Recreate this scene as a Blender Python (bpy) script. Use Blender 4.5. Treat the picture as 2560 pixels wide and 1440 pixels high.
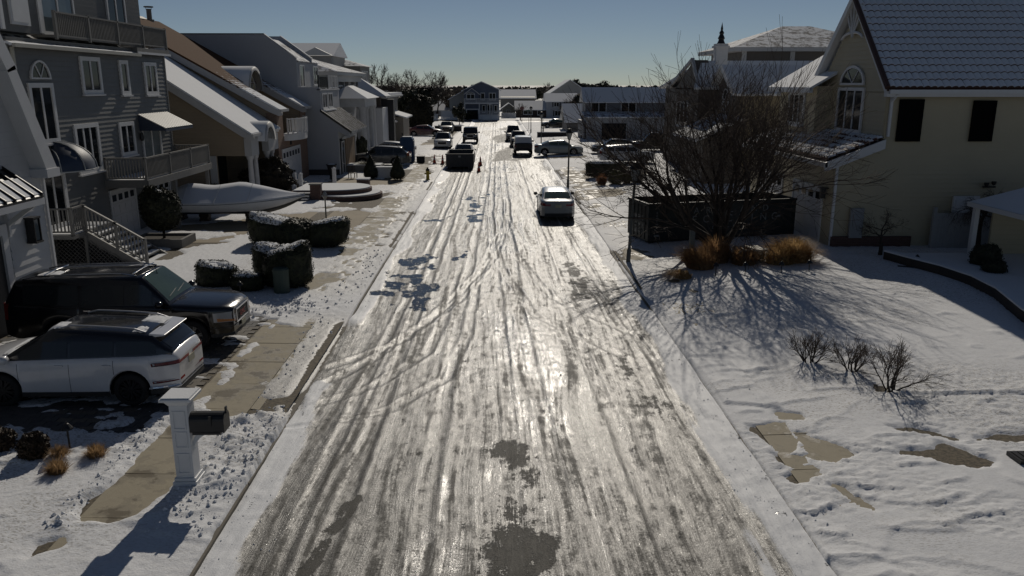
import bpy, math, random
import numpy as np
from mathutils import Vector, Matrix

for _o in list(bpy.data.objects):
    bpy.data.objects.remove(_o)
SC = bpy.context.scene
COL = SC.collection
R = math.radians

# ---------------------------------------------------------------- camera
cd = bpy.data.cameras.new('camera')
cd.sensor_width = 36.0
cd.lens = 36.0 * 2000.0 / 2560.0
cd.clip_start = 0.1
cd.clip_end = 6000
cam = bpy.data.objects.new('camera', cd)
COL.objects.link(cam)
cam.location = (0, 0, 7.0)
cam.rotation_euler = (R(90 - 14.305), 0, R(-1.193))
SC.camera = cam

# ---------------------------------------------------------------- sky and sun
SUN_EL, SUN_AZ = R(31.5), R(5.3)          # azimuth from +Y towards +X
W = bpy.data.worlds.new('World')
SC.world = W
W.use_nodes = True
wn = W.node_tree
bg = wn.nodes['Background']
sky = wn.nodes.new('ShaderNodeTexSky')
sky.sky_type = 'NISHITA'
sky.sun_disc = False
sky.sun_elevation = SUN_EL
sky.sun_rotation = SUN_AZ
sky.altitude = 0
sky.air_density = 0.6
sky.dust_density = 0.0
sky.ozone_density = 1.7
hs = wn.nodes.new('ShaderNodeHueSaturation')
hs.inputs['Saturation'].default_value = 0.86
wn.links.new(sky.outputs[0], hs.inputs['Color'])
wn.links.new(hs.outputs[0], bg.inputs[0])
bg.inputs[1].default_value = 0.068
sd = bpy.data.lights.new('sun', 'SUN')
sd.energy = 5.0
sd.angle = R(0.53)
sd.color = (1.0, 0.92, 0.80)
sun = bpy.data.objects.new('sun', sd)
COL.objects.link(sun)
to_sun = Vector((math.sin(SUN_AZ) * math.cos(SUN_EL), math.cos(SUN_AZ) * math.cos(SUN_EL), math.sin(SUN_EL)))
sun.rotation_euler = to_sun.to_track_quat('Z', 'Y').to_euler()
sun.location = (0, 0, 60)
vs = SC.view_settings
vs.view_transform = 'Standard'
vs.look = 'None'
vs.exposure = -1.2
vs.gamma = 1.0
vs.use_curve_mapping = False
SC.cycles.max_bounces = 6
SC.cycles.diffuse_bounces = 3
SC.cycles.glossy_bounces = 3
SC.cycles.transmission_bounces = 4

# ---------------------------------------------------------------- helpers
class MB:
    """collects faces; build() links them as one mesh object"""
    def __init__(s):
        s.v = []; s.f = []; s.m = []
    def add(s, vs_, fs, mi=0):
        o = len(s.v)
        s.v.extend([tuple(p) for p in vs_])
        s.f.extend([tuple(i + o for i in f) for f in fs])
        s.m.extend([mi] * len(fs))
        return s
    def box(s, x0, x1, y0, y1, z0, z1, mi=0):
        if x0 > x1: x0, x1 = x1, x0
        if y0 > y1: y0, y1 = y1, y0
        return s.add([(x0,y0,z0),(x1,y0,z0),(x1,y1,z0),(x0,y1,z0),(x0,y0,z1),(x1,y0,z1),(x1,y1,z1),(x0,y1,z1)],
                     [(0,3,2,1),(4,5,6,7),(0,1,5,4),(1,2,6,5),(2,3,7,6),(3,0,4,7)], mi)
    def hull8(s, p, mi=0):
        return s.add(p, [(0,3,2,1),(4,5,6,7),(0,1,5,4),(1,2,6,5),(2,3,7,6),(3,0,4,7)], mi)
    def bar(s, a, b, w, h, mi=0, up=(0,0,1)):
        a = Vector(a); b = Vector(b); d = (b - a).normalized(); u = Vector(up)
        r = d.cross(u)
        if r.length < 1e-4: r = d.cross(Vector((1,0,0)))
        r.normalize(); u = r.cross(d).normalized()
        r = r * w * .5; u = u * h * .5
        return s.hull8([a-r-u, a+r-u, b+r-u, b-r-u, a-r+u, a+r+u, b+r+u, b-r+u], mi)
    def prism(s, poly, axis, a0, a1, mi=0):
        """polygon extruded along an axis: 'x' poly=(y,z), 'y' poly=(x,z), 'z' poly=(x,y)"""
        n = len(poly)
        def P(p, a):
            return {'x': (a, p[0], p[1]), 'y': (p[0], a, p[1]), 'z': (p[0], p[1], a)}[axis]
        vs_ = [P(p, a0) for p in poly] + [P(p, a1) for p in poly]
        fs = [tuple(range(n)), tuple(range(2*n-1, n-1, -1))] + [(i, n+i, n+(i+1) % n, (i+1) % n) for i in range(n)]
        return s.add(vs_, fs, mi)
    def tube(s, pts, rad, n=8, mi=0, cap=True):
        pts = [Vector(p) for p in pts]
        if not hasattr(rad, '__len__'): rad = [rad] * len(pts)
        vs_ = []; ref = None
        for i, p in enumerate(pts):
            d = (pts[min(i+1, len(pts)-1)] - pts[max(i-1, 0)])
            d = d.normalized() if d.length > 1e-9 else Vector((0,0,1))
            if ref is None:
                ref = Vector((1,0,0)) if abs(d.x) < .8 else Vector((0,1,0))
            a = (ref - d * ref.dot(d)).normalized(); b = d.cross(a); ref = a
            for k in range(n):
                t = 2*math.pi*k/n
                vs_.append(p + (a*math.cos(t) + b*math.sin(t)) * rad[i])
        fs = []
        for i in range(len(pts)-1):
            for k in range(n):
                fs.append((i*n+k, i*n+(k+1) % n, (i+1)*n+(k+1) % n, (i+1)*n+k))
        if cap:
            fs.append(tuple(range(n-1, -1, -1)))
            fs.append(tuple(range((len(pts)-1)*n, len(pts)*n)))
        return s.add(vs_, fs, mi)
    def lathe(s, prof, n=16, c=(0,0,0), mi=0, axis='z', a0=0.0, a1=2*math.pi):
        vs_ = []; full = abs(a1-a0-2*math.pi) < 1e-6
        m = n if full else n+1
        for r, z in prof:
            for k in range(m):
                t = a0 + (a1-a0)*k/n
                x, y = r*math.cos(t), r*math.sin(t)
                p = {'z': (x, y, z), 'y': (x, z, y), 'x': (z, x, y)}[axis]
                vs_.append((c[0]+p[0], c[1]+p[1], c[2]+p[2]))
        fs = []
        for i in range(len(prof)-1):
            for k in range(n if full else n):
                k2 = (k+1) % m if full else k+1
                fs.append((i*m+k, i*m+k2, (i+1)*m+k2, (i+1)*m+k))
        return s.add(vs_, fs, mi)
    def grid(s, rows, mi=0, closed=False):
        n = len(rows[0]); vs_ = [p for r in rows for p in r]; fs = []
        for i in range(len(rows)-1):
            for k in range(n if closed else n-1):
                fs.append((i*n+k, i*n+(k+1) % n, (i+1)*n+(k+1) % n, (i+1)*n+k))
        return s.add(vs_, fs, mi)
    def mesh(s, name, mats, off=(0,0,0), smooth=False):
        me = bpy.data.meshes.new(name)
        me.from_pydata([(p[0]-off[0], p[1]-off[1], p[2]-off[2]) for p in s.v], [], s.f)
        if not isinstance(mats, (list, tuple)): mats = [mats]
        for m in mats: me.materials.append(m)
        if len(mats) > 1: me.polygons.foreach_set('material_index', s.m)
        if smooth: me.polygons.foreach_set('use_smooth', [True]*len(me.polygons))
        me.update()
        return me
    def build(s, name, mats, parent=None, world=False, smooth=False, loc=None, bevel=0):
        off = (0,0,0)
        if world and parent is not None:
            off = wloc(parent)
        elif world and loc is not None:
            off = loc
        o = bpy.data.objects.new(name, s.mesh(name, mats, off, smooth))
        COL.objects.link(o)
        if parent is not None: o.parent = parent
        elif loc is not None: o.location = loc
        if bevel:
            b = o.modifiers.new('bevel', 'BEVEL'); b.width = bevel; b.segments = 2; b.limit_method = 'ANGLE'
        return o

def wloc(o):
    p = Vector((0,0,0))
    while o is not None:
        p = p + o.location; o = o.parent
    return p

def tag(o, label=None, cat=None, group=None, kind=None):
    if label: o['label'] = label
    if cat: o['category'] = cat
    if group: o['group'] = group
    if kind: o['kind'] = kind
    return o

def thing(name, label, cat, loc=(0,0,0), rz=0, group=None):
    o = bpy.data.objects.new(name, None)
    o.empty_display_size = .3
    COL.objects.link(o)
    o.location = loc; o.rotation_euler = (0,0,rz)
    return tag(o, label, cat, group)

def inst(name, mesh, parent=None, loc=(0,0,0), rot=(0,0,0), scale=(1,1,1)):
    o = bpy.data.objects.new(name, mesh)
    COL.objects.link(o); o.parent = parent
    o.location = loc; o.rotation_euler = rot; o.scale = scale
    return o

def copy_tree(o, parent=None):
    c = o.copy(); COL.objects.link(c); c.parent = parent
    for ch in list(o.children): copy_tree(ch, c)
    return c

# ---------------------------------------------------------------- value noise
def vnoise(x, y, seed=0):
    xi = np.floor(x).astype(np.int64); yi = np.floor(y).astype(np.int64)
    fx = x-xi; fy = y-yi
    fx = fx*fx*fx*(fx*(fx*6-15)+10); fy = fy*fy*fy*(fy*(fy*6-15)+10)
    def h(a, b):
        n = (a*374761393 + b*668265263 + seed*1274126177) & 0x7fffffff
        n = ((n ^ (n >> 13))*1274126177) & 0x7fffffff
        n = ((n ^ (n >> 16))*668265263) & 0x7fffffff
        return ((n ^ (n >> 15)) & 0xffff)/65535.0
    a = h(xi, yi); b = h(xi+1, yi); c = h(xi, yi+1); d = h(xi+1, yi+1)
    return (a+(b-a)*fx)*(1-fy) + (c+(d-c)*fx)*fy
def fbm(x, y, seed=0, oct=4, gain=.5):
    t = 0; a = 1; n = 0
    for i in range(oct):
        t = t + a*vnoise(x*2**i+17.3*i, y*2**i-9.1*i, seed+i*13); n += a; a *= gain
    return t/n
def sstep(a, b, x):
    t = np.clip((x-a)/(b-a), 0, 1); return t*t*(3-2*t)
def polysd(x, y, poly):
    """signed distance to polygon, negative inside; far away returns big"""
    d2 = np.full(x.shape, 1e9); ins = np.zeros(x.shape, bool); n = len(poly)
    for i in range(n):
        ax, ay = poly[i]; bx, by = poly[(i+1) % n]
        ex, ey = bx-ax, by-ay
        t = np.clip(((x-ax)*ex+(y-ay)*ey)/(ex*ex+ey*ey+1e-12), 0, 1)
        d2 = np.minimum(d2, (x-ax-t*ex)**2+(y-ay-t*ey)**2)
        c = ((ay > y) != (by > y)) & (x < (bx-ax)*(y-ay)/((by-ay) if by != ay else 1e-9)+ax)
        ins ^= c
    return np.where(ins, -np.sqrt(d2), np.sqrt(d2))

# ---------------------------------------------------------------- materials
MATS = {}
class NT:
    def __init__(s, name):
        s.mat = bpy.data.materials.new(name); s.mat.use_nodes = True
        s.t = s.mat.node_tree; s.b = s.t.nodes['Principled BSDF']
        s.geo = None
    def n(s, ty, **kw):
        nd = s.t.nodes.new(ty)
        for k, v in kw.items():
            if k.startswith('i_'):
                key = k[2:].replace('_', ' ')
                nd.inputs[int(key) if key.isdigit() else key].default_value = v
            else: setattr(nd, k, v)
        return nd
    def l(s, a, b): s.t.links.new(a, b)
    def pos(s, scale=(1,1,1), obj=False):
        m = s.n('ShaderNodeMapping')
        m.inputs['Scale'].default_value = scale
        if obj: s.l(s.n('ShaderNodeTexCoord').outputs['Object'], m.inputs['Vector'])
        else: s.l(s.n('ShaderNodeNewGeometry').outputs['Position'], m.inputs['Vector'])
        return m.outputs[0]
    def noise(s, vec, scale, detail=4, rough=.55):
        nd = s.n('ShaderNodeTexNoise')
        nd.inputs['Scale'].default_value = scale; nd.inputs['Detail'].default_value = detail
        nd.inputs['Roughness'].default_value = rough
        s.l(vec, nd.inputs['Vector']); return nd.outputs['Fac']
    def ramp(s, fac, a, b, ca=(0,0,0,1), cb=(1,1,1,1)):
        nd = s.n('ShaderNodeMapRange', interpolation_type='SMOOTHSTEP')
        nd.inputs[1].default_value = a; nd.inputs[2].default_value = b
        s.l(fac, nd.inputs[0]); return nd.outputs[0]
    def mix(s, fac, a, b):
        nd = s.n('ShaderNodeMix', data_type='RGBA')
        for i, v in ((6, a), (7, b)):
            if hasattr(v, 'links') or hasattr(v, 'is_linked'): s.l(v, nd.inputs[i])
            else: nd.inputs[i].default_value = (*v[:3], 1)
        if hasattr(fac, 'is_linked'): s.l(fac, nd.inputs[0])
        else: nd.inputs[0].default_value = fac
        return nd.outputs[2]
    def mixf(s, fac, a, b):
        nd = s.n('ShaderNodeMix', data_type='FLOAT')
        for i, v in ((2, a), (3, b), (0, fac)):
            if hasattr(v, 'is_linked'): s.l(v, nd.inputs[i])
            else: nd.inputs[i].default_value = v
        return nd.outputs[0]
    def math(s, op, a, b=0.0):
        nd = s.n('ShaderNodeMath', operation=op)
        for i, v in ((0, a), (1, b)):
            if hasattr(v, 'is_linked'): s.l(v, nd.inputs[i])
            else: nd.inputs[i].default_value = v
        return nd.outputs[0]
    def bump(s, h, strength, dist, prev=None):
        nd = s.n('ShaderNodeBump'); nd.inputs['Strength'].default_value = strength
        nd.inputs['Distance'].default_value = dist
        s.l(h, nd.inputs['Height'])
        if prev is not None: s.l(prev, nd.inputs['Normal'])
        return nd.outputs[0]

def M(name, col, rough=.6, metal=0.0, var=.18, vscale=2.5, bump=.15, bscale=40., coat=0., spec=.5, dust=0.0):
    """painted or plain surface with uneven tone, fine relief and a little grime"""
    if name in MATS: return MATS[name]
    k = NT(name); p = k.pos()
    f = k.noise(p, vscale, 5, .6); f2 = k.noise(p, vscale*9, 3)
    c1 = tuple(c*(1-var) for c in col); c2 = tuple(min(1, c*(1+var)) for c in col)
    c = k.mix(f, c1, c2)
    c = k.mix(k.math('MULTIPLY', k.ramp(f2, .55, .75), var*.8), c, tuple(x*.6 for x in col))
    if dust:
        c = k.mix(k.math('MULTIPLY', k.ramp(k.noise(p, 3.3, 6, .7), .45, .75), dust), c, (.32,.31,.29))
    k.l(c, k.b.inputs['Base Color'])
    k.l(k.mixf(f2, max(0, rough-.08), min(1, rough+.12)), k.b.inputs['Roughness'])
    k.b.inputs['Metallic'].default_value = metal
    k.b.inputs['Specular IOR Level'].default_value = spec
    if coat:
        k.b.inputs['Coat Weight'].default_value = coat; k.b.inputs['Coat Roughness'].default_value = .06
    if bump: k.l(k.bump(k.noise(p, bscale, 4), bump, .01), k.b.inputs['Normal'])
    MATS[name] = k.mat
    return k.mat

def snow_mat(name='snow', tint=(.76,.775,.795), under=None, cover=(.3,.5), scale=1.5, lines=None, ridge=None):
    """snow; with `under` a roof or hedge colour shows where the cover is thin.
    lines=(axis scale vec, freq): rows of roofing showing through"""
    if name in MATS: return MATS[name]
    k = NT(name); p = k.pos()
    n1 = k.noise(p, 1.3, 6, .6); n2 = k.noise(p, 22, 5, .6)
    c = k.mix(n1, tuple(x*.93 for x in tint), tint)
    rough = None; nrm = k.bump(n2, .35, .02)
    hgt = None
    if under is not None:
        m = k.noise(p, scale, 7, .68)
        if lines:
            w = k.n('ShaderNodeTexWave', wave_type='BANDS', bands_direction=lines[0], wave_profile='SAW')
            w.inputs['Scale'].default_value = lines[1]; w.inputs['Distortion'].default_value = .4
            w.inputs['Detail Scale'].default_value = 3.0
            k.l(p, w.inputs['Vector'])
            m = k.math('ADD', m, k.math('MULTIPLY', k.math('SUBTRACT', w.outputs['Fac'], .5), lines[2]))
            nrm = k.bump(w.outputs['Fac'], .5, .03, nrm)
        fac = k.ramp(m, cover[0], cover[1])
        u = k.mix(k.noise(p, 9, 4), tuple(x*.7 for x in under), tuple(min(1, x*1.3) for x in under))
        c = k.mix(fac, u, c)
        nrm = k.bump(fac, .5, .02, nrm)
    k.l(c, k.b.inputs['Base Color'])
    k.b.inputs['Roughness'].default_value = .8
    k.b.inputs['Specular IOR Level'].default_value = .15
    k.l(nrm, k.b.inputs['Normal'])
    MATS[name] = k.mat
    return k.mat

def siding_mat(name, col, freq=.19, axis='Z', var=.12, rough=.6, depth=.02):
    """lapped boards too far off to pick apart"""
    if name in MATS: return MATS[name]
    k = NT(name); p = k.pos()
    w = k.n('ShaderNodeTexWave', wave_type='BANDS', bands_direction=axis, wave_profile='SAW')
    w.inputs['Scale'].default_value = math.pi/10/freq
    k.l(p, w.inputs['Vector'])
    f = k.noise(p, 1.1, 5, .6)
    k.l(k.mix(f, tuple(c*(1-var) for c in col), tuple(min(1,c*(1+var)) for c in col)), k.b.inputs['Base Color'])
    k.b.inputs['Roughness'].default_value = rough
    k.l(k.bump(w.outputs['Fac'], .8, depth), k.b.inputs['Normal'])
    MATS[name] = k.mat
    return k.mat

def brick_mat(name, c1, c2, mortar, bw=.22, bh=.075, plane='x'):
    if name in MATS: return MATS[name]
    k = NT(name)
    g = k.n('ShaderNodeNewGeometry'); sp = k.n('ShaderNodeSeparateXYZ'); k.l(g.outputs['Position'], sp.inputs[0])
    cb = k.n('ShaderNodeCombineXYZ')
    k.l(sp.outputs['Y' if plane == 'x' else 'X'], cb.inputs[0])
    k.l(sp.outputs['Z' if plane != 'z' else 'Y'], cb.inputs[1])
    b = k.n('ShaderNodeTexBrick')
    b.inputs['Scale'].default_value = 1.0; b.inputs['Brick Width'].default_value = bw; b.inputs['Row Height'].default_value = bh
    b.inputs['Mortar Size'].default_value = .008
    b.inputs['Color1'].default_value = (*c1,1); b.inputs['Color2'].default_value = (*c2,1); b.inputs['Mortar'].default_value = (*mortar,1)
    k.l(cb.outputs[0], b.inputs['Vector'])
    c = k.mix(k.math('MULTIPLY', k.noise(k.pos(), 2, 5), .5), b.outputs['Color'], tuple(x*.5 for x in c1))
    k.l(c, k.b.inputs['Base Color']); k.b.inputs['Roughness'].default_value = .85
    k.l(k.bump(b.outputs['Fac'], -.6, .01), k.b.inputs['Normal'])
    MATS[name] = k.mat
    return k.mat

def glass_mat(name, col=(.014,.017,.02), rough=.06, spec=.5):
    if name in MATS: return MATS[name]
    k = NT(name); p = k.pos()
    f = k.noise(p, .9, 4)
    k.l(k.mix(f, tuple(c*.5 for c in col), tuple(c*1.8 for c in col)), k.b.inputs['Base Color'])
    k.b.inputs['Roughness'].default_value = rough
    k.b.inputs['Specular IOR Level'].default_value = spec
    k.l(k.bump(k.noise(p, .8, 2), .04, .05), k.b.inputs['Normal'])
    MATS[name] = k.mat
    return k.mat

SNOW = snow_mat()
WHITE = M('white_trim', (.62,.62,.62), .5, var=.08)
GLASS = glass_mat('window_glass', (.010,.012,.014), .05, .22)
BLACKM = M('black_metal', (.012,.012,.013), .4, var=.3)
DARK = M('dark_void', (.008,.008,.009), .9, bump=0)
_k = NT('concrete'); _p = _k.pos()
_st = _k.ramp(_k.noise(_p, 1.7, 6, .62), .50, .60)                 # damp stains with a tide line
_rim = _k.math('MULTIPLY', _k.ramp(_k.noise(_p, 1.7, 6, .62), .485, .50), _k.math('SUBTRACT', 1.0, _st))
_c = _k.mix(_k.noise(_p, 9, 5, .65), (.27,.235,.165), (.37,.325,.235))
_c = _k.mix(_k.math('MULTIPLY', _rim, .35), _c, (.16,.14,.10))
_c = _k.mix(_k.math('MULTIPLY', _st, .8), _c, (.135,.11,.07))
_c = _k.mix(_k.math('MULTIPLY', _k.ramp(_k.noise(_p, 70, 3), .5, .7), .3), _c, (.15,.135,.105))
_k.l(_c, _k.b.inputs['Base Color']); _k.l(_k.mixf(_st, .8, .38), _k.b.inputs['Roughness'])
_k.l(_k.bump(_k.noise(_p, 60, 4), .35, .01), _k.b.inputs['Normal'])
CONC = _k.mat
# ================================================================= the setting
KL, KR = -4.4, 4.86       # kerb faces
def lotz(x):
    x = np.asarray(x, float)
    l = np.clip((KL-x)/5.0, 0, 1); r = np.clip((x-KR)/6.0, 0, 1)
    return .13+.17*np.maximum(l, r)
def lz(x): return float(lotz(x))

BARE = {
 'walk': [(-6.87,11.82),(-6.93,12.27),(-6.75,12.89),(-6.7,13.58),(-6.72,14.5),(-6.7,15.45),(-6.21,15.24),(-5.92,14.14),(-5.65,13.02),(-5.74,12.45),(-5.83,11.8),(-6.19,11.54),(-6.63,11.6)],
 'apron': [(-6.46,16.51),(-6.37,17.71),(-6.5,20.02),(-6.43,22.55),(-5.37,22.21),(-5.45,20.67),(-5.5,19.38),(-5.41,17.96),(-5.41,16.95),(-4.72,17.06),(-4.3,18.07),(-4.22,17.05),(-5.14,16.04),(-5.93,15.84)],
 'drive': [(-14,14.98),(-7.27,14.88),(-7.03,16.08),(-6.4,16.74),(-6.51,19.4),(-6.57,22.83),(-7.74,23.41),(-14,23.0)],
 'p4': [(-7.03,10.59),(-6.97,10.9),(-6.73,11.11),(-6.71,10.74),(-6.92,10.48)],
 'p5': [(-6.73,27.09),(-6.53,29.1),(-5.85,29.02),(-5.72,27.95),(-6.29,26.36)],
 'p6': [(-6.66,33.31),(-6.0,33.9),(-5.97,32.72),(-6.39,32.33)],
 'd2a': [(-15.96,38.84),(-11.87,40.87),(-9.52,41.33),(-9.97,38.17),(-11.8,36.64),(-12.8,37.48),(-15.13,37.21)],
 'd2b': [(-13.87,30.75),(-14.02,33.89),(-12.93,35.68),(-11.74,36.44),(-11.91,34.73),(-12.85,33.03),(-12.92,31.09)],
 'd2c': [(-12.33,41.77),(-7.54,44.41),(-5.93,42.29),(-6.81,37.56),(-8.51,38.46)],
 'd3': [(-8.12,45.17),(-7.23,52.07),(-6.54,51.66),(-6.98,45.14)],
 'd4': [(-8.65,56.4),(-7.44,65.8),(-5.5,68.03),(-5.68,57.52),(-7.75,55.92)],
 'd5': [(-7.2,70),(-7.0,78),(-5.6,80),(-5.7,71)],
 'd6': [(-8.5,92),(-8.2,122),(-5.5,125),(-5.8,94)],
 'd7': [(-12,54.5),(-6.8,55.5),(-6.6,58.5),(-12,59.5)],
 'd8': [(-9.5,44.5),(-5.9,45.5),(-5.7,49.5),(-7,50),(-9,47)],
 'd9': [(-6.8,34.5),(-5.4,34.5),(-5.4,44),(-6.8,44)],
 'd10': [(-6.8,59),(-5.4,59),(-5.4,80),(-6.8,80)],
 'r16': [(5.4,54),(6.7,54),(6.7,68),(5.4,68)],
 'r17': [(6.8,61),(11,61.5),(11,64.5),(6.8,65)],
 'r1': [(5.23,15.2),(5.97,15.29),(5.98,14.42),(5.48,13.9),(5.32,14.34)],
 'r2': [(5.99,14.89),(6.61,14.41),(6.74,13.79),(6.28,13.42),(5.87,13.72)],
 'r3': [(5.31,13.82),(5.8,13.72),(5.51,13.37),(5.24,13.54)],
 'r4': [(5.13,13.02),(5.82,13.39),(5.85,13.05),(5.28,12.83)],
 'r5': [(5.91,12.7),(6.18,12.2),(6.23,11.83),(5.95,12.14)],
 'r6': [(7.58,14.03),(8.67,14.09),(9.14,13.33),(8.74,13.14),(8.41,13.34),(7.53,13.69)],
 'r7': [(7.75,15.15),(8.7,14.74),(9.03,14.32),(8.09,14.65)],
 'r8': [(9.4,14.4),(10.71,14.32),(10.57,14.11),(9.36,14.2)],
 'r9': [(4.9,32.26),(5.86,33.65),(6.54,31.82),(5.78,31.22),(4.95,31.47)],
 'r10': [(4.92,51.83),(5.71,53.87),(5.64,48.45),(4.92,48.13)],
 'r11': [(5.6,52.82),(8.68,53.81),(8.12,50.21),(5.6,48.11),(6.24,45.64),(5.46,44.89)],
 'r12': [(5.98,15.81),(6.45,15.69),(6.46,15.48),(5.95,15.49)],
 'r13': [(5.2,62),(12,62.6),(12,60.8),(5.4,60.4)],
 'r14': [(5.2,78),(9,79),(9,76.5),(5.4,76)],
}

def sheet(name, xs, ys, zfun, mat, attrs=None):
    X, Y = np.meshgrid(xs, ys)
    Z, A = zfun(X, Y)
    n, m = X.shape
    me = bpy.data.meshes.new(name)
    me.vertices.add(n*m)
    me.vertices.foreach_set('co', np.stack([X, Y, Z], -1).astype(np.float32).ravel())
    i = np.arange(n*m).reshape(n, m)
    q = np.stack([i[:-1,:-1], i[:-1,1:], i[1:,1:], i[1:,:-1]], -1).reshape(-1, 4)
    me.loops.add(q.size); me.loops.foreach_set('vertex_index', q.astype(np.int32).ravel())
    me.polygons.add(len(q))
    me.polygons.foreach_set('loop_start', (np.arange(len(q))*4).astype(np.int32))
    me.polygons.foreach_set('use_smooth', np.ones(len(q), bool))
    me.materials.append(mat)
    if A is not None:
        at = me.attributes.new('mask', 'FLOAT_COLOR', 'POINT')
        at.data.foreach_set('color', np.stack([*A, np.ones_like(X)][:4], -1).astype(np.float32).ravel())
    me.update(); me.validate()
    o = bpy.data.objects.new(name, me); COL.objects.link(o)
    return o

def rows(a, b, d0, k):
    r = [a]
    while r[-1] < b: r.append(r[-1]+max(d0, k*r[-1]))
    return np.array(r)

# ---- far terrain
def far_z(X, Y):
    z = -.16 + .0*X + 2.5*sstep(400, 1500, np.hypot(X, Y))*fbm(X/260, Y/260, 5)
    return z, None
k = NT('far_snowfield'); p = k.pos()
k.l(k.mix(k.ramp(k.noise(p, .03, 6, .6), .42, .6), (.40,.41,.42), (.10,.09,.07)), k.b.inputs['Base Color'])
k.b.inputs['Roughness'].default_value = .7
far = sheet('ground', np.concatenate([np.linspace(-2500,-200,24), np.linspace(-150,150,31), np.linspace(200,2500,24)]),
            np.concatenate([np.linspace(-400, 0, 5), np.linspace(40, 400, 19), np.linspace(500, 3500, 31)]), far_z, k.mat)
tag(far, kind='structure')

# ---- yards: soil and turf under the snow, then the snow itself
k = NT('winter_turf'); p = k.pos()
k.l(k.mix(k.ramp(k.noise(p, 14, 6, .7), .35, .65), (.055,.045,.030), (.16,.13,.085)), k.b.inputs['Base Color'])
k.b.inputs['Roughness'].default_value = .85
k.l(k.bump(k.noise(p, 90, 4), .6, .02), k.b.inputs['Normal'])
TURF = k.mat
MB().add([(-90,4,.11),(KL,4,.11),(KL,150,.11),(-90,150,.11)], [(0,1,2,3)])
for nm, xs in (('left_lawn', (-95, -9.4, KL-.14)), ('right_lawn', (KR+.14, 10.86, 95))):
    mb = MB(); zz = [lz(x)-.012 for x in xs]
    mb.grid([[(x, y, z) for x, z in zip(xs, zz)] for y in (3, 40, 80, 150)])
    o = mb.build(nm, TURF); tag(o, kind='structure')

k = NT('yard_snow'); p = k.pos()
at = k.n('ShaderNodeAttribute', attribute_name='mask'); sp = k.n('ShaderNodeSeparateColor'); k.l(at.outputs['Color'], sp.inputs[0])
fine = k.noise(p, 30, 6, .65); mid = k.noise(p, 6, 5, .6)
spk = k.math('MULTIPLY', k.ramp(k.noise(k.pos((14, 34, 10)), 1.0, 5, .7), .47, .66), sp.outputs[0])
c = k.mix(mid, (.70,.71,.728), (.81,.82,.838))
c = k.mix(k.math('MULTIPLY', spk, .85), c, (.20,.175,.13))
c = k.mix(k.math('MULTIPLY', sp.outputs[1], .8), c, (.36,.34,.30))          # trodden, icy, dirty
k.l(c, k.b.inputs['Base Color'])
k.l(k.mixf(sp.outputs[1], .72, .34), k.b.inputs['Roughness'])
k.b.inputs['Specular IOR Level'].default_value = .28
nb = k.bump(fine, .45, .025); nb = k.bump(k.noise(p, 110, 3), .3, .008, nb)
k.l(nb, k.b.inputs['Normal'])
YSNOW = k.mat

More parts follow.
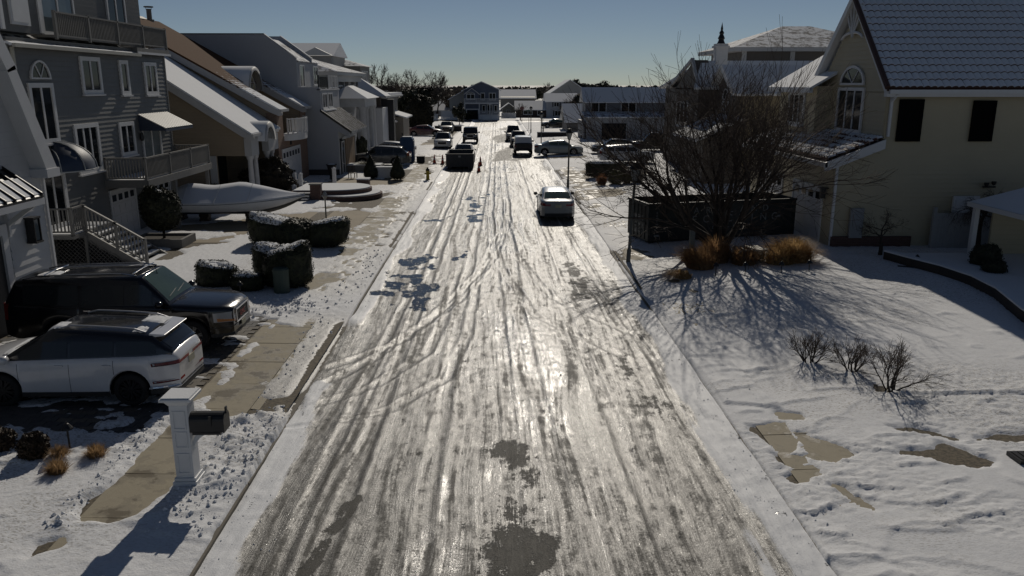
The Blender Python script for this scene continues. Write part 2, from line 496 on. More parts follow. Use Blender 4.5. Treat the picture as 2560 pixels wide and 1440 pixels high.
def expo(y, spans, soft=1.2):
    e = np.zeros_like(y)
    for a, b in spans: e = np.maximum(e, sstep(a-soft, a, y)*(1-sstep(b, b+soft, y)))
    return e
EXL = ((4,15.6),(24.3,33.6)); EXR = ((24.8,30.6),(43.5,48.0))
LOWL = ((16.3,22.5),(34.5,44),(54,58),(69,74),(84,90)); LOWR = ((27,33),(47,53),(60,66),(76,82))
def yard(side):
    def fn(X, Y):
        base = lotz(X)
        wx = X+.5*fbm(X*.7, Y*.7, 3)-.25; wy = Y+.5*fbm(X*.7, Y*.7, 4)-.25
        T = .045+.03*(fbm(X*.45, Y*.45, 11)-.5)
        # wind crust: terraces with small scarps
        if side > 0:
            n = fbm(wx*.75, wy*1.9, 21, 4)
            a = n*15; fr = a-np.floor(a)
            amp = .05*sstep(.42, .62, fbm(X*.3, Y*.4, 8))+.004
            T = T+amp*(sstep(.86, .97, fr)-fr)*.8
            n2 = fbm(wx*1.5+9, wy*4.0, 22, 3)*9; f2 = n2-np.floor(n2)
            T = T+.006*sstep(.4, .6, fbm(X*.5+7, Y*.6, 28))*(sstep(.88, .98, f2)-f2)
        else:
            n2 = fbm(wx*1.6, wy*2.4, 25, 4)*11; f2 = n2-np.floor(n2)
            T = T+.02*(sstep(.84, .98, f2)-f2)
        T = T+.006*(fbm(X*9, Y*9, 31, 3)-.5)
        thin = .22+sstep(.40, .62, fbm(X*.35+3, Y*.35, 41, 3))*.7
        icy = np.zeros_like(X)
        d = (KL-X) if side < 0 else (X-KR)
        if side < 0:
            # shovelled, lumpy verge near the mailbox and the ploughed heaps beyond
            lump = sstep(12.2, 13.2, Y)*(1-sstep(15.8, 16.6, Y))*(1-sstep(.75, 1.25, d))
            lump = np.maximum(lump, sstep(13.2, 13.8, Y)*(1-sstep(15.2, 16.2, Y))*sstep(2.05, 2.5, d)*(1-sstep(4.5, 5.5, d))*.7)
            lump = np.maximum(lump, np.exp(-((X+6.6)**2/.9+(Y-24.3)**2/.8))*1.3)
            lump = np.maximum(lump, np.exp(-((X+5.2)**2/.16+(Y-24.6)**2/1.2))*.8)
            edge = np.exp(-((d-2.5)/.14)**2)*sstep(10.8, 11.5, Y)*(1-sstep(15, 15.6, Y))
            lump = np.maximum(lump, edge*.8)
            c1 = vnoise(X*7.5, Y*7.5, 51); c2 = vnoise(X*15, Y*15, 52); c0 = vnoise(X*3.2, Y*3.2, 53)
            T = T+lump*(.07*c0+.085*np.abs(c1-.5)*2*c0+.05*c2-.02)
            # footprints along the trodden walk
            foot = sstep(25, 27, Y)*(1-sstep(66, 70, Y))*np.exp(-((d-1.25)/.95)**2)
            fp = sstep(.60, .72, vnoise(X*4.2, Y*2.6, 61))
            T = T-foot*.035*fp; icy = np.maximum(icy, foot*(.25+.5*fbm(X*2, Y*1.2, 62)))
            ap = sstep(15.6, 16.3, Y)*(1-sstep(22.5, 24, Y))*(1-sstep(1.0, 1.7, d))
            icy = np.maximum(icy, ap*.75); T = T-ap*.035+ap*.02*fbm(X*3, Y*6, 63)
            far_ = sstep(40, 60, Y)*(1-sstep(1.5, 4, d)); icy = np.maximum(icy, far_*.35)
        else:
            # kerb-side walk drifted over, with the faint ledge of the lawn edge
            T = T-.012*np.exp(-((d-.95-.1*np.sin(Y*.4))/.05)**2)
            foot = sstep(27, 30, Y)*(1-sstep(60, 70, Y))*np.exp(-((d-1.0)/.8)**2)
            icy = np.maximum(icy, foot*.45*fbm(X*2, Y*1.2, 62))
            T = T-foot*.010*sstep(.6, .75, vnoise(X*4.5, Y*3, 64))
            dr = np.exp(-((X-6.2)**2/1.2+(Y-29.5)**2/9)); icy = np.maximum(icy, dr*.35)
            for cx, cy in ((6.35,27.6),(6.75,26.2),(8.8,17.0)):
                T = T-.07*np.exp(-((X-cx)**2+((Y-cy)*.8)**2)/.05)
            # scarp where the plough berm broke off
            sc = polysd(X, Y, [(4.95,19.3),(5.9,19.0),(6.15,16.0),(5.05,16.4)])
            T = T+.055*sstep(.06, -.02, sc)*(.6+.8*fbm(X*3, Y*3, 71))
            sc = polysd(X, Y, [(9.0,16.55),(13,16.4),(13,16.62),(9.0,16.66)])
            T = T+.05*sstep(.05, -.02, sc)
            thin = np.maximum(thin, sstep(18, 26, Y)*.55*sstep(6.5, 8, X))
        # wind-cut ledges: a crisp little scarp facing the camera, easing off behind
        rg = np.random.default_rng(5 if side > 0 else 6)
        for _i in range(230 if side > 0 else 90):
            cx = (KR+.3+rg.random()**1.3*9.5) if side > 0 else (KL-.4-rg.random()*5.5); cy = 8.2+rg.random()**1.5*(17 if side > 0 else 8)
            Ls = rg.uniform(.2, .95); an = rg.normal(.12, .38); hh = rg.uniform(.014, .042); cur = rg.normal(0, .35)
            sel = (np.abs(X-cx) < Ls+.5) & (np.abs(Y-cy) < Ls+.5)
            if not sel.any(): continue
            dx, dy = X[sel]-cx, Y[sel]-cy
            s_ = dx*math.cos(an)+dy*math.sin(an); t_ = -dx*math.sin(an)+dy*math.cos(an)-cur*s_*s_+.09*(vnoise(s_*5+cx*7, s_*0+cy, 33)-.5)
            T[sel] += hh*sstep(Ls, Ls*.55, np.abs(s_))*np.where(t_ > 0, np.exp(-t_/.20), np.exp(t_/.022))
        bare = np.zeros_like(X)
        nz = (fbm(X*1.8, Y*1.8, 81, 5)-.5)
        for nm, pl in BARE.items():
            px_ = [q[0] for q in pl]; py_ = [q[1] for q in pl]
            sel = (X > min(px_)-1.2) & (X < max(px_)+1.2) & (Y > min(py_)-1.5) & (Y < max(py_)+1.5)
            if not sel.any(): continue
            sd_ = polysd(X[sel], Y[sel], pl)
            amp = {'drive': .9, 'r6': .7, 'r7': .6, 'r2': .35, 'apron': .55}.get(nm, .45)
            if py_[0] > 30: amp = 1.4
            if nm == 'walk': amp = .22
            if nm in ('d9','d10','r16','r17','d8'): amp = 3.2
            b = sstep(.10, -.10, sd_+nz[sel]*amp)
            bare[sel] = np.maximum(bare[sel], b)
        # leftover wisps of snow on the swept drive
        dm = polysd(X, Y, BARE['drive']) if side < 0 else np.ones_like(X)
        wisp = sstep(.56, .66, fbm(X*1.4, Y*3.2, 91, 5))*(dm < 0)
        bare = bare*(1-wisp*.8)
        T = T*(1-bare)-.03*bare
        z = base+T
        # the kerb itself shows only where the edge has melted out
        ex = expo(Y, EXL if side < 0 else EXR)
        low = expo(Y, LOWL if side < 0 else LOWR, .8)
        dk_ = d+.05*(fbm(X*0+2.2, Y*1.4, 203)-.5)
        z = np.where(d < .5, z-(.006+.11*low)*sstep(.45, .0, d), z)
        z = np.where(dk_ < .05, z-.16*ex*sstep(.055, .03, dk_), z)
        z = np.where(d < .02, z-.12, z)
        return z, (thin, np.clip(icy, 0, 1), bare)
    return fn
off = np.concatenate([np.arange(.0, 8, .055), 8+np.cumsum(.055*1.035**np.arange(110))])
off = off[off < 75]; off = np.append(off, 90.)
ys = rows(5, 150, .05, .0036)
o = sheet('left_yard_snow', KL-.0-off[::-1], ys, yard(-1), YSNOW); tag(o, kind='structure')
o = sheet('right_yard_snow', KR+off, ys, yard(1), YSNOW); tag(o, kind='structure')

# ---- road: packed ice, slush ruts, wet asphalt showing through
k = NT('icy_road'); p = k.pos()
at = k.n('ShaderNodeAttribute', attribute_name='mask'); sp = k.n('ShaderNodeSeparateColor'); k.l(at.outputs['Color'], sp.inputs[0])
S, Wt, B = sp.outputs[:3]; GZ = at.outputs['Alpha']
def flow(sx, sy):
    # streaks bend with the wheel tracks instead of running dead straight
    g_ = k.n('ShaderNodeSeparateXYZ'); k.l(k.pos(), g_.inputs[0])
    wv_ = k.math('MULTIPLY', k.math('SUBTRACT', k.noise(k.pos((.35, .07, 1)), 1.0, 2), .5), 1.6)
    cb_ = k.n('ShaderNodeCombineXYZ')
    k.l(k.math('MULTIPLY', k.math('ADD', g_.outputs[0], wv_), sx), cb_.inputs[0]); k.l(k.math('MULTIPLY', g_.outputs[1], sy), cb_.inputs[1])
    return cb_.outputs[0]
lng = k.math('ADD', k.math('MULTIPLY', k.noise(flow(6.5, .09), 1.0, 8, .75), .5), k.math('MULTIPLY', k.noise(flow(30, .35), 1.0, 6, .72), .5))
fin = k.noise(flow(46, 5.5), 1.0, 5, .65)
crumb = k.noise(p, 26, 6, .7)
patch = k.noise(k.pos((1.3, .7, 1)), 1.0, 5, .62)
dk = k.noise(flow(4.6, .17), 1.0, 8, .74)
spk_ = k.ramp(k.noise(p, 75, 3, .6), .60, .66)
brk = k.noise(k.pos((4.2, 2.6, 1)), 1.0, 7, .72)
mixn = k.math('ADD', k.math('ADD', k.math('MULTIPLY', lng, .40), k.math('MULTIPLY', crumb, .20)), k.math('ADD', k.math('MULTIPLY', patch, .14), k.math('MULTIPLY', brk, .26)))
G = k.ramp(k.math('ADD', mixn, k.math('MULTIPLY', GZ, .07)), .47, .58)                       # glazed ridges
D = k.ramp(k.math('ADD', k.math('ADD', k.math('MULTIPLY', dk, .5), k.math('MULTIPLY', brk, .3)), k.math('MULTIPLY', crumb, .2)), .485, .57)   # worn through
gr = k.noise(p, 40, 5, .75)
c = k.mix(k.ramp(fin, .35, .65), (.042,.040,.036), (.18,.173,.156))
c = k.mix(G, c, k.mix(k.ramp(fin, .3, .7), (.165,.160,.146), (.39,.385,.37)))
c = k.mix(k.math('MULTIPLY', D, .8), c, k.mix(gr, (.028,.027,.024), (.125,.12,.105)))
c = k.mix(k.math('MULTIPLY', k.ramp(gr, .58, .42), .62), c, (.05,.046,.038))
c = k.mix(k.math('MULTIPLY', k.ramp(gr, .56, .68), .5), c, (.52,.505,.47))
sn = k.ramp(k.math('ADD', S, k.math('ADD', k.math('MULTIPLY', k.math('SUBTRACT', crumb, .5), .8), k.math('MULTIPLY', k.math('SUBTRACT', lng, .5), 1.0))), .40, .68)
c = k.mix(sn, c, (.70,.715,.74))
wt = k.math('MULTIPLY', k.ramp(k.math('ADD', Wt, k.math('ADD', k.math('MULTIPLY', k.math('SUBTRACT', crumb, .5), 1.1), k.math('ADD', k.math('MULTIPLY', k.math('SUBTRACT', lng, .5), 2.0), k.math('MULTIPLY', k.math('SUBTRACT', brk, .5), 2.2)))), .58, .95), .9)
c = k.mix(wt, c, k.mix(k.ramp(k.noise(p, 85, 4, .8), .38, .66), (.014,.014,.013), (.15,.142,.122)))
bl = k.ramp(k.math('ADD', B, k.math('ADD', k.math('MULTIPLY', k.math('SUBTRACT', crumb, .5), 1.3), k.math('ADD', k.math('MULTIPLY', k.math('SUBTRACT', lng, .5), 1.0), k.math('MULTIPLY', k.math('SUBTRACT', brk, .5), 2.6)))), .42, .54)
c = k.mix(bl, c, (.035,.043,.055))  # smooth ice: the blue sky's reflection put into its base colour
k.l(c, k.b.inputs['Base Color'])
r = k.mixf(G, .42, .23); r = k.mixf(spk_, r, .15); r = k.mixf(GZ, r, k.math('MULTIPLY', r, .75))
r = k.mixf(D, r, .68); r = k.mixf(sn, r, .6); r = k.mixf(wt, r, .7); r = k.mixf(bl, r, .12)
k.l(r, k.b.inputs['Roughness'])
k.l(k.mixf(k.math('MAXIMUM', wt, k.math('MULTIPLY', D, .6)), .5, .12), k.b.inputs['Specular IOR Level'])
flat = k.math('SUBTRACT', 1.0, k.math('MULTIPLY', k.math('MAXIMUM', bl, wt), .9))
h = k.math('ADD', k.math('ADD', k.math('MULTIPLY', lng, .7), k.math('MULTIPLY', fin, .35)), k.math('MULTIPLY', crumb, .5))
h = k.math('MULTIPLY', k.math('ADD', h, k.math('MULTIPLY', G, .25)), flat)
nb = k.bump(h, .8, .009); nb = k.bump(k.math('MULTIPLY', gr, flat), .6, .005, nb)
tread = k.n('ShaderNodeTexWave', wave_type='BANDS', bands_direction='Y'); tread.inputs['Scale'].default_value = 3.9
tread.inputs['Distortion'].default_value = 5.0; tread.inputs['Detail'].default_value = 4; tread.inputs['Detail Scale'].default_value = 3.5
k.l(p, tread.inputs['Vector'])
tm = k.math('MULTIPLY', k.math('MULTIPLY', tread.outputs['Fac'], k.ramp(k.noise(k.pos((4, .16, 1)), 1.0, 3), .5, .6)), k.math('MULTIPLY', flat, k.math('SUBTRACT', 1.0, sn)))
nb = k.bump(tm, .3, .006, nb)
nb = k.bump(k.noise(p, 130, 3), .4, .003, nb)
k.l(nb, k.b.inputs['Normal'])
ROADM = k.mat
RP = {
 'blue': [[(-3.61,24.92),(-3.75,28.73),(-3.6,32.18),(-2.59,32.95),(-2.2,28.7),(-2.36,25.38),(-2.94,24.67)],
          [(-2.08,31.4),(-1.88,33.76),(-1.63,32.14),(-2.06,28.69)], [(-3.85,42.81),(-2.38,43.46),(-2.7,41.5),(-3.64,41.52)],
          [(-1.9,42),(-1.5,52),(-1.0,52),(-1.1,42)]],
 'wet': [[(2.61,31.67),(3.13,32.04),(3.4,28.58),(3.38,26.02),(2.79,25.52),(2.75,27.98)],
         [(-.13,14.79),(.4,15.15),(.68,14.07),(1.18,12.67),(1.06,12.13),(.62,12.82),(.21,13.59)],
         [(-.1,13.2),(.5,12.3),(.85,11.3),(.75,9),(-.35,9),(-.15,11.2)],
         [(3.39,20.08),(3.51,18.3),(3.56,15.89),(3.37,17.51)],
         [(1.22,76.68),(3.91,85.86),(3.59,78.75),(1.93,74.65)], [(-.53,83.45),(2.6,97.58),(1.98,76.67),(-.3,74.7)],
         [(-.68,108.7),(1.65,122.46),(2.7,104.68),(.11,97.64)], [(.2,128),(2,140),(2.6,126)], [(.6,64.5),(1.4,69),(2,66)]],
 'glaze': [[(-1.08, 10.36), (-0.6, 11.54), (-0.34, 13.29), (-0.16, 15.07), (0.03, 14.97), (-0.05, 12.84), (-0.11, 11.53), (-0.05, 10.34)],
          [(-0.13, 14.88), (0.29, 13.91), (0.96, 12.53), (1.18, 11.51), (1.27, 10.31), (0.98, 10.32), (0.95, 11.51), (0.61, 12.68), (-0.09, 13.92)],
          [(0.09, 18.1), (0.47, 18.09), (0.88, 15.74), (0.75, 14.06), (0.46, 14.59), (0.21, 16.18)],
          [(-1.55, 10.37), (-1.08, 11.92), (-0.96, 13.3), (-0.82, 13.3), (-0.92, 11.55), (-1.14, 10.36)],
          [(0.63, 17.08), (1.47, 17.3), (1.54, 15.94), (1.57, 14.57), (1.15, 15.33)],
          [(-0.51, 24.39), (1.01, 24.36), (1.75, 18.33), (1.3, 17.56), (0.1, 19.83)]],
 'slot': [[(-2.98,9.5),(-2.82,11.13),(-2.54,12.75),(-2.22,12.95),(-2.49,12.08),(-2.69,10.8),(-2.78,9.5)],
          [(-2.11,14.29),(-1.97,14.73),(-1.9,14.46),(-1.98,14.21)], [(-1.64,14.2),(-1.55,14.55),(-1.41,14.45),(-1.48,14.16)]],
}
# wheel ruts: centre line as (y, x) points, half width
RUTS = [([(5,-1.15),(14,-1.2),(25,-1.1),(60,-.6),(150,-.4)], .16), ([(5,-2.65),(14,-2.6),(24,-2.5),(60,-2.2),(150,-2)], .16),
        ([(5,1.25),(13,1.15),(25,.75),(60,.7),(150,.8)], .16), ([(5,2.75),(13,2.6),(25,2.2),(60,2.1),(150,2)], .16),
        ([(5,.35),(18,.3),(40,-.2),(80,-.1),(150,0)], .13), ([(5,-3.3),(16,-3.2),(30,-2.9),(60,-2.8),(150,-2.6)], .12),
        ([(17.5,-4.4),(20,-3.2),(24,-1.9),(30,-.6),(38,.2),(50,.4)], .14), ([(19.0,-4.4),(21.5,-2.6),(26,-1.2),(33,0),(42,.7),(50,.8)], .14),
        ([(16.5,-4.4),(18,-2.9),(20.5,-1.8),(24,-1.55),(30,-1.5)], .14), ([(15.5,-4.4),(16.5,-2.4),(18.5,-1.2),(22,-.8),(28,-.7)], .14),
        ([(22,3.9),(26,1.9),(33,.9),(45,.4)], .13), ([(20,3.4),(24,1.2),(31,.2),(45,-.3)], .13),
        ([(18,4.2),(28,3.7),(40,3.5),(60,3.4)], .12)]
def gutfill(X, Y):
    wv = .22*(fbm(X*0+1.7, Y*.8, 201)-.5)
    fl = np.clip(1-expo(Y, EXL)*.62, 0, 1)*(1-.75*expo(Y, LOWL, .8)); fr = np.clip(1-expo(Y, EXR)*.6, 0, 1)*(1-.75*expo(Y, LOWR, .8))
    l = sstep(.75+wv, .0, X-KL)*fl; r = sstep(.80+wv, .0, KR-X)*fr
    return .125*np.maximum(l, r)*(.85+.3*fbm(X*2, Y*1.3, 202))
def road_z(X, Y):
    wob = X+.18*(fbm(X*.2, Y*.12, 101)-.5)
    s1 = fbm(wob*5.5, Y*.30, 102, 4); s2 = fbm(wob*13, Y*.9, 103, 3)
    z = .016*(s1-.5)+.010*(s2-.5)+.02*(fbm(X*6, Y*4, 104, 4)-.5)
    S = .36*sstep(.42, .75, s1)*sstep(14, 30, Y)+.16*sstep(40, 75, Y)
    rutm = np.zeros_like(X)
    for pts, w in RUTS:
        py = [q[0] for q in pts]; px_ = [q[1] for q in pts]
        xc = np.interp(Y, py, px_); on = (Y >= py[0]) & (Y <= py[-1])
        xc = xc+.05*(vnoise(Y*.5, 0*Y+3, 105)-.5)
        slope = np.abs(np.interp(Y+.5, py, px_)-np.interp(Y-.5, py, px_))
        dd = np.abs(X-xc)/np.sqrt(1+slope**2)
        g_ = np.exp(-(dd/w)**4)*on; e = np.exp(-((dd-w*1.35)/(w*.4))**2)*on
        z = z-.016*g_+.012*e*(.4+s2)
        rutm = np.maximum(rutm, g_); S = S+.22*e*sstep(11, 20, Y)
    S = S*(1-.6*rutm)
    # drifted gutters
    S = np.maximum(S, sstep(3.95, 4.5, X+1.1*(fbm(X*1.6, Y*.28, 106, 5)-.5)-.25*sstep(30, 50, Y)))
    gl = sstep(-3.7, -4.2, X-1.1*(fbm(X*1.6, Y*.28, 107, 5)-.5))*(1-.8*sstep(15.5, 17.5, Y)*(1-sstep(22, 24, Y)))
    gl = np.maximum(gl, .95*sstep(.35, -.3, .9*(fbm(X*1.8, Y*.5, 114, 5)-.5)+polysd(X, Y, [(-4.9,8),(-4.38,16.17),(-4.1,18.18),(-3.85,15.84),(-4.1,12.11),(-4.1,8)])))
    S = np.maximum(S, gl)
    # parked-car lane and the far street keep more snow
    S = np.maximum(S, .5*sstep(2.3, 2.9, X)*sstep(34, 42, Y)*fbm(X*2, Y*.6, 108)*1.3)
    S = np.maximum(S, .62*sstep(55, 95, Y)*sstep(.38, .52, fbm(X*.7, Y*.12, 109)))
    nz = (fbm(X*1.6, Y*.9, 110, 5)-.5)+.35*(fbm(X*6, Y*3.2, 113, 4)-.5)
    Wm = np.zeros_like(X); Bm = np.zeros_like(X)
    Gm = .55*np.exp(-((X-.3)/1.6)**2)*sstep(.35, .6, fbm(X*.9, Y*.25, 112))  # mid-road sun glare put in: glossier ice and paler colour
    for kind, lst in RP.items():
        for pl in lst:
            py = [q[1] for q in pl]
            sel = (Y > min(py)-2) & (Y < max(py)+2)
            sd_ = polysd(X[sel], Y[sel], pl)
            if kind == 'slot': v = sstep(.07, -.07, sd_+.35*nz[sel]); z[sel] -= .012*v; Wm[sel] = np.maximum(Wm[sel], v)
            elif kind == 'wet': v = .98*sstep(.55, -.45, sd_+(1.5 if py[0] > 60 else 1.15)*nz[sel]); Wm[sel] = np.maximum(Wm[sel], v)
            elif kind == 'glaze': v = sstep(.12, -.10, sd_+.5*nz[sel]); Gm[sel] = np.maximum(Gm[sel], v)
            else:
                v = .72*sstep(.3, -.35, sd_+1.8*nz[sel]+1.5*(vnoise(X[sel]*2.4, Y[sel]*1.5, 111)-.42)); Bm[sel] = np.maximum(Bm[sel], v)
    S = S*(1-Wm)*(1-Bm)
    fl = np.maximum(Wm, Bm)
    z = z*(1-.75*fl)-.006*fl+.016*sstep(.4, .8, S)*(.5+s2)+.016*sstep(.5, .9, S)*(fbm(X*7, Y*4, 115, 4)-.4)*(Y < 40)
    z = z*np.clip(60/np.maximum(Y, 60), .3, 1)
    z = z+gutfill(X, Y)
    return z, (np.clip(S, 0, 1), Wm, Bm, np.clip(Gm, 0, 1)*(1-Wm))
xs = np.arange(KL-.012, KR+.03, .046)
road = sheet('road', xs, rows(5, 176, .045, .0036), road_z, ROADM); tag(road, kind='structure')
# cross street at the far end
def cross_z(X, Y): return -.02+.03*(fbm(X*.5, Y*.5, 121)-.5), (.5*sstep(.4, .6, fbm(X*.3, Y*.5, 122))+.2, .8*sstep(.56, .66, fbm(X*.15, Y*.6, 123)), 0*X, 0*X)
o = sheet('cross_street', np.linspace(-90, 90, 200), np.linspace(150.05, 162, 40), cross_z, ROADM); tag(o, kind='structure')
o = sheet('far_yard_snow', np.linspace(-90, 90, 120), np.linspace(162.15, 330, 60), lambda X, Y: (.1+.08*(fbm(X*.2, Y*.2, 131)-.5), (0*X+.3, 0*X+.1, 0*X)), YSNOW); tag(o, kind='structure')

# kerbs: lengths of cast concrete with joints, dropped at the drives
KC = M('kerb_concrete', (.13,.115,.09), .8, var=.3, vscale=3, bump=.4, bscale=50)
def kerb(xa, xb, y0, y1, h0, h1, name='kerb'):
    mb = MB()
    mb.hull8([(xa,y0,-.1),(xb,y0,-.1),(xb,y1,-.1),(xa,y1,-.1),(xa,y0,h0),(xb,y0,h0),(xb,y1,h1),(xa,y1,h1)])
    o = mb.build('kerb_stone', KC, kroot[name], bevel=.02)
kroot = {}
for nm, xa, xb, low in (('left_kerb', KL-.15, KL, ((16.3,22.5),(34.5,44),(54,58),(69,74),(84,90))), ('right_kerb', KR, KR+.15, ((27,33),(47,53),(60,66),(76,82)))):
    kr = bpy.data.objects.new(nm, None); COL.objects.link(kr); kr['kind'] = 'structure'; kroot[nm] = kr
    y = 7.0
    while y < 148:
        L_ = 3.0 if y < 70 else 6.0
        hs = []
        for yy in (y, y+L_):
            lo = min([max(a-yy, yy-b, 0) for a, b in low])
            hs.append(.03+.095*min(1, lo/.8))
        kerb(xa, xb, y+.008, y+L_-.008, hs[0], hs[1], nm)
        y += L_

# walk slabs (each cast panel) where the snow has gone
slab_me = MB().box(-.7, .7, -.74, .74, -.06, 0).mesh('slab', CONC)
for nm, xc in (('left_pavement', -6.05), ('right_pavement', 6.05)):
    pr = bpy.data.objects.new(nm, None); COL.objects.link(pr); pr['kind'] = 'structure'
    y = 8.0; rr = random.Random(5)
    while y < 70:
        o = inst('slab', slab_me, pr, (xc, y, lz(xc)+.012+rr.uniform(-.004, .004)), (rr.uniform(-.006,.006), rr.uniform(-.01,.01)+(.022 if xc < 0 else -.022)*1.2, 0), (1, 1, 1))
        y += 1.5
# drive aprons between walk and kerb
pr = bpy.data.objects.new('drive_aprons', None); COL.objects.link(pr); pr['kind'] = 'structure'
for x0, x1, y0, y1 in ((-5.34,-4.56,16.3,19.3),(-5.34,-4.56,19.32,22.4),(-5.34,-4.56,35,39),(-5.34,-4.56,39.02,43.5),(5.02,5.34,28,32.5),(5.02,5.34,47,53)):
    MB().hull8([(x0,y0,0),(x1,y0,0),(x1,y1,0),(x0,y1,0),(x0,y0,lz(x0)+.008 if x0<0 else .05),(x1,y0,lz(x1)+.01 if x0>0 else .06),(x1,y1,lz(x1)+.01 if x0>0 else .06),(x0,y1,lz(x0)+.008 if x0<0 else .05)]).build('slab', CONC, pr)
# concrete drives further along
DRV = M('drive_concrete', (.26,.215,.145), .8, var=.25, vscale=.8, bump=.3)
for x0, x1, y0, y1 in ((-17,-6.78,34.5,44),(-14,-6.78,54.5,60),(6.78,14,28,33),(6.78,14,47,53),(6.78,14,60,66),(-14,-6.78,69,80),(-14,-6.78,88,96)):
    mb = MB(); nx = 3
    zs = [lz(x0+(x1-x0)*i/nx)+.004 for i in range(nx+1)]
    mb.grid([[(x0+(x1-x0)*i/nx, y, zs[i]) for i in range(nx+1)] for y in (y0, y1)])
    tag(mb.build('driveway', DRV), kind='structure')
# paver drive in front of the near garage: dark field with each stone its own piece in the bare strip
PV = M('paver_stone', (.075,.072,.07), .7, var=.45, vscale=6, bump=.4, bscale=70)
PV2 = M('paver_stone_warm', (.12,.105,.085), .72, var=.4, vscale=6, bump=.4, bscale=70)
pv = bpy.data.objects.new('paver_drive', None); COL.objects.link(pv); pv['kind'] = 'structure'
mb = MB(); mb.grid([[(x, y, lz(x)-.02) for x in (-13.6,-9.4,-6.78)] for y in (13.5, 23.6)]); mb.build('jointing_sand', M('joint_sand', (.05,.047,.042), .9), pv)
mbs = {}
rr = random.Random(3)
for big, w_, d_, m_ in ((0, .29, .195, PV), (1, .29, .195, PV2)):
    mbs[big] = MB().box(-w_/2, w_/2, -d_/2, d_/2, -.05, 0).mesh('paver', m_)
cnt = 0; rest = MB()
for j in range(50):
    yy = 13.7+j*.2
    for i in range(23):
        xx = -6.95-i*.3-(.15 if j % 2 else 0)
        z = lz(xx)+.006+rr.uniform(-.003,.003)
        if xx > -9.3 and 14.6 < yy < 22.9 and cnt < 300 and i < 8:
            inst('paver', mbs[1 if (i == 0 or rr.random() < .2) else 0], pv, (xx, yy, z)); cnt += 1
        elif xx > -13.4:
            rest.box(xx-.145, xx+.145, yy-.0975, yy+.0975, z-.05, z)
o = rest.build('paver_field', PV, pv); o['kind'] = 'stuff'

# ---- broken crust and ploughed crumbs of snow along the verges
rg = np.random.default_rng(9)
def crumbs(n, xf, yf, smin, smax, fn):
    x = xf(rg, n); y = yf(rg, n); z = fn(x, y)[0]; return [(a, b, c, q) for a, b, c, q in zip(x, y, z, smin+(smax-smin)*rg.random(n)**2.2)]
yl, yr = yard(-1), yard(1); CR = []
CR += crumbs(520, lambda r, n: KL-.08-r.random(n)*1.05, lambda r, n: r.uniform(11.2, 16.6, n), .010, .052, yl)
CR += crumbs(160, lambda r, n: -6.95-.12*r.normal(0, 1, n), lambda r, n: r.uniform(11.2, 15.6, n), .010, .05, yl)
CR += crumbs(240, lambda r, n: r.normal(-6.5, .55, n), lambda r, n: r.normal(24.3, .6, n), .015, .075, yl)
CR += crumbs(260, lambda r, n: KL-.1-r.random(n)*1.0, lambda r, n: r.uniform(16.2, 34, n), .012, .06, yl)
CR += crumbs(200, lambda r, n: KR+.05+r.random(n)*.9, lambda r, n: r.uniform(8.5, 34, n), .006, .026, yr)
CR += crumbs(420, lambda r, n: KR-.02-r.random(n)**1.5*1.1, lambda r, n: r.uniform(8.5, 30, n), .005, .018, road_z)
CR += crumbs(220, lambda r, n: KL+.02+r.random(n)**1.5*.9, lambda r, n: r.uniform(8.5, 24, n), .005, .018, road_z)
cm = MB()
for x, y, z, q in CR:
    rr_ = rg.uniform(.6, 1.3, 6)*q; zc = z+q*.25; a = rg.random()*6.28; ca, sa = math.cos(a), math.sin(a)
    pts = [(rr_[0],0,0),(0,rr_[1],0),(-rr_[2],0,0),(0,-rr_[3],0),(.2*q,.1*q,rr_[4]*.8),(0,0,-rr_[5]*.6)]
    cm.add([(x+ca*p[0]-sa*p[1], y+sa*p[0]+ca*p[1], zc+p[2]) for p in pts], [(0,1,4),(1,2,4),(2,3,4),(3,0,4),(1,0,5),(2,1,5),(3,2,5),(0,3,5)])
o = cm.build('snow_crumbs', YSNOW); tag(o, 'broken crumbs of snow crust strewn along both verges', 'snow', kind='stuff')
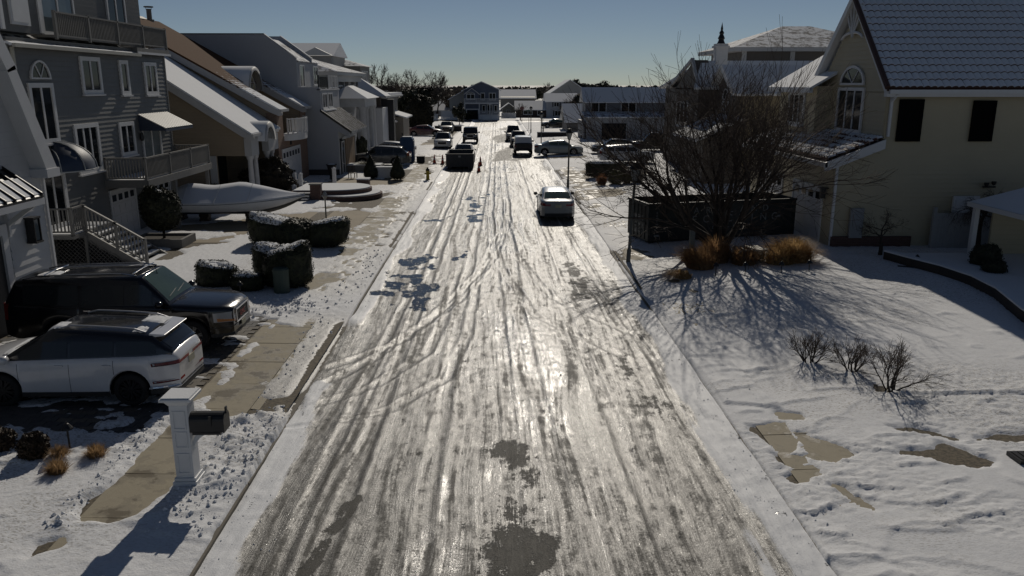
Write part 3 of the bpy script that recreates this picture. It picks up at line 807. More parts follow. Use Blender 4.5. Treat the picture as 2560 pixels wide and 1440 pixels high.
# ================================================================= houses
def P3(ax, c, s, a, z, d): return (c+s*d, a, z) if ax == 'x' else (a, c+s*d, z)
def pbox(mb, ax, c, s, a0, a1, z0, z1, d0, d1, mi=0):
    if ax == 'x': mb.box(c+s*d0, c+s*d1, a0, a1, z0, z1, mi)
    else: mb.box(a0, a1, c+s*d0, c+s*d1, z0, z1, mi)
def win(root, ax, c, s, a0, a1, z0, z1, nv=1, nh=1, fr=.11, trim=None, glass=None, proud=.08, name='window', sill=True, label=None):
    trim = trim or WHITE; glass = glass or GLASS
    if a0 > a1: a0, a1 = a1, a0
    mb = MB(); m = .045
    for b in ((a0, a1, z1-fr, z1), (a0, a1, z0, z0+fr), (a0, a0+fr, z0+fr, z1-fr), (a1-fr, a1, z0+fr, z1-fr)):
        pbox(mb, ax, c, s, *b, 0, proud)
    ia0, ia1, iz0, iz1 = a0+fr, a1-fr, z0+fr, z1-fr
    for i in range(1, nv):
        q = ia0+(ia1-ia0)*i/nv; pbox(mb, ax, c, s, q-m, q+m, iz0, iz1, 0, proud*.8)
    for j in range(1, nh):
        q = iz0+(iz1-iz0)*j/nh; pbox(mb, ax, c, s, ia0, ia1, q-m*.6, q+m*.6, 0, proud*.7)
    w = mb.build(name, trim, root, world=True)
    if label: w['label'] = label
    for i in range(nv):
        for j in range(nh):
            g = MB(); e = .02
            pbox(g, ax, c, s, ia0+(ia1-ia0)*i/nv+e, ia0+(ia1-ia0)*(i+1)/nv-e, iz0+(iz1-iz0)*j/nh+e*.5, iz0+(iz1-iz0)*(j+1)/nh-e*.5, .004, .03+.004*((i+j) % 2))
            g.build('pane', glass, w, world=True)
    if sill:
        g = MB(); pbox(g, ax, c, s, a0-.05, a1+.05, z0-.07, z0-.004, 0, proud+.06); g.build('sill', trim, w, world=True)
    return w
def archwin(root, ax, c, s, ac, z0, r, trim=None, glass=None, fr=.1, proud=.08, spokes=3, n=14, hr=None):
    trim = trim or WHITE; hr = hr or r
    ring = []; inner = []
    for i in range(n+1):
        t = math.pi*i/n
        ring.append((ac+r*math.cos(t), z0+hr*math.sin(t))); inner.append((ac+(r-fr)*math.cos(t), z0+fr*.6+(hr-fr*1.3)*math.sin(t)))
    mb = MB()
    vs_ = [P3(ax, c, s, a, z, d) for d in (0, proud) for a, z in ring] + [P3(ax, c, s, a, z, d) for d in (0, proud) for a, z in inner]
    k = n+1; fs = []
    for i in range(n):
        fs += [(k+i, k+i+1, 3*k+i+1, 3*k+i), (i, i+1, k+i+1, k+i), (2*k+i, 2*k+i+1, 3*k+i+1, 3*k+i)]
    mb.add(vs_, fs)
    pbox(mb, ax, c, s, ac-r+.01, ac+r-.01, z0, z0+fr*.6, 0, proud*.95)
    for i in range(1, spokes):
        t = math.pi*i/spokes
        mb.bar(P3(ax, c, s, ac, z0+fr*.6, proud*.6), P3(ax, c, s, ac+(r-fr)*math.cos(t), z0+(hr-fr)*math.sin(t), proud*.6), .03, .03)
    w = mb.build('arched_window', trim, root, world=True)
    g = MB(); g.add([P3(ax, c, s, a, z, .03) for a, z in inner], [tuple(range(n+1))])
    g.build('pane', glass or GLASS, w, world=True)
    return w
def garage(root, ax, c, s, a0, a1, z0, z1, panes=4, mat=None, trim=None):
    mat = mat or M('garage_white', (.55,.55,.56), .5, var=.1); trim = trim or WHITE
    mb = MB()
    pbox(mb, ax, c, s, a0-.1, a0, z0, z1+.1, 0, .07); pbox(mb, ax, c, s, a1, a1+.1, z0, z1+.1, 0, .07); pbox(mb, ax, c, s, a0, a1, z1, z1+.1, 0, .07)
    d = mb.build('garage_door', trim, root, world=True)
    n = 4; h = (z1-z0)/n
    for i in range(n):
        g = MB(); pbox(g, ax, c, s, a0+.005, a1-.005, z0+i*h+.012, z0+(i+1)*h, .0, .035)
        if i < n-1:
            q = 4
            for j in range(q):
                w = (a1-a0)/q; pbox(g, ax, c, s, a0+j*w+.1, a0+(j+1)*w-.1, z0+i*h+.1, z0+(i+1)*h-.09, .035, .05)
        g.build('panel', mat, d, world=True)
    for j in range(panes):
        w = (a1-a0)/panes; g = MB()
        pbox(g, ax, c, s, a0+j*w+w*.2, a0+(j+1)*w-w*.2, z1-h*.78, z1-h*.25, .036, .05); g.build('pane', GLASS, d, world=True)
    return d
def railing(root, pts, z, h=.95, step=.14, mat=None, top=None, name='railing', post=.1, bal=.035, snow=False):
    mat = mat or WHITE
    r = MB()
    for a, b in zip(pts[:-1], pts[1:]):
        za, zb = (a[2] if len(a) > 2 else z), (b[2] if len(b) > 2 else z)
        r.bar((a[0], a[1], za+h), (b[0], b[1], zb+h), .1, .06)
    o = r.build(name, top or mat, root, world=True)
    bl = MB(); lr = MB()
    for a, b in zip(pts[:-1], pts[1:]):
        za, zb = (a[2] if len(a) > 2 else z), (b[2] if len(b) > 2 else z)
        lr.bar((a[0], a[1], za+.1), (b[0], b[1], zb+.1), .05, .06)
        L_ = math.hypot(b[0]-a[0], b[1]-a[1]); n = max(2, int(L_/step))
        for i in range(1, n):
            t = i/n; x, y, zz = a[0]+(b[0]-a[0])*t, a[1]+(b[1]-a[1])*t, za+(zb-za)*t
            bl.box(x-bal/2, x+bal/2, y-bal/2, y+bal/2, zz+.1, zz+h-.02)
    lr.build('bottom_rail', mat, o, world=True); bl.build('balusters', mat, o, world=True)['kind'] = 'stuff'
    for a in pts:
        za = a[2] if len(a) > 2 else z
        q = MB(); q.box(a[0]-post/2, a[0]+post/2, a[1]-post/2, a[1]+post/2, za-.05, za+h+.06); q.build('post', mat, o, world=True)
    return o
def boards(root, ax, c, s, a0, a1, z0, z1, mat, h=.19, name='clapboard', cut=None):
    """lapped boards, each a wedge of its own"""
    z = z0; cache = {}
    while z < z1-.02:
        zt = min(z+h+.02, z1); A0, A1 = (a0, a1) if cut is None else cut(z+.1)
        key = (round(A0, 2), round(A1, 2), round(zt-z, 3))
        if key not in cache:
            mb = MB(); L_ = A1-A0
            prof = [(0, 0), (.045, 0), (.010, zt-z), (0, zt-z)]
            if ax == 'x': mb.prism([(s*d, q) for d, q in prof], 'y', 0, L_)
            else: mb.prism([(s*d, q) for d, q in prof], 'x', 0, L_)
            cache[key] = mb.mesh(name, mat)
        w = wloc(root)
        loc = Vector((c, A0, z)) if ax == 'x' else Vector((A0, c, z))
        inst(name, cache[key], root, loc-w)
        z += h
def slope(mb, x0, z0, x1, z1, y0, y1, t=.2, mi=0):
    mb.hull8([(x0,y0,z0-t),(x1,y0,z1-t),(x1,y1,z1-t),(x0,y1,z0-t),(x0,y0,z0),(x1,y0,z1),(x1,y1,z1),(x0,y1,z0)], mi)
def hip(mb, x0, x1, y0, y1, z0, h, ridge='x', mi=0, inset=None):
    """hip roof; ridge along the longer run"""
    w = min(x1-x0, y1-y0)/2 if inset is None else inset
    if ridge == 'x': a, b = (x0+w, (y0+y1)/2, z0+h), (x1-w, (y0+y1)/2, z0+h)
    else: a, b = ((x0+x1)/2, y0+w, z0+h), ((x0+x1)/2, y1-w, z0+h)
    v = [(x0,y0,z0),(x1,y0,z0),(x1,y1,z0),(x0,y1,z0), a, b]
    f = [(0,1,5,4),(1,2,5),(2,3,4,5),(3,0,4),(3,2,1,0)] if ridge == 'x' else [(0,1,4),(1,2,5,4),(2,3,5),(3,0,4,5),(3,2,1,0)]
    mb.add(v, f, mi)
def part(root, name, mat, fn, **kw):
    mb = MB(); fn(mb); return mb.build(name, mat, root, world=True, **kw)

RSNOW = snow_mat('roof_snow', under=(.05,.05,.055), cover=(.22,.36), scale=1.1)
RSNOWT = snow_mat('roof_snow_thin', under=(.06,.055,.055), cover=(.36,.56), scale=1.6)
RROWS = snow_mat('roof_snow_rows', under=(.06,.05,.045), cover=(.36,.52), scale=2.0, lines=('Z', 1.6, .35))
FASC = M('fascia_grey', (.42,.42,.42), .55, var=.1)

# ---------------------------------------------------------------- grey three-storey house, left
GREY = M('grey_clapboard', (.15,.15,.145), .55, var=.14, vscale=1.2)
GDECK = M('deck_grey', (.17,.165,.155), .65, var=.2)
h = thing('house', 'three-storey grey clapboard house with decks, lattice steps and blue awnings', 'house', (-17, 36, .25))
X = -16.8
part(h, 'wall', siding_mat('grey_side_siding', (.13,.13,.128)), lambda m: m.box(-28, X-.02, 29.15, 42.55, .1, 8.6))
boards(h, 'x', X-.02, 1, 29.15, 42.55, .25, 8.35, GREY)
part(h, 'corner_board', GREY, lambda m: (m.box(X-.05, X+.04, 42.5, 42.62, .2, 8.4)))
for y0, y1, z0, z1, nv in ((29.96,31.63,4.83,7.04,2),(33.9,35.6,6.59,8.09,2),(37.37,38.26,6.52,8.04,1),(39.95,41.41,6.48,8.02,2),(32.75,34.76,3.44,5.43,3),(36.65,38.18,3.83,5.33,2)):
    win(h, 'x', X, 1, y0, y1, z0, z1, nv, fr=.17)
archwin(h, 'x', X, 1, 30.9, 7.17, .68)
win(h, 'x', X, 1, 38.95, 41.1, 2.96, 5.05, 2, name='sliding_door', sill=False, glass=glass_mat('pale_glass', (.10,.12,.13)))
dd = win(h, 'x', X, 1, 29.85, 31.6, 1.62, 3.8, 2, 1, fr=.2, name='entry_door', sill=False, label='white double entry door under the dome awning')
garage(h, 'x', X, 1, 35.15, 37.5, .27, 2.4); garage(h, 'x', X, 1, 38.85, 41.5, .27, 2.3)
# dome awning over the door
AWN = M('awning_blue', (.022,.035,.065), .55, var=.25)
mb = MB(); n = 10; rows_ = []
for i in range(n+1):
    t = math.pi*i/n; rr_ = []
    for j in range(7):
        e = j/6*math.pi/2
        rr_.append((X+.03+1.35*math.sin(e)*math.sin(t) if True else 0, 31.2-1.55*math.cos(t)*(.25+.75*math.sin(e)), 3.85+1.05*math.cos(e)*math.sin(t)**.6 if 0 < i < n else 3.85))
    rows_.append(rr_)
mb.grid(rows_)
dome = mb.build('dome_awning', AWN, h, world=True, smooth=True)
mb = MB()
for i in (2, 4, 6, 8): mb.tube([(p[0]+.012, p[1], p[2]+.012) for p in rows_[i]], .022, 5)
mb.tube([(p[-1][0], p[-1][1], p[-1][2]-.02) for p in rows_], .03, 5)
mb.build('rib', M('awning_rib', (.3,.32,.33), .5), dome, world=True)
# striped awning over the slider
aw = part(h, 'striped_awning', AWN, lambda m: (slope(m, X+.02, 5.62, X+1.25, 4.98, 38.8, 42.3, .03), m.prism([(X+.02,5.6),(X+1.25,4.96),(X+1.25,4.86),(X+.02,4.86)], 'y', 42.26, 42.3), m.prism([(X+.02,5.6),(X+1.25,4.96),(X+1.25,4.86),(X+.02,4.86)], 'y', 38.8, 38.84), m.box(X+1.22, X+1.25, 38.84, 42.26, 4.82, 4.96)))
for i in range(13):
    y = 38.87+i*.268
    part(aw, 'stripe', M('awning_stripe', (.50,.50,.47), .5), lambda m: slope(m, X+.03, 5.632, X+1.26, 4.992, y, y+.15, .02))
# upper storey, pent roof and roof deck
part(h, 'upper_wall', siding_mat('grey_siding', (.14,.14,.137), .19), lambda m: m.box(-28, -17.6, 29.2, 42.2, 8.6, 12.2))
part(h, 'bay_wall', siding_mat('grey_siding', (.14,.14,.137), .19), lambda m: m.box(-19, -17.02, 29.35, 31.9, 8.8, 12.2))
for yy in (29.4, 31.86): part(h, 'corner_board', WHITE, lambda m: m.box(-17.03, -16.96, yy-.09, yy+.09, 8.85, 12.2))
part(h, 'vent_panel', WHITE, lambda m: (m.box(-17.02, -16.95, 29.9, 31.1, 9.05, 10.1), m.box(-16.95, -16.93, 30.0, 31.0, 9.15, 10.0)))
ov = MB(); ov.lathe([(.42,0),(.42,.08),(.34,.08)], 20, (-17.02, 30.45, 10.75), axis='x')
ovo = ov.build('oval_window', WHITE, h, world=True)
part(ovo, 'pane', glass_mat('pale_glass'), lambda m: m.lathe([(.35,.03),(0,.03)], 20, (-17.02, 30.45, 10.75), axis='x'))
win(h, 'x', -17.6, 1, 38.6, 40.5, 9.2, 11.2, 2); win(h, 'x', -17.6, 1, 33.0, 35.6, 8.9, 11.2, 2, name='sliding_door', glass=glass_mat('pale_glass'))
part(h, 'pent_roof', RROWS, lambda m: slope(m, X+.28, 8.36, -17.65, 8.80, 29.0, 39.0, .12))
part(h, 'gutter', M('gutter_cream', (.42,.40,.34), .5), lambda m: m.box(X+.28, X+.40, 28.95, 39.05, 8.24, 8.37))
part(h, 'downspout', M('gutter_cream', (.42,.40,.34), .5), lambda m: (m.box(X+.02, X+.12, 29.22, 29.32, .4, 8.25)))
part(h, 'roof_deck', GDECK, lambda m: (m.box(-17.6, -16.55, 39.0, 42.75, 8.42, 8.64), m.box(-17.6, -16.65, 32.2, 39.0, 8.72, 8.82)))
part(h, 'deck_fascia', WHITE, lambda m: m.box(-16.55, -16.5, 38.95, 42.8, 8.36, 8.46))
railing(h, [(-16.66,32.2),(-16.66,34.8),(-16.66,37.4),(-16.66,40),(-16.66,42.7),(-17.5,42.7)], 8.7, .95, .13, GDECK, bal=.045)
# lower balcony
part(h, 'balcony_floor', GDECK, lambda m: (m.box(X, -15.0, 34.9, 42.8, 2.72, 2.94), m.box(-15.0, -14.94, 34.86, 42.84, 2.66, 2.98), m.box(X, -15, 34.82, 34.9, 2.66, 2.98)))
part(h, 'balcony_snow', SNOW, lambda m: m.box(X+.05, -15.1, 35.0, 42.7, 2.945, 2.985))
railing(h, [(X+.05,34.95),(-15.05,34.95),(-15.05,37.6),(-15.05,40.2),(-15.05,42.75),(X+.05,42.75)], 2.95, .95, .13, GDECK, bal=.045)
for yy in (38.1, 42.5): part(h, 'balcony_post', GDECK, lambda m: m.box(-15.2, -15.04, yy-.08, yy+.08, .2, 2.72))
# entry stair with lattice skirt
part(h, 'landing', GDECK, lambda m: m.box(X, -15.5, 29.3, 32.3, 1.45, 1.6))
part(h, 'landing_snow', SNOW, lambda m: m.box(X+.1, -15.55, 29.4, 32.2, 1.604, 1.64))
nst = 7
for i in range(nst):
    x0 = -15.5+i*.3; z = 1.6-(i+1)*.19
    part(h, 'stair_tread', GDECK, lambda m: m.box(x0-.02, x0+.32, 30.3, 32.3, z-.05, z))
    part(h, 'stair_snow', SNOW, lambda m: m.box(x0+.02, x0+.31, 30.4, 32.2, z+.004, z+.035))
for yy in (30.2, 32.3): part(h, 'stringer', GDECK, lambda m: m.prism([(-15.5,1.6),(-15.5,1.2),(-13.4,-.05),(-13.4,.28)], 'y', yy, yy+.08))
railing(h, [(-16.75,29.35),(-15.55,29.35),(-15.55,30.2)], 1.62, .95, .13, GDECK, bal=.045)
railing(h, [(-15.5,30.24,1.6),(-14.4,30.24,.95),(-13.35,30.24,.3)], 0, .95, .13, GDECK, bal=.045, name='stair_rail')
def lattice(m):
    z1f = lambda x: 1.42 if x < -15.5 else max(.25, 1.3-(x+15.5)*.6)
    for sgn in (1, -1):
        for i in range(-30, 40):
            x = -16.8+i*.16
            a = None
            for q in range(60):
                t = q*.03; xx = x+sgn*t; zz = .28+t
                ok = -16.75 < xx < -13.5 and zz < z1f(xx)
                if ok and a is None: a = (xx, zz)
                if a is not None and (not ok):
                    if abs(xx-a[0]) > .06: m.bar((a[0], 30.17+.012*sgn, a[1]), (xx, 30.17+.012*sgn, zz), .012, .045, up=(0,1,0))
                    a = None; break
lt = part(h, 'lattice_skirt', GDECK, lattice)
part(lt, 'skirt_frame', GDECK, lambda m: (m.box(-16.8,-15.4,30.1,30.2,.2,.3), m.box(-15.56,-15.46,30.1,30.2,.3,1.45), m.box(-16.8,-15.56,30.1,30.2,1.35,1.45), m.box(-16.8,-16.7,30.1,30.2,.3,1.35)))
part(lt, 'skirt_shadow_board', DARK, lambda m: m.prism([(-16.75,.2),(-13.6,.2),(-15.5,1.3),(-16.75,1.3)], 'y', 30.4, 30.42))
part(h, 'wall_lamp', BLACKM, lambda m: m.lathe([(.0,.3),(.08,.25),(.1,0),(.06,-.1),(0,-.12)], 8, (X+.12, 38.75, 4.5)))

# ---------------------------------------------------------------- white house at the left edge
WSH = M('white_shingle', (.50,.51,.52), .6, var=.1)
h = thing('house', 'white shingled house with black seamed awning over its garage', 'house', (-14.5, 20, .3))
X = -13.5
part(h, 'wall', siding_mat('white_siding', (.46,.47,.48), .22), lambda m: m.prism([(24.0,.1),(10,.1),(10,9),(21.6,9.6),(22.6,7.6),(24.0,4.4)], 'x', -26, X))
boards(h, 'x', X, 1, 22.1, 24.02, .3, 4.4, WSH, .24, 'shingle_course')
part(h, 'rake_board', WHITE, lambda m: (m.hull8([(X,22.45,7.35),(X+.45,22.45,7.35),(X+.45,23.75,4.45),(X,23.75,4.45),(X,22.85,7.5),(X+.45,22.85,7.5),(X+.45,24.25,4.6),(X,24.25,4.6)]), m.hull8([(X,21.2,9.4),(X+.45,21.2,9.4),(X+.45,22.5,7.3),(X,22.5,7.3),(X,21.6,9.6),(X+.45,21.6,9.6),(X+.45,22.95,7.4),(X,22.95,7.4)])))
part(h, 'eave_return', WHITE, lambda m: m.box(X, X+.5, 23.6, 24.3, 4.35, 4.6))
aw = part(h, 'seamed_awning', BLACKM, lambda m: (slope(m, X+.02, 4.75, -12.5, 4.02, 14, 22.35, .06), m.box(X, -12.52, 22.25, 22.33, 3.8, 3.98)))
for i in range(12):
    y = 22.3-i*.42
    part(aw, 'seam', BLACKM, lambda m: slope(m, X+.02, 4.83, -12.49, 4.10, y-.02, y+.02, .08))
    if i < 11: part(aw, 'snow_strip', SNOW, lambda m: slope(m, X+.42, 4.50, -12.54, 4.075, y-.36, y-.06, .02))
part(h, 'awning_fascia', WHITE, lambda m: m.box(-12.62, -12.5, 14, 22.38, 3.78, 3.95))
part(h, 'bracket', WHITE, lambda m: (m.bar((X,22.1,3.2), (-12.65,22.1,3.8), .1, .12), m.box(X, X+.1, 22.05, 22.15, 2.9, 3.8)))
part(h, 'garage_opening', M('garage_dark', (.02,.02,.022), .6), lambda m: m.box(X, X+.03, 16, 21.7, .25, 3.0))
part(h, 'door_casing', WHITE, lambda m: (m.box(X, X+.1, 21.7, 21.95, .25, 3.3), m.box(X, X+.1, 15.8, 21.7, 3.0, 3.3)))
ln = part(h, 'lantern', BLACKM, lambda m: (m.box(X+.05, X+.3, 22.9, 22.93, 2.6, 3.25), m.box(X+.05, X+.3, 23.2, 23.23, 2.6, 3.25), m.box(X+.03, X+.32, 22.88, 23.25, 3.25, 3.3), m.box(X+.03, X+.32, 22.88, 23.25, 2.55, 2.6), m.box(X+.05, X+.08, 22.93, 23.2, 2.6, 3.25)))
part(ln, 'lamp_glass', glass_mat('pale_glass'), lambda m: m.box(X+.1, X+.27, 22.96, 23.17, 2.62, 3.22))
part(h, 'downspout', WHITE, lambda m: m.box(X, X+.1, 24.05, 24.15, .4, 4.4))

# ---------------------------------------------------------------- tan and brick house with long roofs
TAN = siding_mat('tan_siding', (.27,.215,.15), .16)
BRK = brick_mat('house_brick', (.20,.115,.075), (.25,.15,.10), (.26,.23,.20))
kk = NT('brown_shingle_snow'); p = kk.pos()
g = kk.n('ShaderNodeSeparateXYZ'); kk.l(kk.n('ShaderNodeNewGeometry').outputs['Position'], g.inputs[0])
m_ = kk.math('ADD', kk.noise(p, 2.2, 7, .7), kk.math('MULTIPLY', kk.math('ADD', g.outputs[0], 16.3), .15))
w = kk.n('ShaderNodeTexWave', wave_type='BANDS', bands_direction='Z', wave_profile='SAW'); w.inputs['Scale'].default_value = 2.6; w.inputs['Distortion'].default_value = .6
kk.l(p, w.inputs['Vector'])
m_ = kk.math('ADD', m_, kk.math('MULTIPLY', w.outputs['Fac'], .16))
fc = kk.ramp(m_, .48, .72)
kk.l(kk.mix(fc, kk.mix(kk.noise(p, 12, 4), (.06,.030,.015), (.125,.066,.034)), (.78,.80,.83)), kk.b.inputs['Base Color'])
kk.b.inputs['Roughness'].default_value = .9; kk.b.inputs['Specular IOR Level'].default_value = .1
kk.l(kk.bump(w.outputs['Fac'], .6, .03, kk.bump(fc, .5, .03)), kk.b.inputs['Normal'])
BSNOW = kk.mat
h = thing('house', 'tan and brick house with long roofs sloping to the street and arched dormer', 'house', (-16, 52, .25))
zr = lambda x: 5.45+.566*(-13.7-x)
for y0, y1 in ((52.5,53.9),(58.9,60.4)):
    part(h, 'wall', TAN, lambda m: m.prism([(-25,.1),(-14,.1),(-14,zr(-14)-.2),(-25,zr(-25)-.2)], 'y', y0, y1))
part(h, 'wall', TAN, lambda m: m.prism([(-25,.1),(-14,.1),(-14,3.65),(-16.7,3.65),(-16.7,zr(-16.7)-.2),(-25,zr(-25)-.2)], 'y', 53.9, 58.9))
for y0, y1, xa in ((52.15,54.0,-13.6),(54.0,58.75,-16.6),(58.75,60.7,-13.6)):
    part(h, 'roof', BSNOW, lambda m: slope(m, xa, zr(xa)+.05, -24, zr(-24)+.05, y0, y1, .12))
part(h, 'back_roof', BSNOW, lambda m: slope(m, -24, zr(-24)+.05, -31, 7.2, 52.15, 60.7, .12))
for y0 in (52.12, 58.72):
    part(h, 'rake_board', FASC, lambda m: m.prism([(-13.45,zr(-13.45)-.08),(-24,zr(-24)-.08),(-24,zr(-24)-.5),(-14.3,zr(-14.3)-.5),(-13.7,zr(-13.7)-.42),(-13.45,zr(-13.45)-.22)], 'y', y0, y0+.06))
part(h, 'gutter', FASC, lambda m: (m.box(-13.72,-13.5,52.1,53.98,5.28,5.45), m.box(-13.72,-13.5,58.75,60.75,5.28,5.45)))
part(h, 'brick_front', BRK, lambda m: m.box(-14.0, -13.93, 52.45, 60.45, .1, 3.6))
for ya, yb in ((52.45,53.9),(58.9,60.45)): part(h, 'brick_front', BRK, lambda m: m.box(-14.0, -13.93, ya, yb, 3.6, 5.3))
part(h, 'brick_side', brick_mat('house_brick_side', (.17,.105,.07), (.21,.13,.09), (.22,.2,.18), plane='y'), lambda m: m.box(-14.6, -13.95, 52.42, 52.5, .1, 5.2))
garage(h, 'x', -13.93, 1, 53.2, 57.9, .25, 2.75, 6)
part(h, 'vent', DARK, lambda m: m.box(-13.93, -13.90, 55.4, 55.8, 3.0, 3.4))
# barrel dormer and its arched window
def barrel(m, xc0, xc1, yc, zc, r, t=.12, n=14, a0=0.0):
    rs = []
    for rr_, x in ((r, xc0), (r, xc1)): rs.append([(x, yc+rr_*math.cos(a0+(math.pi-2*a0)*i/n), zc+rr_*math.sin(a0+(math.pi-2*a0)*i/n)) for i in range(n+1)])
    rs2 = [[(x, yc+(r-t)*math.cos(a0+(math.pi-2*a0)*i/n), zc+(r-t)*math.sin(a0+(math.pi-2*a0)*i/n)) for i in range(n+1)] for x in (xc0, xc1)]
    m.grid([rs2[1], rs[1], rs[0], rs2[0]])
dm = part(h, 'dormer_roof', SNOW, lambda m: barrel(m, -16.25, -20.5, 56.4, 6.55, 1.62), smooth=True)
part(dm, 'dormer_rim', FASC, lambda m: barrel(m, -16.18, -16.3, 56.4, 6.52, 1.6, .22), smooth=True)
part(h, 'dormer_wall', TAN, lambda m: m.prism([(56.4+1.5*math.cos(math.pi*i/12), 6.5+1.5*math.sin(math.pi*i/12)) for i in range(13)]+[(54.9,3.7),(57.9,3.7)], 'x', -16.75, -16.66))
archwin(h, 'x', -16.66, 1, 56.4, 6.35, 1.3, trim=FASC, glass=glass_mat('warm_glass', (.30,.28,.20), .2), spokes=4)
win(h, 'x', -16.66, 1, 55.3, 57.5, 3.8, 6.2, 2, name='balcony_door', trim=FASC, sill=False)
# rounded balcony
arc = [(-13.95+.85*math.sin(math.pi*i/10), 56.4-2.4*math.cos(math.pi*i/10)) for i in range(11)]
bf = part(h, 'balcony_floor', WHITE, lambda m: m.prism(arc, 'z', 3.35, 3.78))
part(bf, 'balcony_snow', SNOW, lambda m: m.prism(arc, 'z', 3.784, 3.83))
railing(h, arc[1:-1], 3.8, .95, .16, WHITE, bal=.06)
# entry wing
zl = lambda x: 4.36+.66*(-13.9-x)
part(h, 'wing_wall', TAN, lambda m: (m.prism([(-22,.1),(-16.0,.1),(-16.0,3.0),(-14.25,3.0),(-14.25,zl(-14.25)-.25),(-22,zl(-22)-.25)], 'y', 46.6, 46.85), m.box(-22,-17.5,46.85,52.4,.1,4.2)))
part(h, 'porch_post', FASC, lambda m: m.box(-16.35, -15.98, 46.5, 46.62, .1, 3.0))
part(h, 'wing_roof', RSNOW, lambda m: slope(m, -13.75, zl(-13.75)+.05, -21, zl(-21)+.05, 46.2, 52.48, .12))
part(h, 'rake_board', FASC, lambda m: m.prism([(-13.6,zl(-13.6)-.08),(-21,zl(-21)-.08),(-21,zl(-21)-.5),(-14.3,zl(-14.3)-.5),(-13.8,zl(-13.8)-.4),(-13.6,zl(-13.6)-.2)], 'y', 46.15, 46.22))
part(h, 'wing_gutter', FASC, lambda m: (m.box(-13.85,-13.62,46.1,47.9,4.1,4.26), m.box(-13.85,-13.62,50.1,51.6,4.1,4.26)))
dm = part(h, 'entry_barrel', SNOW, lambda m: barrel(m, -13.5, -16.2, 49.0, 3.75, 1.12), smooth=True)
part(dm, 'entry_arch', FASC, lambda m: barrel(m, -13.42, -13.6, 49.0, 3.72, 1.1, .28), smooth=True)
part(h, 'porch_shade_sheet', DARK, lambda m: m.box(-17.45, -17.3, 46.9, 52.3, .2, 3.9))  # dark sheet on the back wall paints in the porch's inner shade
for ya, yb in ((46.5,47.95),(50.05,52.3)): part(h, 'porch_beam', FASC, lambda m: m.box(-14.3,-13.9,ya,yb,3.0,4.0))
for yy in (46.75, 47.75, 50.25, 51.3):
    part(h, 'column', M('column_white', (.45,.45,.46), .5), lambda m: m.lathe([(.24,.15),(.24,.35),(.17,.42),(.14,2.75),(.2,2.85),(.22,3.0)], 12, (-14.1, yy, 0)), smooth=True)
part(h, 'flue', M('flue_metal', (.16,.13,.11), .4, .8), lambda m: (m.lathe([(.3,10.9),(.3,11.35),(.17,11.36),(.17,12.05),(0,12.06)], 12, (-24.0,62.1-3,0)), m.lathe([(.32,12.15),(.32,12.22),(0,12.25)], 12, (-24,59.1,0)), m.box(-24.2,-24.17,59.09,59.11,12.0,12.2), m.box(-23.83,-23.8,59.09,59.11,12.0,12.2)))

# ---------------------------------------------------------------- pale stucco house with shed roofs
STU = M('pale_stucco', (.40,.41,.43), .75, var=.08, vscale=.6, bump=.3, bscale=90)
h = thing('house', 'pale stucco house with slanted parapet and steep metal shed roof', 'house', (-14, 64, .25))
prof = [(-32,.1),(-11.7,.1),(-11.7,3.85),(-12.9,4.75),(-12.9,6.6),(-14.5,6.6),(-14.5,8.6),(-16.7,10.2),(-32,10.2)]
part(h, 'wall', STU, lambda m: m.prism(prof, 'y', 61.25, 68.4))
top = [(-32,.1),(-11.7,.1),(-11.7,3.55),(-10.85,3.1),(-10.85,3.6),(-12.9,5.1),(-12.9,6.78),(-14.5,6.78),(-14.5,8.84),(-16.7,10.5),(-32,10.5)]
part(h, 'gable_wall', STU, lambda m: m.prism(top, 'y', 61.0, 61.25))
part(h, 'parapet', STU, lambda m: m.prism([(-14.4,8.6),(-14.4,8.9),(-16.7,10.6),(-20,10.6),(-20,8.6)], 'y', 65.6, 65.85))
part(h, 'coping', SNOW, lambda m: (m.hull8([(-14.45,60.96,8.86),(-16.72,60.96,10.52),(-16.72,61.28,10.52),(-14.45,61.28,8.86),(-14.45,60.96,8.9),(-16.72,60.96,10.56),(-16.72,61.28,10.56),(-14.45,61.28,8.9)]), m.hull8([(-14.35,65.56,8.92),(-16.72,65.56,10.62),(-16.72,65.9,10.62),(-14.35,65.9,8.92),(-14.35,65.56,8.97),(-16.72,65.56,10.67),(-16.72,65.9,10.67),(-14.35,65.9,8.97)])))
part(h, 'roof_edge', BLACKM, lambda m: m.box(-32,-16.7,60.95,61.3,10.505,10.56))
part(h, 'upper_roof', RSNOWT, lambda m: slope(m, -14.4, 8.66, -16.7, 10.26, 61.26, 68.4, .05))
win(h, 'x', -14.5, 1, 61.7, 63.2, 6.75, 8.4, 1, name='balcony_door', sill=False)
win(h, 'x', -14.5, 1, 66.2, 68.0, 6.9, 8.4, 2)
railing(h, [(-13.0,61.2),(-13.0,64.4)], 6.62, .95, .13, BLACKM, bal=.03)
g4 = railing(h, [(-13.0,65.0),(-13.0,66.2),(-13.0,67.4),(-13.0,68.35)], 6.62, 1.0, .5, WHITE, name='glass_railing')
part(h, 'balcony_edge', WHITE, lambda m: m.box(-13.1,-12.82,61.0,68.45,6.55,6.64))
win(h, 'x', -12.9, 1, 61.5, 63.3, 5.2, 6.35, 2); win(h, 'x', -12.9, 1, 63.6, 65.4, 5.2, 6.35, 2)
sh = part(h, 'shed_roof', snow_mat('shed_roof_snow', under=(.07,.065,.06), cover=(.42,.62), scale=2.2, lines=('Y', 1.1, .3)), lambda m: slope(m, -10.75, 3.56, -12.9, 5.12, 61.26, 68.6, .14))
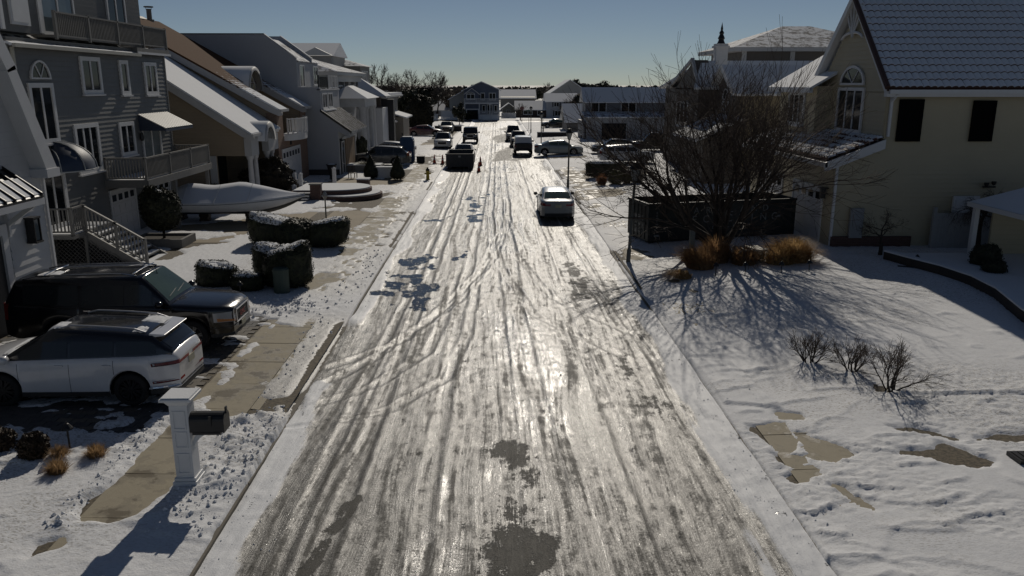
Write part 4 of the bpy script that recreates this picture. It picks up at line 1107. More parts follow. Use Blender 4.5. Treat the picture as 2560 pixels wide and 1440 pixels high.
for i in range(18):
    y = 61.4+i*.42
    part(sh, 'seam', M('seam_metal', (.12,.115,.11), .45), lambda m: slope(m, -10.74, 3.60, -12.9, 5.16, y-.015, y+.015, .05))
part(sh, 'shed_edge', BLACKM, lambda m: slope(m, -10.72, 3.62, -12.95, 5.2, 60.94, 61.02, .2))
ic = MB(); rr = random.Random(8)
for i in range(34):
    y = 61.3+i*.215; L_ = rr.uniform(.08,.4); ic.lathe([(.02,0),(.012,-L_*.5),(0,-L_)], 5, (-10.78, y, 3.44))
ic.build('icicles', glass_mat('ice', (.5,.52,.55), .15), sh, world=True)
part(h, 'snow_ledge', SNOW, lambda m: m.box(-12.9,-12.6,61.3,65.6,5.02,5.12))
part(h, 'garage_recess', DARK, lambda m: m.box(-11.72,-11.66,61.3,68.0,.2,3.0))
for i in range(5):
    part(h, 'timber_panel', M('raw_timber', (.25,.17,.10), .7, var=.3), lambda m: m.box(-11.66,-11.6,63.2+i*.8,63.95+i*.8,.2,2.9))
part(h, 'door_header', FASC, lambda m: m.box(-11.7,-11.58,62.0,67.6,2.9,3.1))
win(h, 'x', -11.66, 1, 61.6, 62.7, .3, 2.8, 1, name='side_door', trim=FASC, sill=False)
part(h, 'skirting', M('dark_base', (.05,.05,.05), .8), lambda m: m.box(-20,-11.75,60.9,61.0,.1,.75))

# ---------------------------------------------------------------- hip-roofed house with portico
DKW = M('dark_wall', (.035,.03,.03), .7, var=.2)
h = thing('house', 'dark-walled house with snowy hip roof and white columned portico', 'house', (-16, 79, .25))
part(h, 'wall', DKW, lambda m: m.box(-28,-14.2,72,86,.1,7.4))
part(h, 'frieze', FASC, lambda m: (m.box(-28.5,-13.9,71.7,86.3,7.2,7.75), m.box(-28.9,-13.5,71.3,86.7,7.75,8.05)))
part(h, 'roof', RSNOWT, lambda m: hip(m, -29, -13.4, 71.2, 86.8, 8.05, 2.2, 'y', inset=5))
for yy in (74.5, 77.5, 80.5, 83.5): part(h, 'pilaster', FASC, lambda m: m.box(-14.2,-14.05,yy-.1,yy+.1,3,7.2))
for xx in (-17.5,-15.9,-14.3): part(h, 'pilaster', FASC, lambda m: m.box(xx-.1,xx+.1,71.85,72.0,3,7.2))
win(h, 'y', 72, -1, -15.6, -14.6, 5.0, 6.9, 2); win(h, 'x', -14.2, 1, 81, 83, 5.0, 6.9, 2); win(h, 'x', -14.2, 1, 75, 77, 5, 6.9, 2)
part(h, 'attic_block', M('attic_siding', (.30,.29,.28), .7), lambda m: m.box(-24,-17.4,89.0,97,7,9.9))
part(h, 'attic_roof', RSNOW, lambda m: (m.prism([(89-.3,9.9),(97.3,9.9),(93,11.4)], 'x', -24.3, -17.1)))
part(h, 'attic_pediment', FASC, lambda m: m.prism([(-20.6,9.95),(-17.2,9.95),(-18.9,10.75)], 'y', 88.3, 88.75))
part(h, 'portico_entablature', M('portico_white', (.5,.5,.5), .6), lambda m: m.box(-14.2,-11.6,73.5,80.5,5.0,5.75))
part(h, 'portico_roof', RSNOW, lambda m: hip(m, -15.5, -11.3, 73.2, 80.8, 5.75, 1.1, 'y', inset=2.2))
for yy in (73.9, 75.6, 78.4, 80.1): part(h, 'column', M('portico_white', (.5,.5,.5), .6), lambda m: m.lathe([(.42,.2),(.42,.5),(.34,.6),(.3,4.7),(.4,4.85),(.42,5.0)], 14, (-11.95, yy, 0)), smooth=True)
part(h, 'portico_wall', STU, lambda m: m.box(-14.2,-13.6,73.6,80.4,.2,5.0))
win(h, 'x', -13.6, 1, 74.3, 75.3, 1.2, 4.4, 1); win(h, 'x', -13.6, 1, 76.2, 78, .4, 4.4, 2, name='entry_door', sill=False)
win(h, 'y', 73.6, -1, -14.1, -13.7, 1.2, 4.4, 1)
part(h, 'portico_step', M('step_stone', (.2,.19,.18), .8), lambda m: (m.box(-14,-11.2,73.2,80.8,.1,.4), m.box(-14,-10.8,74,80,.05,.25)))

# ---------------------------------------------------------------- blue-grey house with white wing and dark pier
BG = siding_mat('bluegrey_siding', (.13,.125,.12), .18)
h = thing('house', 'grey house with snowy hip roof, blank white wing and dark corner pier', 'house', (-14, 92, .25))
part(h, 'wall', BG, lambda m: m.box(-26,-12.3,89,104,.1,5.7))
part(h, 'roof', RSNOW, lambda m: (hip(m, -26.6, -11.7, 88.4, 93.2, 5.75, 2.0, 'x', inset=3.2), m.box(-26.6,-11.8,93.1,104.6,5.75,6.0)))
part(h, 'eave', FASC, lambda m: m.box(-26.65,-11.65,88.35,104.65,5.55,5.74))
part(h, 'upper_storey', BG, lambda m: m.box(-22,-15.5,96,103,6.5,9))
part(h, 'upper_roof', RSNOWT, lambda m: hip(m, -22.6, -15, 95.5, 103.5, 9, 1.1, 'y'))
for yy in (96.8,98.4,100): win(h, 'x', -15.5, 1, yy, yy+.9, 7.3, 8.5, 1)
part(h, 'white_wing', M('wing_white', (.55,.56,.58), .7, var=.06), lambda m: m.box(-16,-11.6,84.6,89,.1,4.6))
part(h, 'wing_parapet', BLACKM, lambda m: m.box(-16,-11.55,84.55,84.6,4.6,4.68))
part(h, 'dark_pier', M('pier_dark', (.02,.02,.022), .6), lambda m: m.box(-12.3,-11.0,89.05,90.4,.1,5.4))
part(h, 'terrace_fence', M('terrace_fence_brown', (.06,.045,.035), .7), lambda m: m.box(-14.6,-12,86.6,86.7,4.65,5.7))
win(h, 'x', -12.3, 1, 91, 93, 3.4, 5.2, 2); win(h, 'x', -12.3, 1, 91, 93.2, .3, 2.6, 3, name='entry_door', sill=False)
part(h, 'entry_canopy', RSNOWT, lambda m: slope(m, -11.2, 2.9, -12.3, 3.5, 90.6, 94, .12))
part(h, 'garage_wing', siding_mat('tan_grey_siding', (.25,.22,.18), .18), lambda m: m.box(-14,-10.6,94.6,101,.1,3.3))
part(h, 'garage_wing_roof', SNOW, lambda m: slope(m, -10.2, 3.3, -13.6, 4.3, 94.3, 101.3, .15))
part(h, 'wall_sconce', BLACKM, lambda m: m.box(-13.3,-13.0,84.5,84.6,1.7,2.3))

# ---------------------------------------------------------------- blue house closing the street
BLU = siding_mat('slate_blue_siding', (.085,.105,.15), .22)
h = thing('house', 'slate-blue gabled house with white balcony closing the far end of the street', 'house', (-2.7, 166, .1))
part(h, 'wall', BLU, lambda m: m.prism([(-6.2,0),(.8,0),(.8,6.0),(-2.7,7.3),(-6.2,5.9)], 'y', 165.2, 178))
part(h, 'roof', RSNOWT, lambda m: (slope(m, -6.7, 5.75, -2.7, 7.55, 164.7, 178.5, .18), slope(m, 1.3, 5.85, -2.7, 7.55, 164.7, 178.5, .18)))
part(h, 'side_wing', siding_mat('pale_grey_siding', (.30,.30,.29), .2), lambda m: m.prism([(-9.2,0),(-6.2,0),(-6.2,5.6),(-9.2,4.0)], 'y', 166.5, 177))
part(h, 'side_roof', SNOW, lambda m: slope(m, -9.5, 4.0, -6.2, 5.85, 166, 177.5, .15))
part(h, 'bay_gable', BLU, lambda m: m.prism([(-6.1,0),(-3.2,0),(-3.2,5.0),(-4.6,6.1),(-6.1,5.0)], 'y', 164.4, 165.2))
part(h, 'bay_roof', WHITE, lambda m: (slope(m, -6.3, 4.95, -4.6, 6.25, 164.2, 165.4, .12), slope(m, -2.9, 4.95, -4.6, 6.25, 164.2, 165.4, .12)))
win(h, 'y', 164.4, -1, -5.7, -4.0, 4.0, 5.1, 2); archwin(h, 'y', 164.4, -1, -4.85, 5.05, .8, hr=.4)
win(h, 'y', 165.2, -1, -2.9, -2.0, 3.9, 5.3, 1); win(h, 'y', 165.2, -1, -1.2, .2, 3.9, 5.3, 2)
part(h, 'balcony_floor', WHITE, lambda m: m.box(-6.1,.9,163.2,164.4,3.15,3.35))
railing(h, [(-6.05,163.25),(-3.7,163.25),(-1.4,163.25),(.85,163.25)], 3.35, .85, .2, WHITE, bal=.06)
for xx in (-6.0,-3.1,-1.0,.8): part(h, 'post', WHITE, lambda m: m.box(xx-.09,xx+.09,163.2,163.4,0,3.15))
part(h, 'garage_recess', DARK, lambda m: m.box(-5.6,-3.4,164.36,164.4,.1,1.9)); part(h, 'garage_frame', WHITE, lambda m: (m.box(-5.8,-5.6,164.3,164.4,.1,2.0), m.box(-3.4,-3.2,164.3,164.4,.1,2.0), m.box(-5.8,-3.2,164.3,164.4,2.0,2.2)))
win(h, 'y', 165.2, -1, -2.6, -1.9, 1.4, 2.9, 1); win(h, 'y', 165.2, -1, -1.6, -.5, 1.0, 3.0, 1, name='entry_door', sill=False, trim=WHITE); win(h, 'y', 165.2, -1, -.2, .5, 1.4, 2.9, 1)
part(h, 'porch', WHITE, lambda m: m.box(-3.1,.9,163.0,165.2,.1,1.0))
railing(h, [(-3.1,163.0),(-1.1,163.0),(.9,163.0)], 1.0, .8, .2, WHITE, bal=.06)
part(h, 'stair', WHITE, lambda m: [m.box(-2.4,-1.2,162.9-.3*i,163.2-.3*i,.05,.9-.18*i) for i in range(4)] and None)

# ---------------------------------------------------------------- far houses across the cross street
def far_house(label, x0, x1, y0, y1, ze, zp, wall, roof=None, ridge='x', wins=(), shutters=False):
    h = thing('house', label, 'house', ((x0+x1)/2, y0, 0))
    if ridge == 'x':
        part(h, 'wall', wall, lambda m: m.prism([(y0,0),(y1,0),(y1,ze),((y0+y1)/2,zp-.1),(y0,ze)], 'x', x0, x1))
        ym = (y0+y1)/2
        def rf(m):
            for ya, yb in ((y0-.5, ym), (y1+.5, ym)):
                za = ze-.2
                m.hull8([(x0-.4,ya,za-.12),(x1+.4,ya,za-.12),(x1+.4,yb,zp-.12),(x0-.4,yb,zp-.12),(x0-.4,ya,za),(x1+.4,ya,za),(x1+.4,yb,zp),(x0-.4,yb,zp)])
        part(h, 'roof', roof or RSNOW, rf)
    else:
        xm = (x0+x1)/2
        part(h, 'wall', wall, lambda m: m.prism([(x0,0),(x1,0),(x1,ze),(xm,zp-.1),(x0,ze)], 'y', y0, y1))
        part(h, 'roof', roof or RSNOW, lambda m: (slope(m, x0-.4, ze-.2, xm, zp, y0-.4, y1+.4, .15), slope(m, x1+.4, ze-.2, xm, zp, y0-.4, y1+.4, .15)))
    for a0, a1, z0, z1, nv in wins:
        win(h, 'y', y0, -1, a0, a1, z0, z1, nv)
        if shutters:
            for q in (a0-.28, a1+.05): part(h, 'shutter', DKW, lambda m: m.box(q, q+.22, y0-.05, y0, z0, z1))
    return h
far_house('low dark brick ranch house with snowy roof behind the stop sign', 4.6, 11, 174, 182, 1.9, 3.5, brick_mat('ranch_brick', (.06,.04,.035), (.08,.05,.045), (.1,.09,.085), plane='y'), wins=((6.0,8.0,.7,1.6,2),(9.0,10,.6,1.6,1)))
far_house('white two-storey house with dark shutters across the cross street', 10.9, 17.3, 173, 180, 3.6, 5.1, siding_mat('white_far_siding', (.45,.46,.48), .2), wins=((12.4,13.6,2.3,3.3,2),(14.8,16.0,2.3,3.3,2),(12.6,14,.4,1.6,2),(15,16.2,.4,1.6,2)), shutters=True)
far_house('big pale grey gabled house rising behind the white two-storey house', 12.5, 21.5, 186, 200, 5.0, 8.0, siding_mat('pale_far_siding', (.30,.30,.29), .2), ridge='y', wins=((17.3,18.2,3.7,4.9,1),(18.8,19.4,4.1,4.7,1)))
far_house('long pale house with snowy roof left of the ranch house, far back', 1.5, 10.5, 215, 226, 3.6, 5.6, siding_mat('tan_far_siding', (.22,.21,.19), .2))
far_house('small cream cottage with low gable between blue house and ranch house', 1.6, 4.4, 178, 184, 1.9, 3.0, siding_mat('cream_far_siding', (.35,.33,.27), .2), ridge='y', wins=((2.5,3.3,.5,1.6,2),))
far_house('snow-roofed house far left behind the bare trees', -29, -16, 176, 188, 3.2, 5.6, siding_mat('tan_far_siding', (.22,.21,.19), .2))
far_house('low white-roofed house left of the blue house', -16, -9.6, 181, 190, 1.6, 3.4, siding_mat('white_far_siding', (.45,.46,.48), .2), roof=SNOW)
far_house('distant flat roofed house with snow beyond the ranch house', 22, 34, 205, 216, 4.2, 6.2, siding_mat('tan_far_siding', (.22,.21,.19), .2))
# right-hand grey house near the end
GB = siding_mat('steel_siding', (.17,.18,.20), .2)
h = far_house('steel-grey two-storey house with garage at the far right of the street', 11.5, 24, 104, 107.6, 5.0, 6.6, GB, wins=((12.2,14.2,3.5,4.9,2),(16,18,3.5,4.9,2)))
part(h, 'lower_wing', siding_mat('whitewash_siding', (.36,.37,.39), .2), lambda m: m.box(11.3,24,100.5,104,.1,3.0))
part(h, 'lower_roof', RSNOWT, lambda m: m.hull8([(11,100,2.95),(24.3,100,2.95),(24.3,104.1,3.5),(11,104.1,3.5),(11,100,3.05),(24.3,100,3.05),(24.3,104.1,3.62),(11,104.1,3.62)]))
part(h, 'garage_recess', DARK, lambda m: m.box(13.2,16.2,100.44,100.5,.1,2.3))
part(h, 'front_fence', GB, lambda m: m.box(11.0,11.2,101,108,.1,2.5))
far_house('small grey garage with steep snowy roof beside the steel-grey house', 10.4, 13.4, 118, 126, 1.9, 4.2, siding_mat('taupe_siding', (.16,.15,.14), .2), ridge='x')
# dark house with chimney and dormers, right
R2W = siding_mat('taupe_dark_siding', (.095,.083,.072), .18)
h = thing('house', 'dark taupe house with two street dormers and finial chimney, right side', 'house', (20, 66, .25))
part(h, 'wall', R2W, lambda m: m.box(15.4,30,62,74,.1,6.7))
part(h, 'roof', RSNOW, lambda m: m.hull8([(14.9,61.4,6.6),(30,61.4,6.6),(30,64,8.6),(16.0,64,8.6),(14.9,61.4,6.75),(30,61.4,6.75),(30,64,8.75),(16.0,64,8.75)]))
part(h, 'roof_back', RSNOW, lambda m: m.hull8([(14.9,74.6,6.6),(30,74.6,6.6),(30,64,8.6),(16.0,64,8.6),(14.9,74.6,6.75),(30,74.6,6.75),(30,64,8.75),(16.0,64,8.75)]))
part(h, 'gable_end', R2W, lambda m: m.prism([(61.8,6.6),(70,6.6),(64,8.8)], 'x', 15.4, 16.5))
part(h, 'gable_trim', FASC, lambda m: (m.bar((15.3,61.6,6.75),(15.3,64,8.85),.2,.25), m.bar((15.3,72,6.75),(15.3,64,8.85),.2,.25)))
part(h, 'dormer', R2W, lambda m: m.prism([(56.8,.1),(62,.1),(62,6.6),(59.4,8.1),(56.8,6.6)], 'x', 16.8, 24))
part(h, 'dormer_roof', RSNOW, lambda m: (m.hull8([(16.3,56.3,6.2),(24,56.3,6.2),(24,59.4,8.2),(16.3,59.4,8.2),(16.3,56.3,6.35),(24,56.3,6.35),(24,59.4,8.35),(16.3,59.4,8.35)]), m.hull8([(16.3,62.5,6.45),(24,62.5,6.45),(24,59.4,8.2),(16.3,59.4,8.2),(16.3,62.5,6.6),(24,62.5,6.6),(24,59.4,8.35),(16.3,59.4,8.35)])))
part(h, 'dormer_trim', WHITE, lambda m: (m.bar((16.25,56.3,6.5),(16.25,59.4,8.25),.12,.2), m.bar((16.25,62.5,6.5),(16.25,59.4,8.25),.12,.2)))
archwin(h, 'x', 16.8, -1, 59.4, 5.9, .8); win(h, 'x', 16.8, -1, 58.6, 60.2, 3.6, 5.8, 3); win(h, 'x', 15.4, -1, 65, 69, 3.6, 5.6, 3)
part(h, 'cream_wall', siding_mat('cream_siding', (.27,.22,.135), .18), lambda m: m.box(17.0,24,56.6,56.8,.1,6.4))
ch = part(h, 'chimney', M('chimney_white', (.55,.55,.55), .7), lambda m: (m.box(17.0,17.9,63.6,64.5,8,10.0), m.box(16.9,18.0,63.5,64.6,9.7,9.85)))
part(ch, 'finial', BLACKM, lambda m: m.lathe([(.32,10.0),(.2,10.3),(.28,10.4),(.14,10.7),(.2,10.8),(.08,11.0),(.1,11.1),(0,11.6)], 10, (17.45,64.05,0)))
part(h, 'tower', R2W, lambda m: m.box(22.5,36,75,86,6,10.0))
part(h, 'tower_roof', RSNOWT, lambda m: hip(m, 21.3, 37, 74, 87, 10.2, 2.2, 'x'))
part(h, 'tower_eave', FASC, lambda m: m.box(21.35,37,74.05,87,9.85,10.19))
for xx in (22.6, 27, 31): part(h, 'tower_pilaster', FASC, lambda m: m.box(xx-.2,xx+.2,74.9,75.05,6.5,9.85))
part(h, 'porch_roof', RSNOWT, lambda m: slope(m, 13.6, 3.4, 16.8, 4.9, 54.5, 62, .2))
part(h, 'porch_wall', R2W, lambda m: m.box(14.2,16.9,55,61.5,.1,3.5))

# ---------------------------------------------------------------- yellow house with barrel tile roof, right
YEL = M('yellow_clapboard', (.46,.40,.275), .6, var=.08, vscale=1)
YS = siding_mat('yellow_siding', (.46,.40,.275), .19)
h = thing('house', 'yellow clapboard house with barrel-tile roof and arched gable window', 'house', (18, 36, .25))
Yn = 33.2
part(h, 'wall', YS, lambda m: (m.box(16.02,32,Yn+.03,40.4,.1,6.8), m.prism([(13.8+.3,.1),(16.05,.1),(16.05,4.6),(14.1,3.75)], 'y', Yn+.03, 44)))
def cutf(z): return (14.1 if z < 3.7 else (16.02 if z > 4.72 else 14.1+(z-3.7)/1.02*1.92), 27.0)
boards(h, 'y', Yn+.03, -1, 14.1, 27, .3, 6.75, YEL, .19, cut=cutf)
part(h, 'gable_wall', YS, lambda m: m.prism([(33.25,6.7),(40.35,6.7),(36.8,10.3)], 'x', 16.02, 22))
boards(h, 'x', 16.02, -1, 33.25, 40.35, 4.75, 6.7, YEL, .19)
boards(h, 'x', 16.02, -1, 0, 0, 6.7, 10.2, YEL, .19, cut=lambda z: (33.3+(z-6.7)*.975, 40.3-(z-6.7)*.975))
part(h, 'rake_board', WHITE, lambda m: (m.hull8([(15.7,32.75,6.55),(16.0,32.75,6.55),(16.0,36.8,10.55),(15.7,36.8,10.55),(15.7,32.75,6.95),(16.0,32.75,6.95),(16.0,36.8,10.95) if 0 else (16.0,36.8,10.9),(15.7,36.8,10.9)]), m.hull8([(15.7,40.85,6.55),(16.0,40.85,6.55),(16.0,36.8,10.55),(15.7,36.8,10.55),(15.7,40.85,6.95),(16.0,40.85,6.95),(16.0,36.8,10.9),(15.7,36.8,10.9)])))
part(h, 'gable_fretwork', WHITE, lambda m: ([m.bar((15.85,36.8,9.0),(15.85,36.8+math.sin(t)*1.3,9.0+math.cos(t)*1.3),.05,.07) for t in (-.6,-.3,0,.3,.6)], [m.tube([(15.85,36.8+s_*(.15+.95*math.sin(q)),9.2-.25*(1-math.cos(q*1.2))) for q in np.linspace(0,1.3,8)], .06, 6) for s_ in (-1,1)]) and None)
win(h, 'x', 15.98, -1, 35.2, 37.9, 4.9, 6.85, 3, 1, fr=.14); archwin(h, 'x', 15.98, -1, 36.55, 6.95, 1.25, hr=.85, fr=.16)
part(h, 'eave_board', WHITE, lambda m: m.box(15.75,32,32.72,33.0,6.5,6.78))
part(h, 'gutter', WHITE, lambda m: m.box(15.8,32,32.58,32.72,6.62,6.78))
part(h, 'downspout', WHITE, lambda m: (m.box(16.1,16.2,33.05,33.15,4.9,6.5), m.bar((16.15,32.7,6.6),(16.15,33.1,6.3),.09,.09)))
part(h, 'downspout', WHITE, lambda m: m.box(14.12,14.22,33.02,33.12,.3,3.7))
for i, (a0, a1, z0, z1) in enumerate(((16.5,17.5,4.7,6.4),(19.55,20.5,4.7,6.35))):
    part(h, 'dark_shutter', M('shutter_black', (.007,.007,.007), .95, spec=.03), lambda m: (m.box(a0,a1,33.1,33.15,z0,z1), m.box(a0-.0,a0+.08,33.07,33.1,z0,z1), m.box(a1-.08,a1,33.07,33.1,z0,z1), m.box(a0+.08,a1-.08,33.07,33.1,z1-.1,z1), m.box(a0+.08,a1-.08,33.07,33.1,z0,z0+.1)))
# barrel tiles on the slope towards the camera
TILE = M('roof_tile_dark', (.06,.03,.022), .6, var=.4, vscale=5)
TSNOW = snow_mat('tile_snow', tint=(.74,.77,.82), under=(.07,.04,.03), cover=(.10,.24), scale=3.0)
sl = math.atan2(10.72-6.85, 36.8-32.75); tl = .415
mb = MB(); n = 6; w2 = .14; hh = .075
prof = [(-w2+2*w2*i/n, hh*math.sin(math.pi*i/n)**.8) for i in range(n+1)]
for L0, L1, dz, mi in ((0, tl+.05, 0, 0), (.035, tl+.05, .022, 1)):
    rws = [[(a, L0, b+dz+.045*(1-0)) for a, b in prof], [(a, L1, b+dz) for a, b in prof]]
    mb.grid(rws, mi); mb.add(rws[0]+[(w2,L0,dz if mi else 0),(-w2,L0,dz if mi else 0)], [tuple(range(n+3))], mi)
tile_me = mb.mesh('roof_tile', [TILE, TSNOW], smooth=False)
rest = MB(); rr = random.Random(2); rootw = wloc(h)
rot = (sl, 0, 0)
bed = part(h, 'roof_deck', TILE, lambda m: m.hull8([(15.72,32.7,6.72),(32,32.7,6.72),(32,36.8,10.63),(15.72,36.8,10.63),(15.72,32.7,6.8),(32,32.7,6.8),(32,36.8,10.72),(15.72,36.8,10.72)]))
part(h, 'roof_back', RSNOW, lambda m: m.hull8([(15.72,40.9,6.72),(32,40.9,6.72),(32,36.8,10.63),(15.72,36.8,10.63),(15.72,40.9,6.8),(32,40.9,6.8),(32,36.8,10.72),(15.72,36.8,10.72)]))
for r_ in range(13):
    for c_ in range(40):
        x = 15.92+c_*.282; y = 32.7+r_*tl*math.cos(sl); z = 6.82+r_*tl*math.sin(sl)+rr.uniform(-.006,.006)
        if c_ < 23: inst('roof_tile', tile_me, h, Vector((x,y,z))-rootw, (sl+rr.uniform(-.012,.012),0,rr.uniform(-.012,.012)))
        else:
            cs, sn_ = math.cos(sl), math.sin(sl)
            for L0, L1, mi in ((0, tl+.03, 1),):
                rows2 = [[(x+a, y+L*cs-b2*sn_, z+L*sn_+b2*cs) for a, b2 in [(a, b+.06*(1 if L == 0 else .4)) for a, b in prof]] for L in (L0, L1)]
                rest.grid(rows2, 1); rest.add(rows2[0]+[(x+w2,y,z),(x-w2,y,z)], [tuple(range(n+3))], 0)
o = rest.build('roof_tile_field', [TILE, TSNOW], h, world=True); o['kind'] = 'stuff'
part(h, 'ridge_cap', TILE, lambda m: m.tube([(15.7,36.8,10.76),(32,36.8,10.76)], .11, 8))
part(h, 'rake_tiles', TILE, lambda m: m.tube([(15.72,32.68,6.86),(15.72,36.8,10.8)], .11, 8))
# projecting bay further along
part(h, 'bay_wall', YS, lambda m: m.box(15.25,22,38.7,43.6,.1,6.9))
win(h, 'x', 15.25, -1, 40.0, 42.2, 5.0, 6.6, 3, fr=.14)
part(h, 'bay_roof', snow_mat('bay_tile_snow', under=(.08,.04,.03), cover=(.16,.3), scale=2, lines=('X', 1.2, .1)), lambda m: slope(m, 14.75, 6.85, 20, 9.9, 38.3, 44.2, .12))
part(h, 'bay_eave', WHITE, lambda m: m.box(14.72,14.9,38.3,44.2,6.6,6.8))
# garage roof: snow lying in rows on tiles
low = MB(); rr = random.Random(12); sl2 = math.atan2(4.80-3.92, 16.0-13.75); L2 = .40
for r_ in range(6):
    for c_ in range(40):
        y = 33.25+c_*.275; x = 13.75+r_*L2*math.cos(sl2); z = 3.95+r_*L2*math.sin(sl2)
        if x > 16.0: continue
        cs, sn_ = math.cos(sl2), math.sin(sl2)
        bare = rr.random() < (.75 if (c_ < 14 and r_ > 1) else .12)
        rows2 = [[(x+L*cs-b2*sn_, y+a, z+L*sn_+b2*cs) for a, b2 in [(a, b+.05*(1 if L == 0 else .3)) for a, b in prof]] for L in (0, L2+.03)]
        low.grid(rows2, 0); low.add(rows2[0]+[(x,y+w2,z),(x,y-w2,z)], [tuple(range(n+3))], 0)
        if not bare or True:
            e0 = .06 if not bare else rr.uniform(.16, .28)
            rows2 = [[(x+L*cs-b2*sn_, y+a*1.02, z+L*sn_+b2*cs) for a, b2 in [(a, b+.035+.05*(1 if L < .3 else .3)) for a, b in prof]] for L in (e0, L2+.0)]
            low.grid(rows2, 1); low.add(rows2[0]+[(x+e0*cs,y+w2,z+.03),(x+e0*cs,y-w2,z+.03)], [tuple(range(n+3))], 1)
o = low.build('garage_roof_tiles', [M('roof_tile_red', (.085,.032,.022), .55, var=.4, vscale=5), SNOW], h, world=True); o['kind'] = 'stuff'
part(h, 'garage_roof_deck', TILE, lambda m: slope(m, 13.7, 3.9, 16.02, 4.8, 33.02, 44.3, .1))
part(h, 'garage_rake', WHITE, lambda m: m.prism([(13.6,3.86),(16.02,4.80),(16.02,4.42),(14.15,3.68),(13.6,3.5)], 'y', 32.92, 33.0))
part(h, 'garage_eave', WHITE, lambda m: m.box(13.58,13.7,32.92,44.4,3.66,3.86))
garage(h, 'x', 14.1, -1, 34.1, 37.4, .27, 2.6, 4); garage(h, 'x', 14.1, -1, 39, 42.3, .27, 2.6, 4)
part(h, 'wall_lantern', BLACKM, lambda m: (m.box(13.8,14.0,33.55,33.75,2.3,2.7), m.box(13.75,14.1,33.5,33.8,2.7,2.75)))
part(h, 'flood_light', BLACKM, lambda m: (m.lathe([(.03,0),(.09,.05),(.1,.16)], 10, (20.5,33.0,2.85)), m.lathe([(.03,0),(.09,.05),(.1,.16)], 10, (20.8,33.0,2.9)), m.box(20.4,20.9,33.0,33.12,2.8,2.86)))
part(h, 'utility_meter', M('meter_grey', (.28,.29,.30), .5), lambda m: (m.box(14.9,15.45,32.95,33.1,.7,1.95), m.box(15.0,15.35,32.9,32.95,1.2,1.7)))
part(h, 'side_door', WHITE, lambda m: (m.box(19.2,20.3,33.0,33.1,.3,2.45), m.box(19.3,20.2,32.97,33.0,1.5,2.3)))
part(h, 'brick_skirt', brick_mat('skirt_brick', (.10,.045,.035), (.12,.06,.045), (.12,.1,.09), plane='y'), lambda m: m.box(14.15,17.6,33.0,33.12,.2,.75))
# gate fence at the side yard
f_ = thing('gate_fence', 'white board fence panel in front of the yellow house side door', 'fence', (18.4, 32.6, .3))
for i in range(18): MB().box(i*.13-.062, i*.13+.062, 0, .03, .02, 1.5+.0*i).build('board', M('greyed_white', (.34,.34,.34), .6), f_)  # white toned down to mid grey
MB().box(-.1,2.3,.03,.08,.3,.4).build('rail', M('greyed_white', (.34,.34,.34), .6), f_); MB().box(-.1,2.3,.03,.08,1.15,1.25).build('rail', M('greyed_white', (.34,.34,.34), .6), f_)
MB().box(-.2,-.07,-.04,.1,0,1.75).build('post', M('greyed_white', (.34,.34,.34), .6), f_)
# porch of the neighbour at the right edge
h = thing('porch_shed', 'white porch with snowy hip roof at the right edge', 'porch', (20.5, 27, .3))
part(h, 'roof', SNOW, lambda m: hip(m, 18.25, 24, 24.5, 30.3, 2.62, 1.6, 'y'))
part(h, 'eave', WHITE, lambda m: m.box(18.2,24.05,24.45,30.35,2.44,2.615))
for xx, yy in ((18.45,24.7),(18.45,30.1),(23.8,30.1)): part(h, 'post', WHITE, lambda m: m.box(xx-.09,xx+.09,yy-.09,yy+.09,.3,2.44))
part(h, 'back_wall', YS, lambda m: m.box(19.2,24,30.2,30.3,.3,2.44))
part(h, 'deck', GDECK, lambda m: m.box(18.3,24,24.5,30.3,.1,.42))
# ================================================================= vehicles
RUB = M('tyre_rubber', (.014,.014,.015), .85, var=.3)
RIM = M('alloy_rim', (.42,.42,.43), .3, .9, var=.2)
RIMD = M('dark_rim', (.03,.03,.032), .35, .6)
CHROME = M('chrome', (.62,.62,.63), .16, 1.0, var=.05, bump=0)
PLAST = M('black_plastic', (.018,.018,.019), .6, var=.2)
CGLASS = glass_mat('car_glass', (.012,.014,.015), .05, .6)
CGLASSG = glass_mat('car_glass_green', (.05,.075,.06), .05, .6)
LAMPG = glass_mat('lamp_lens', (.35,.36,.37), .08, .6)
REDL = glass_mat('tail_lens', (.16,.008,.008), .12, .5)
AMB = glass_mat('amber_lens', (.45,.16,.03), .12, .5)
PLATE = M('licence_plate', (.42,.40,.30), .5, var=.1)
def paint(name, col, rough=.32, coat=.8, dust=.25, metal=0.0):
    return M(name, col, rough, metal, var=.08, vscale=1.2, bump=.02, bscale=8, coat=coat, dust=dust)

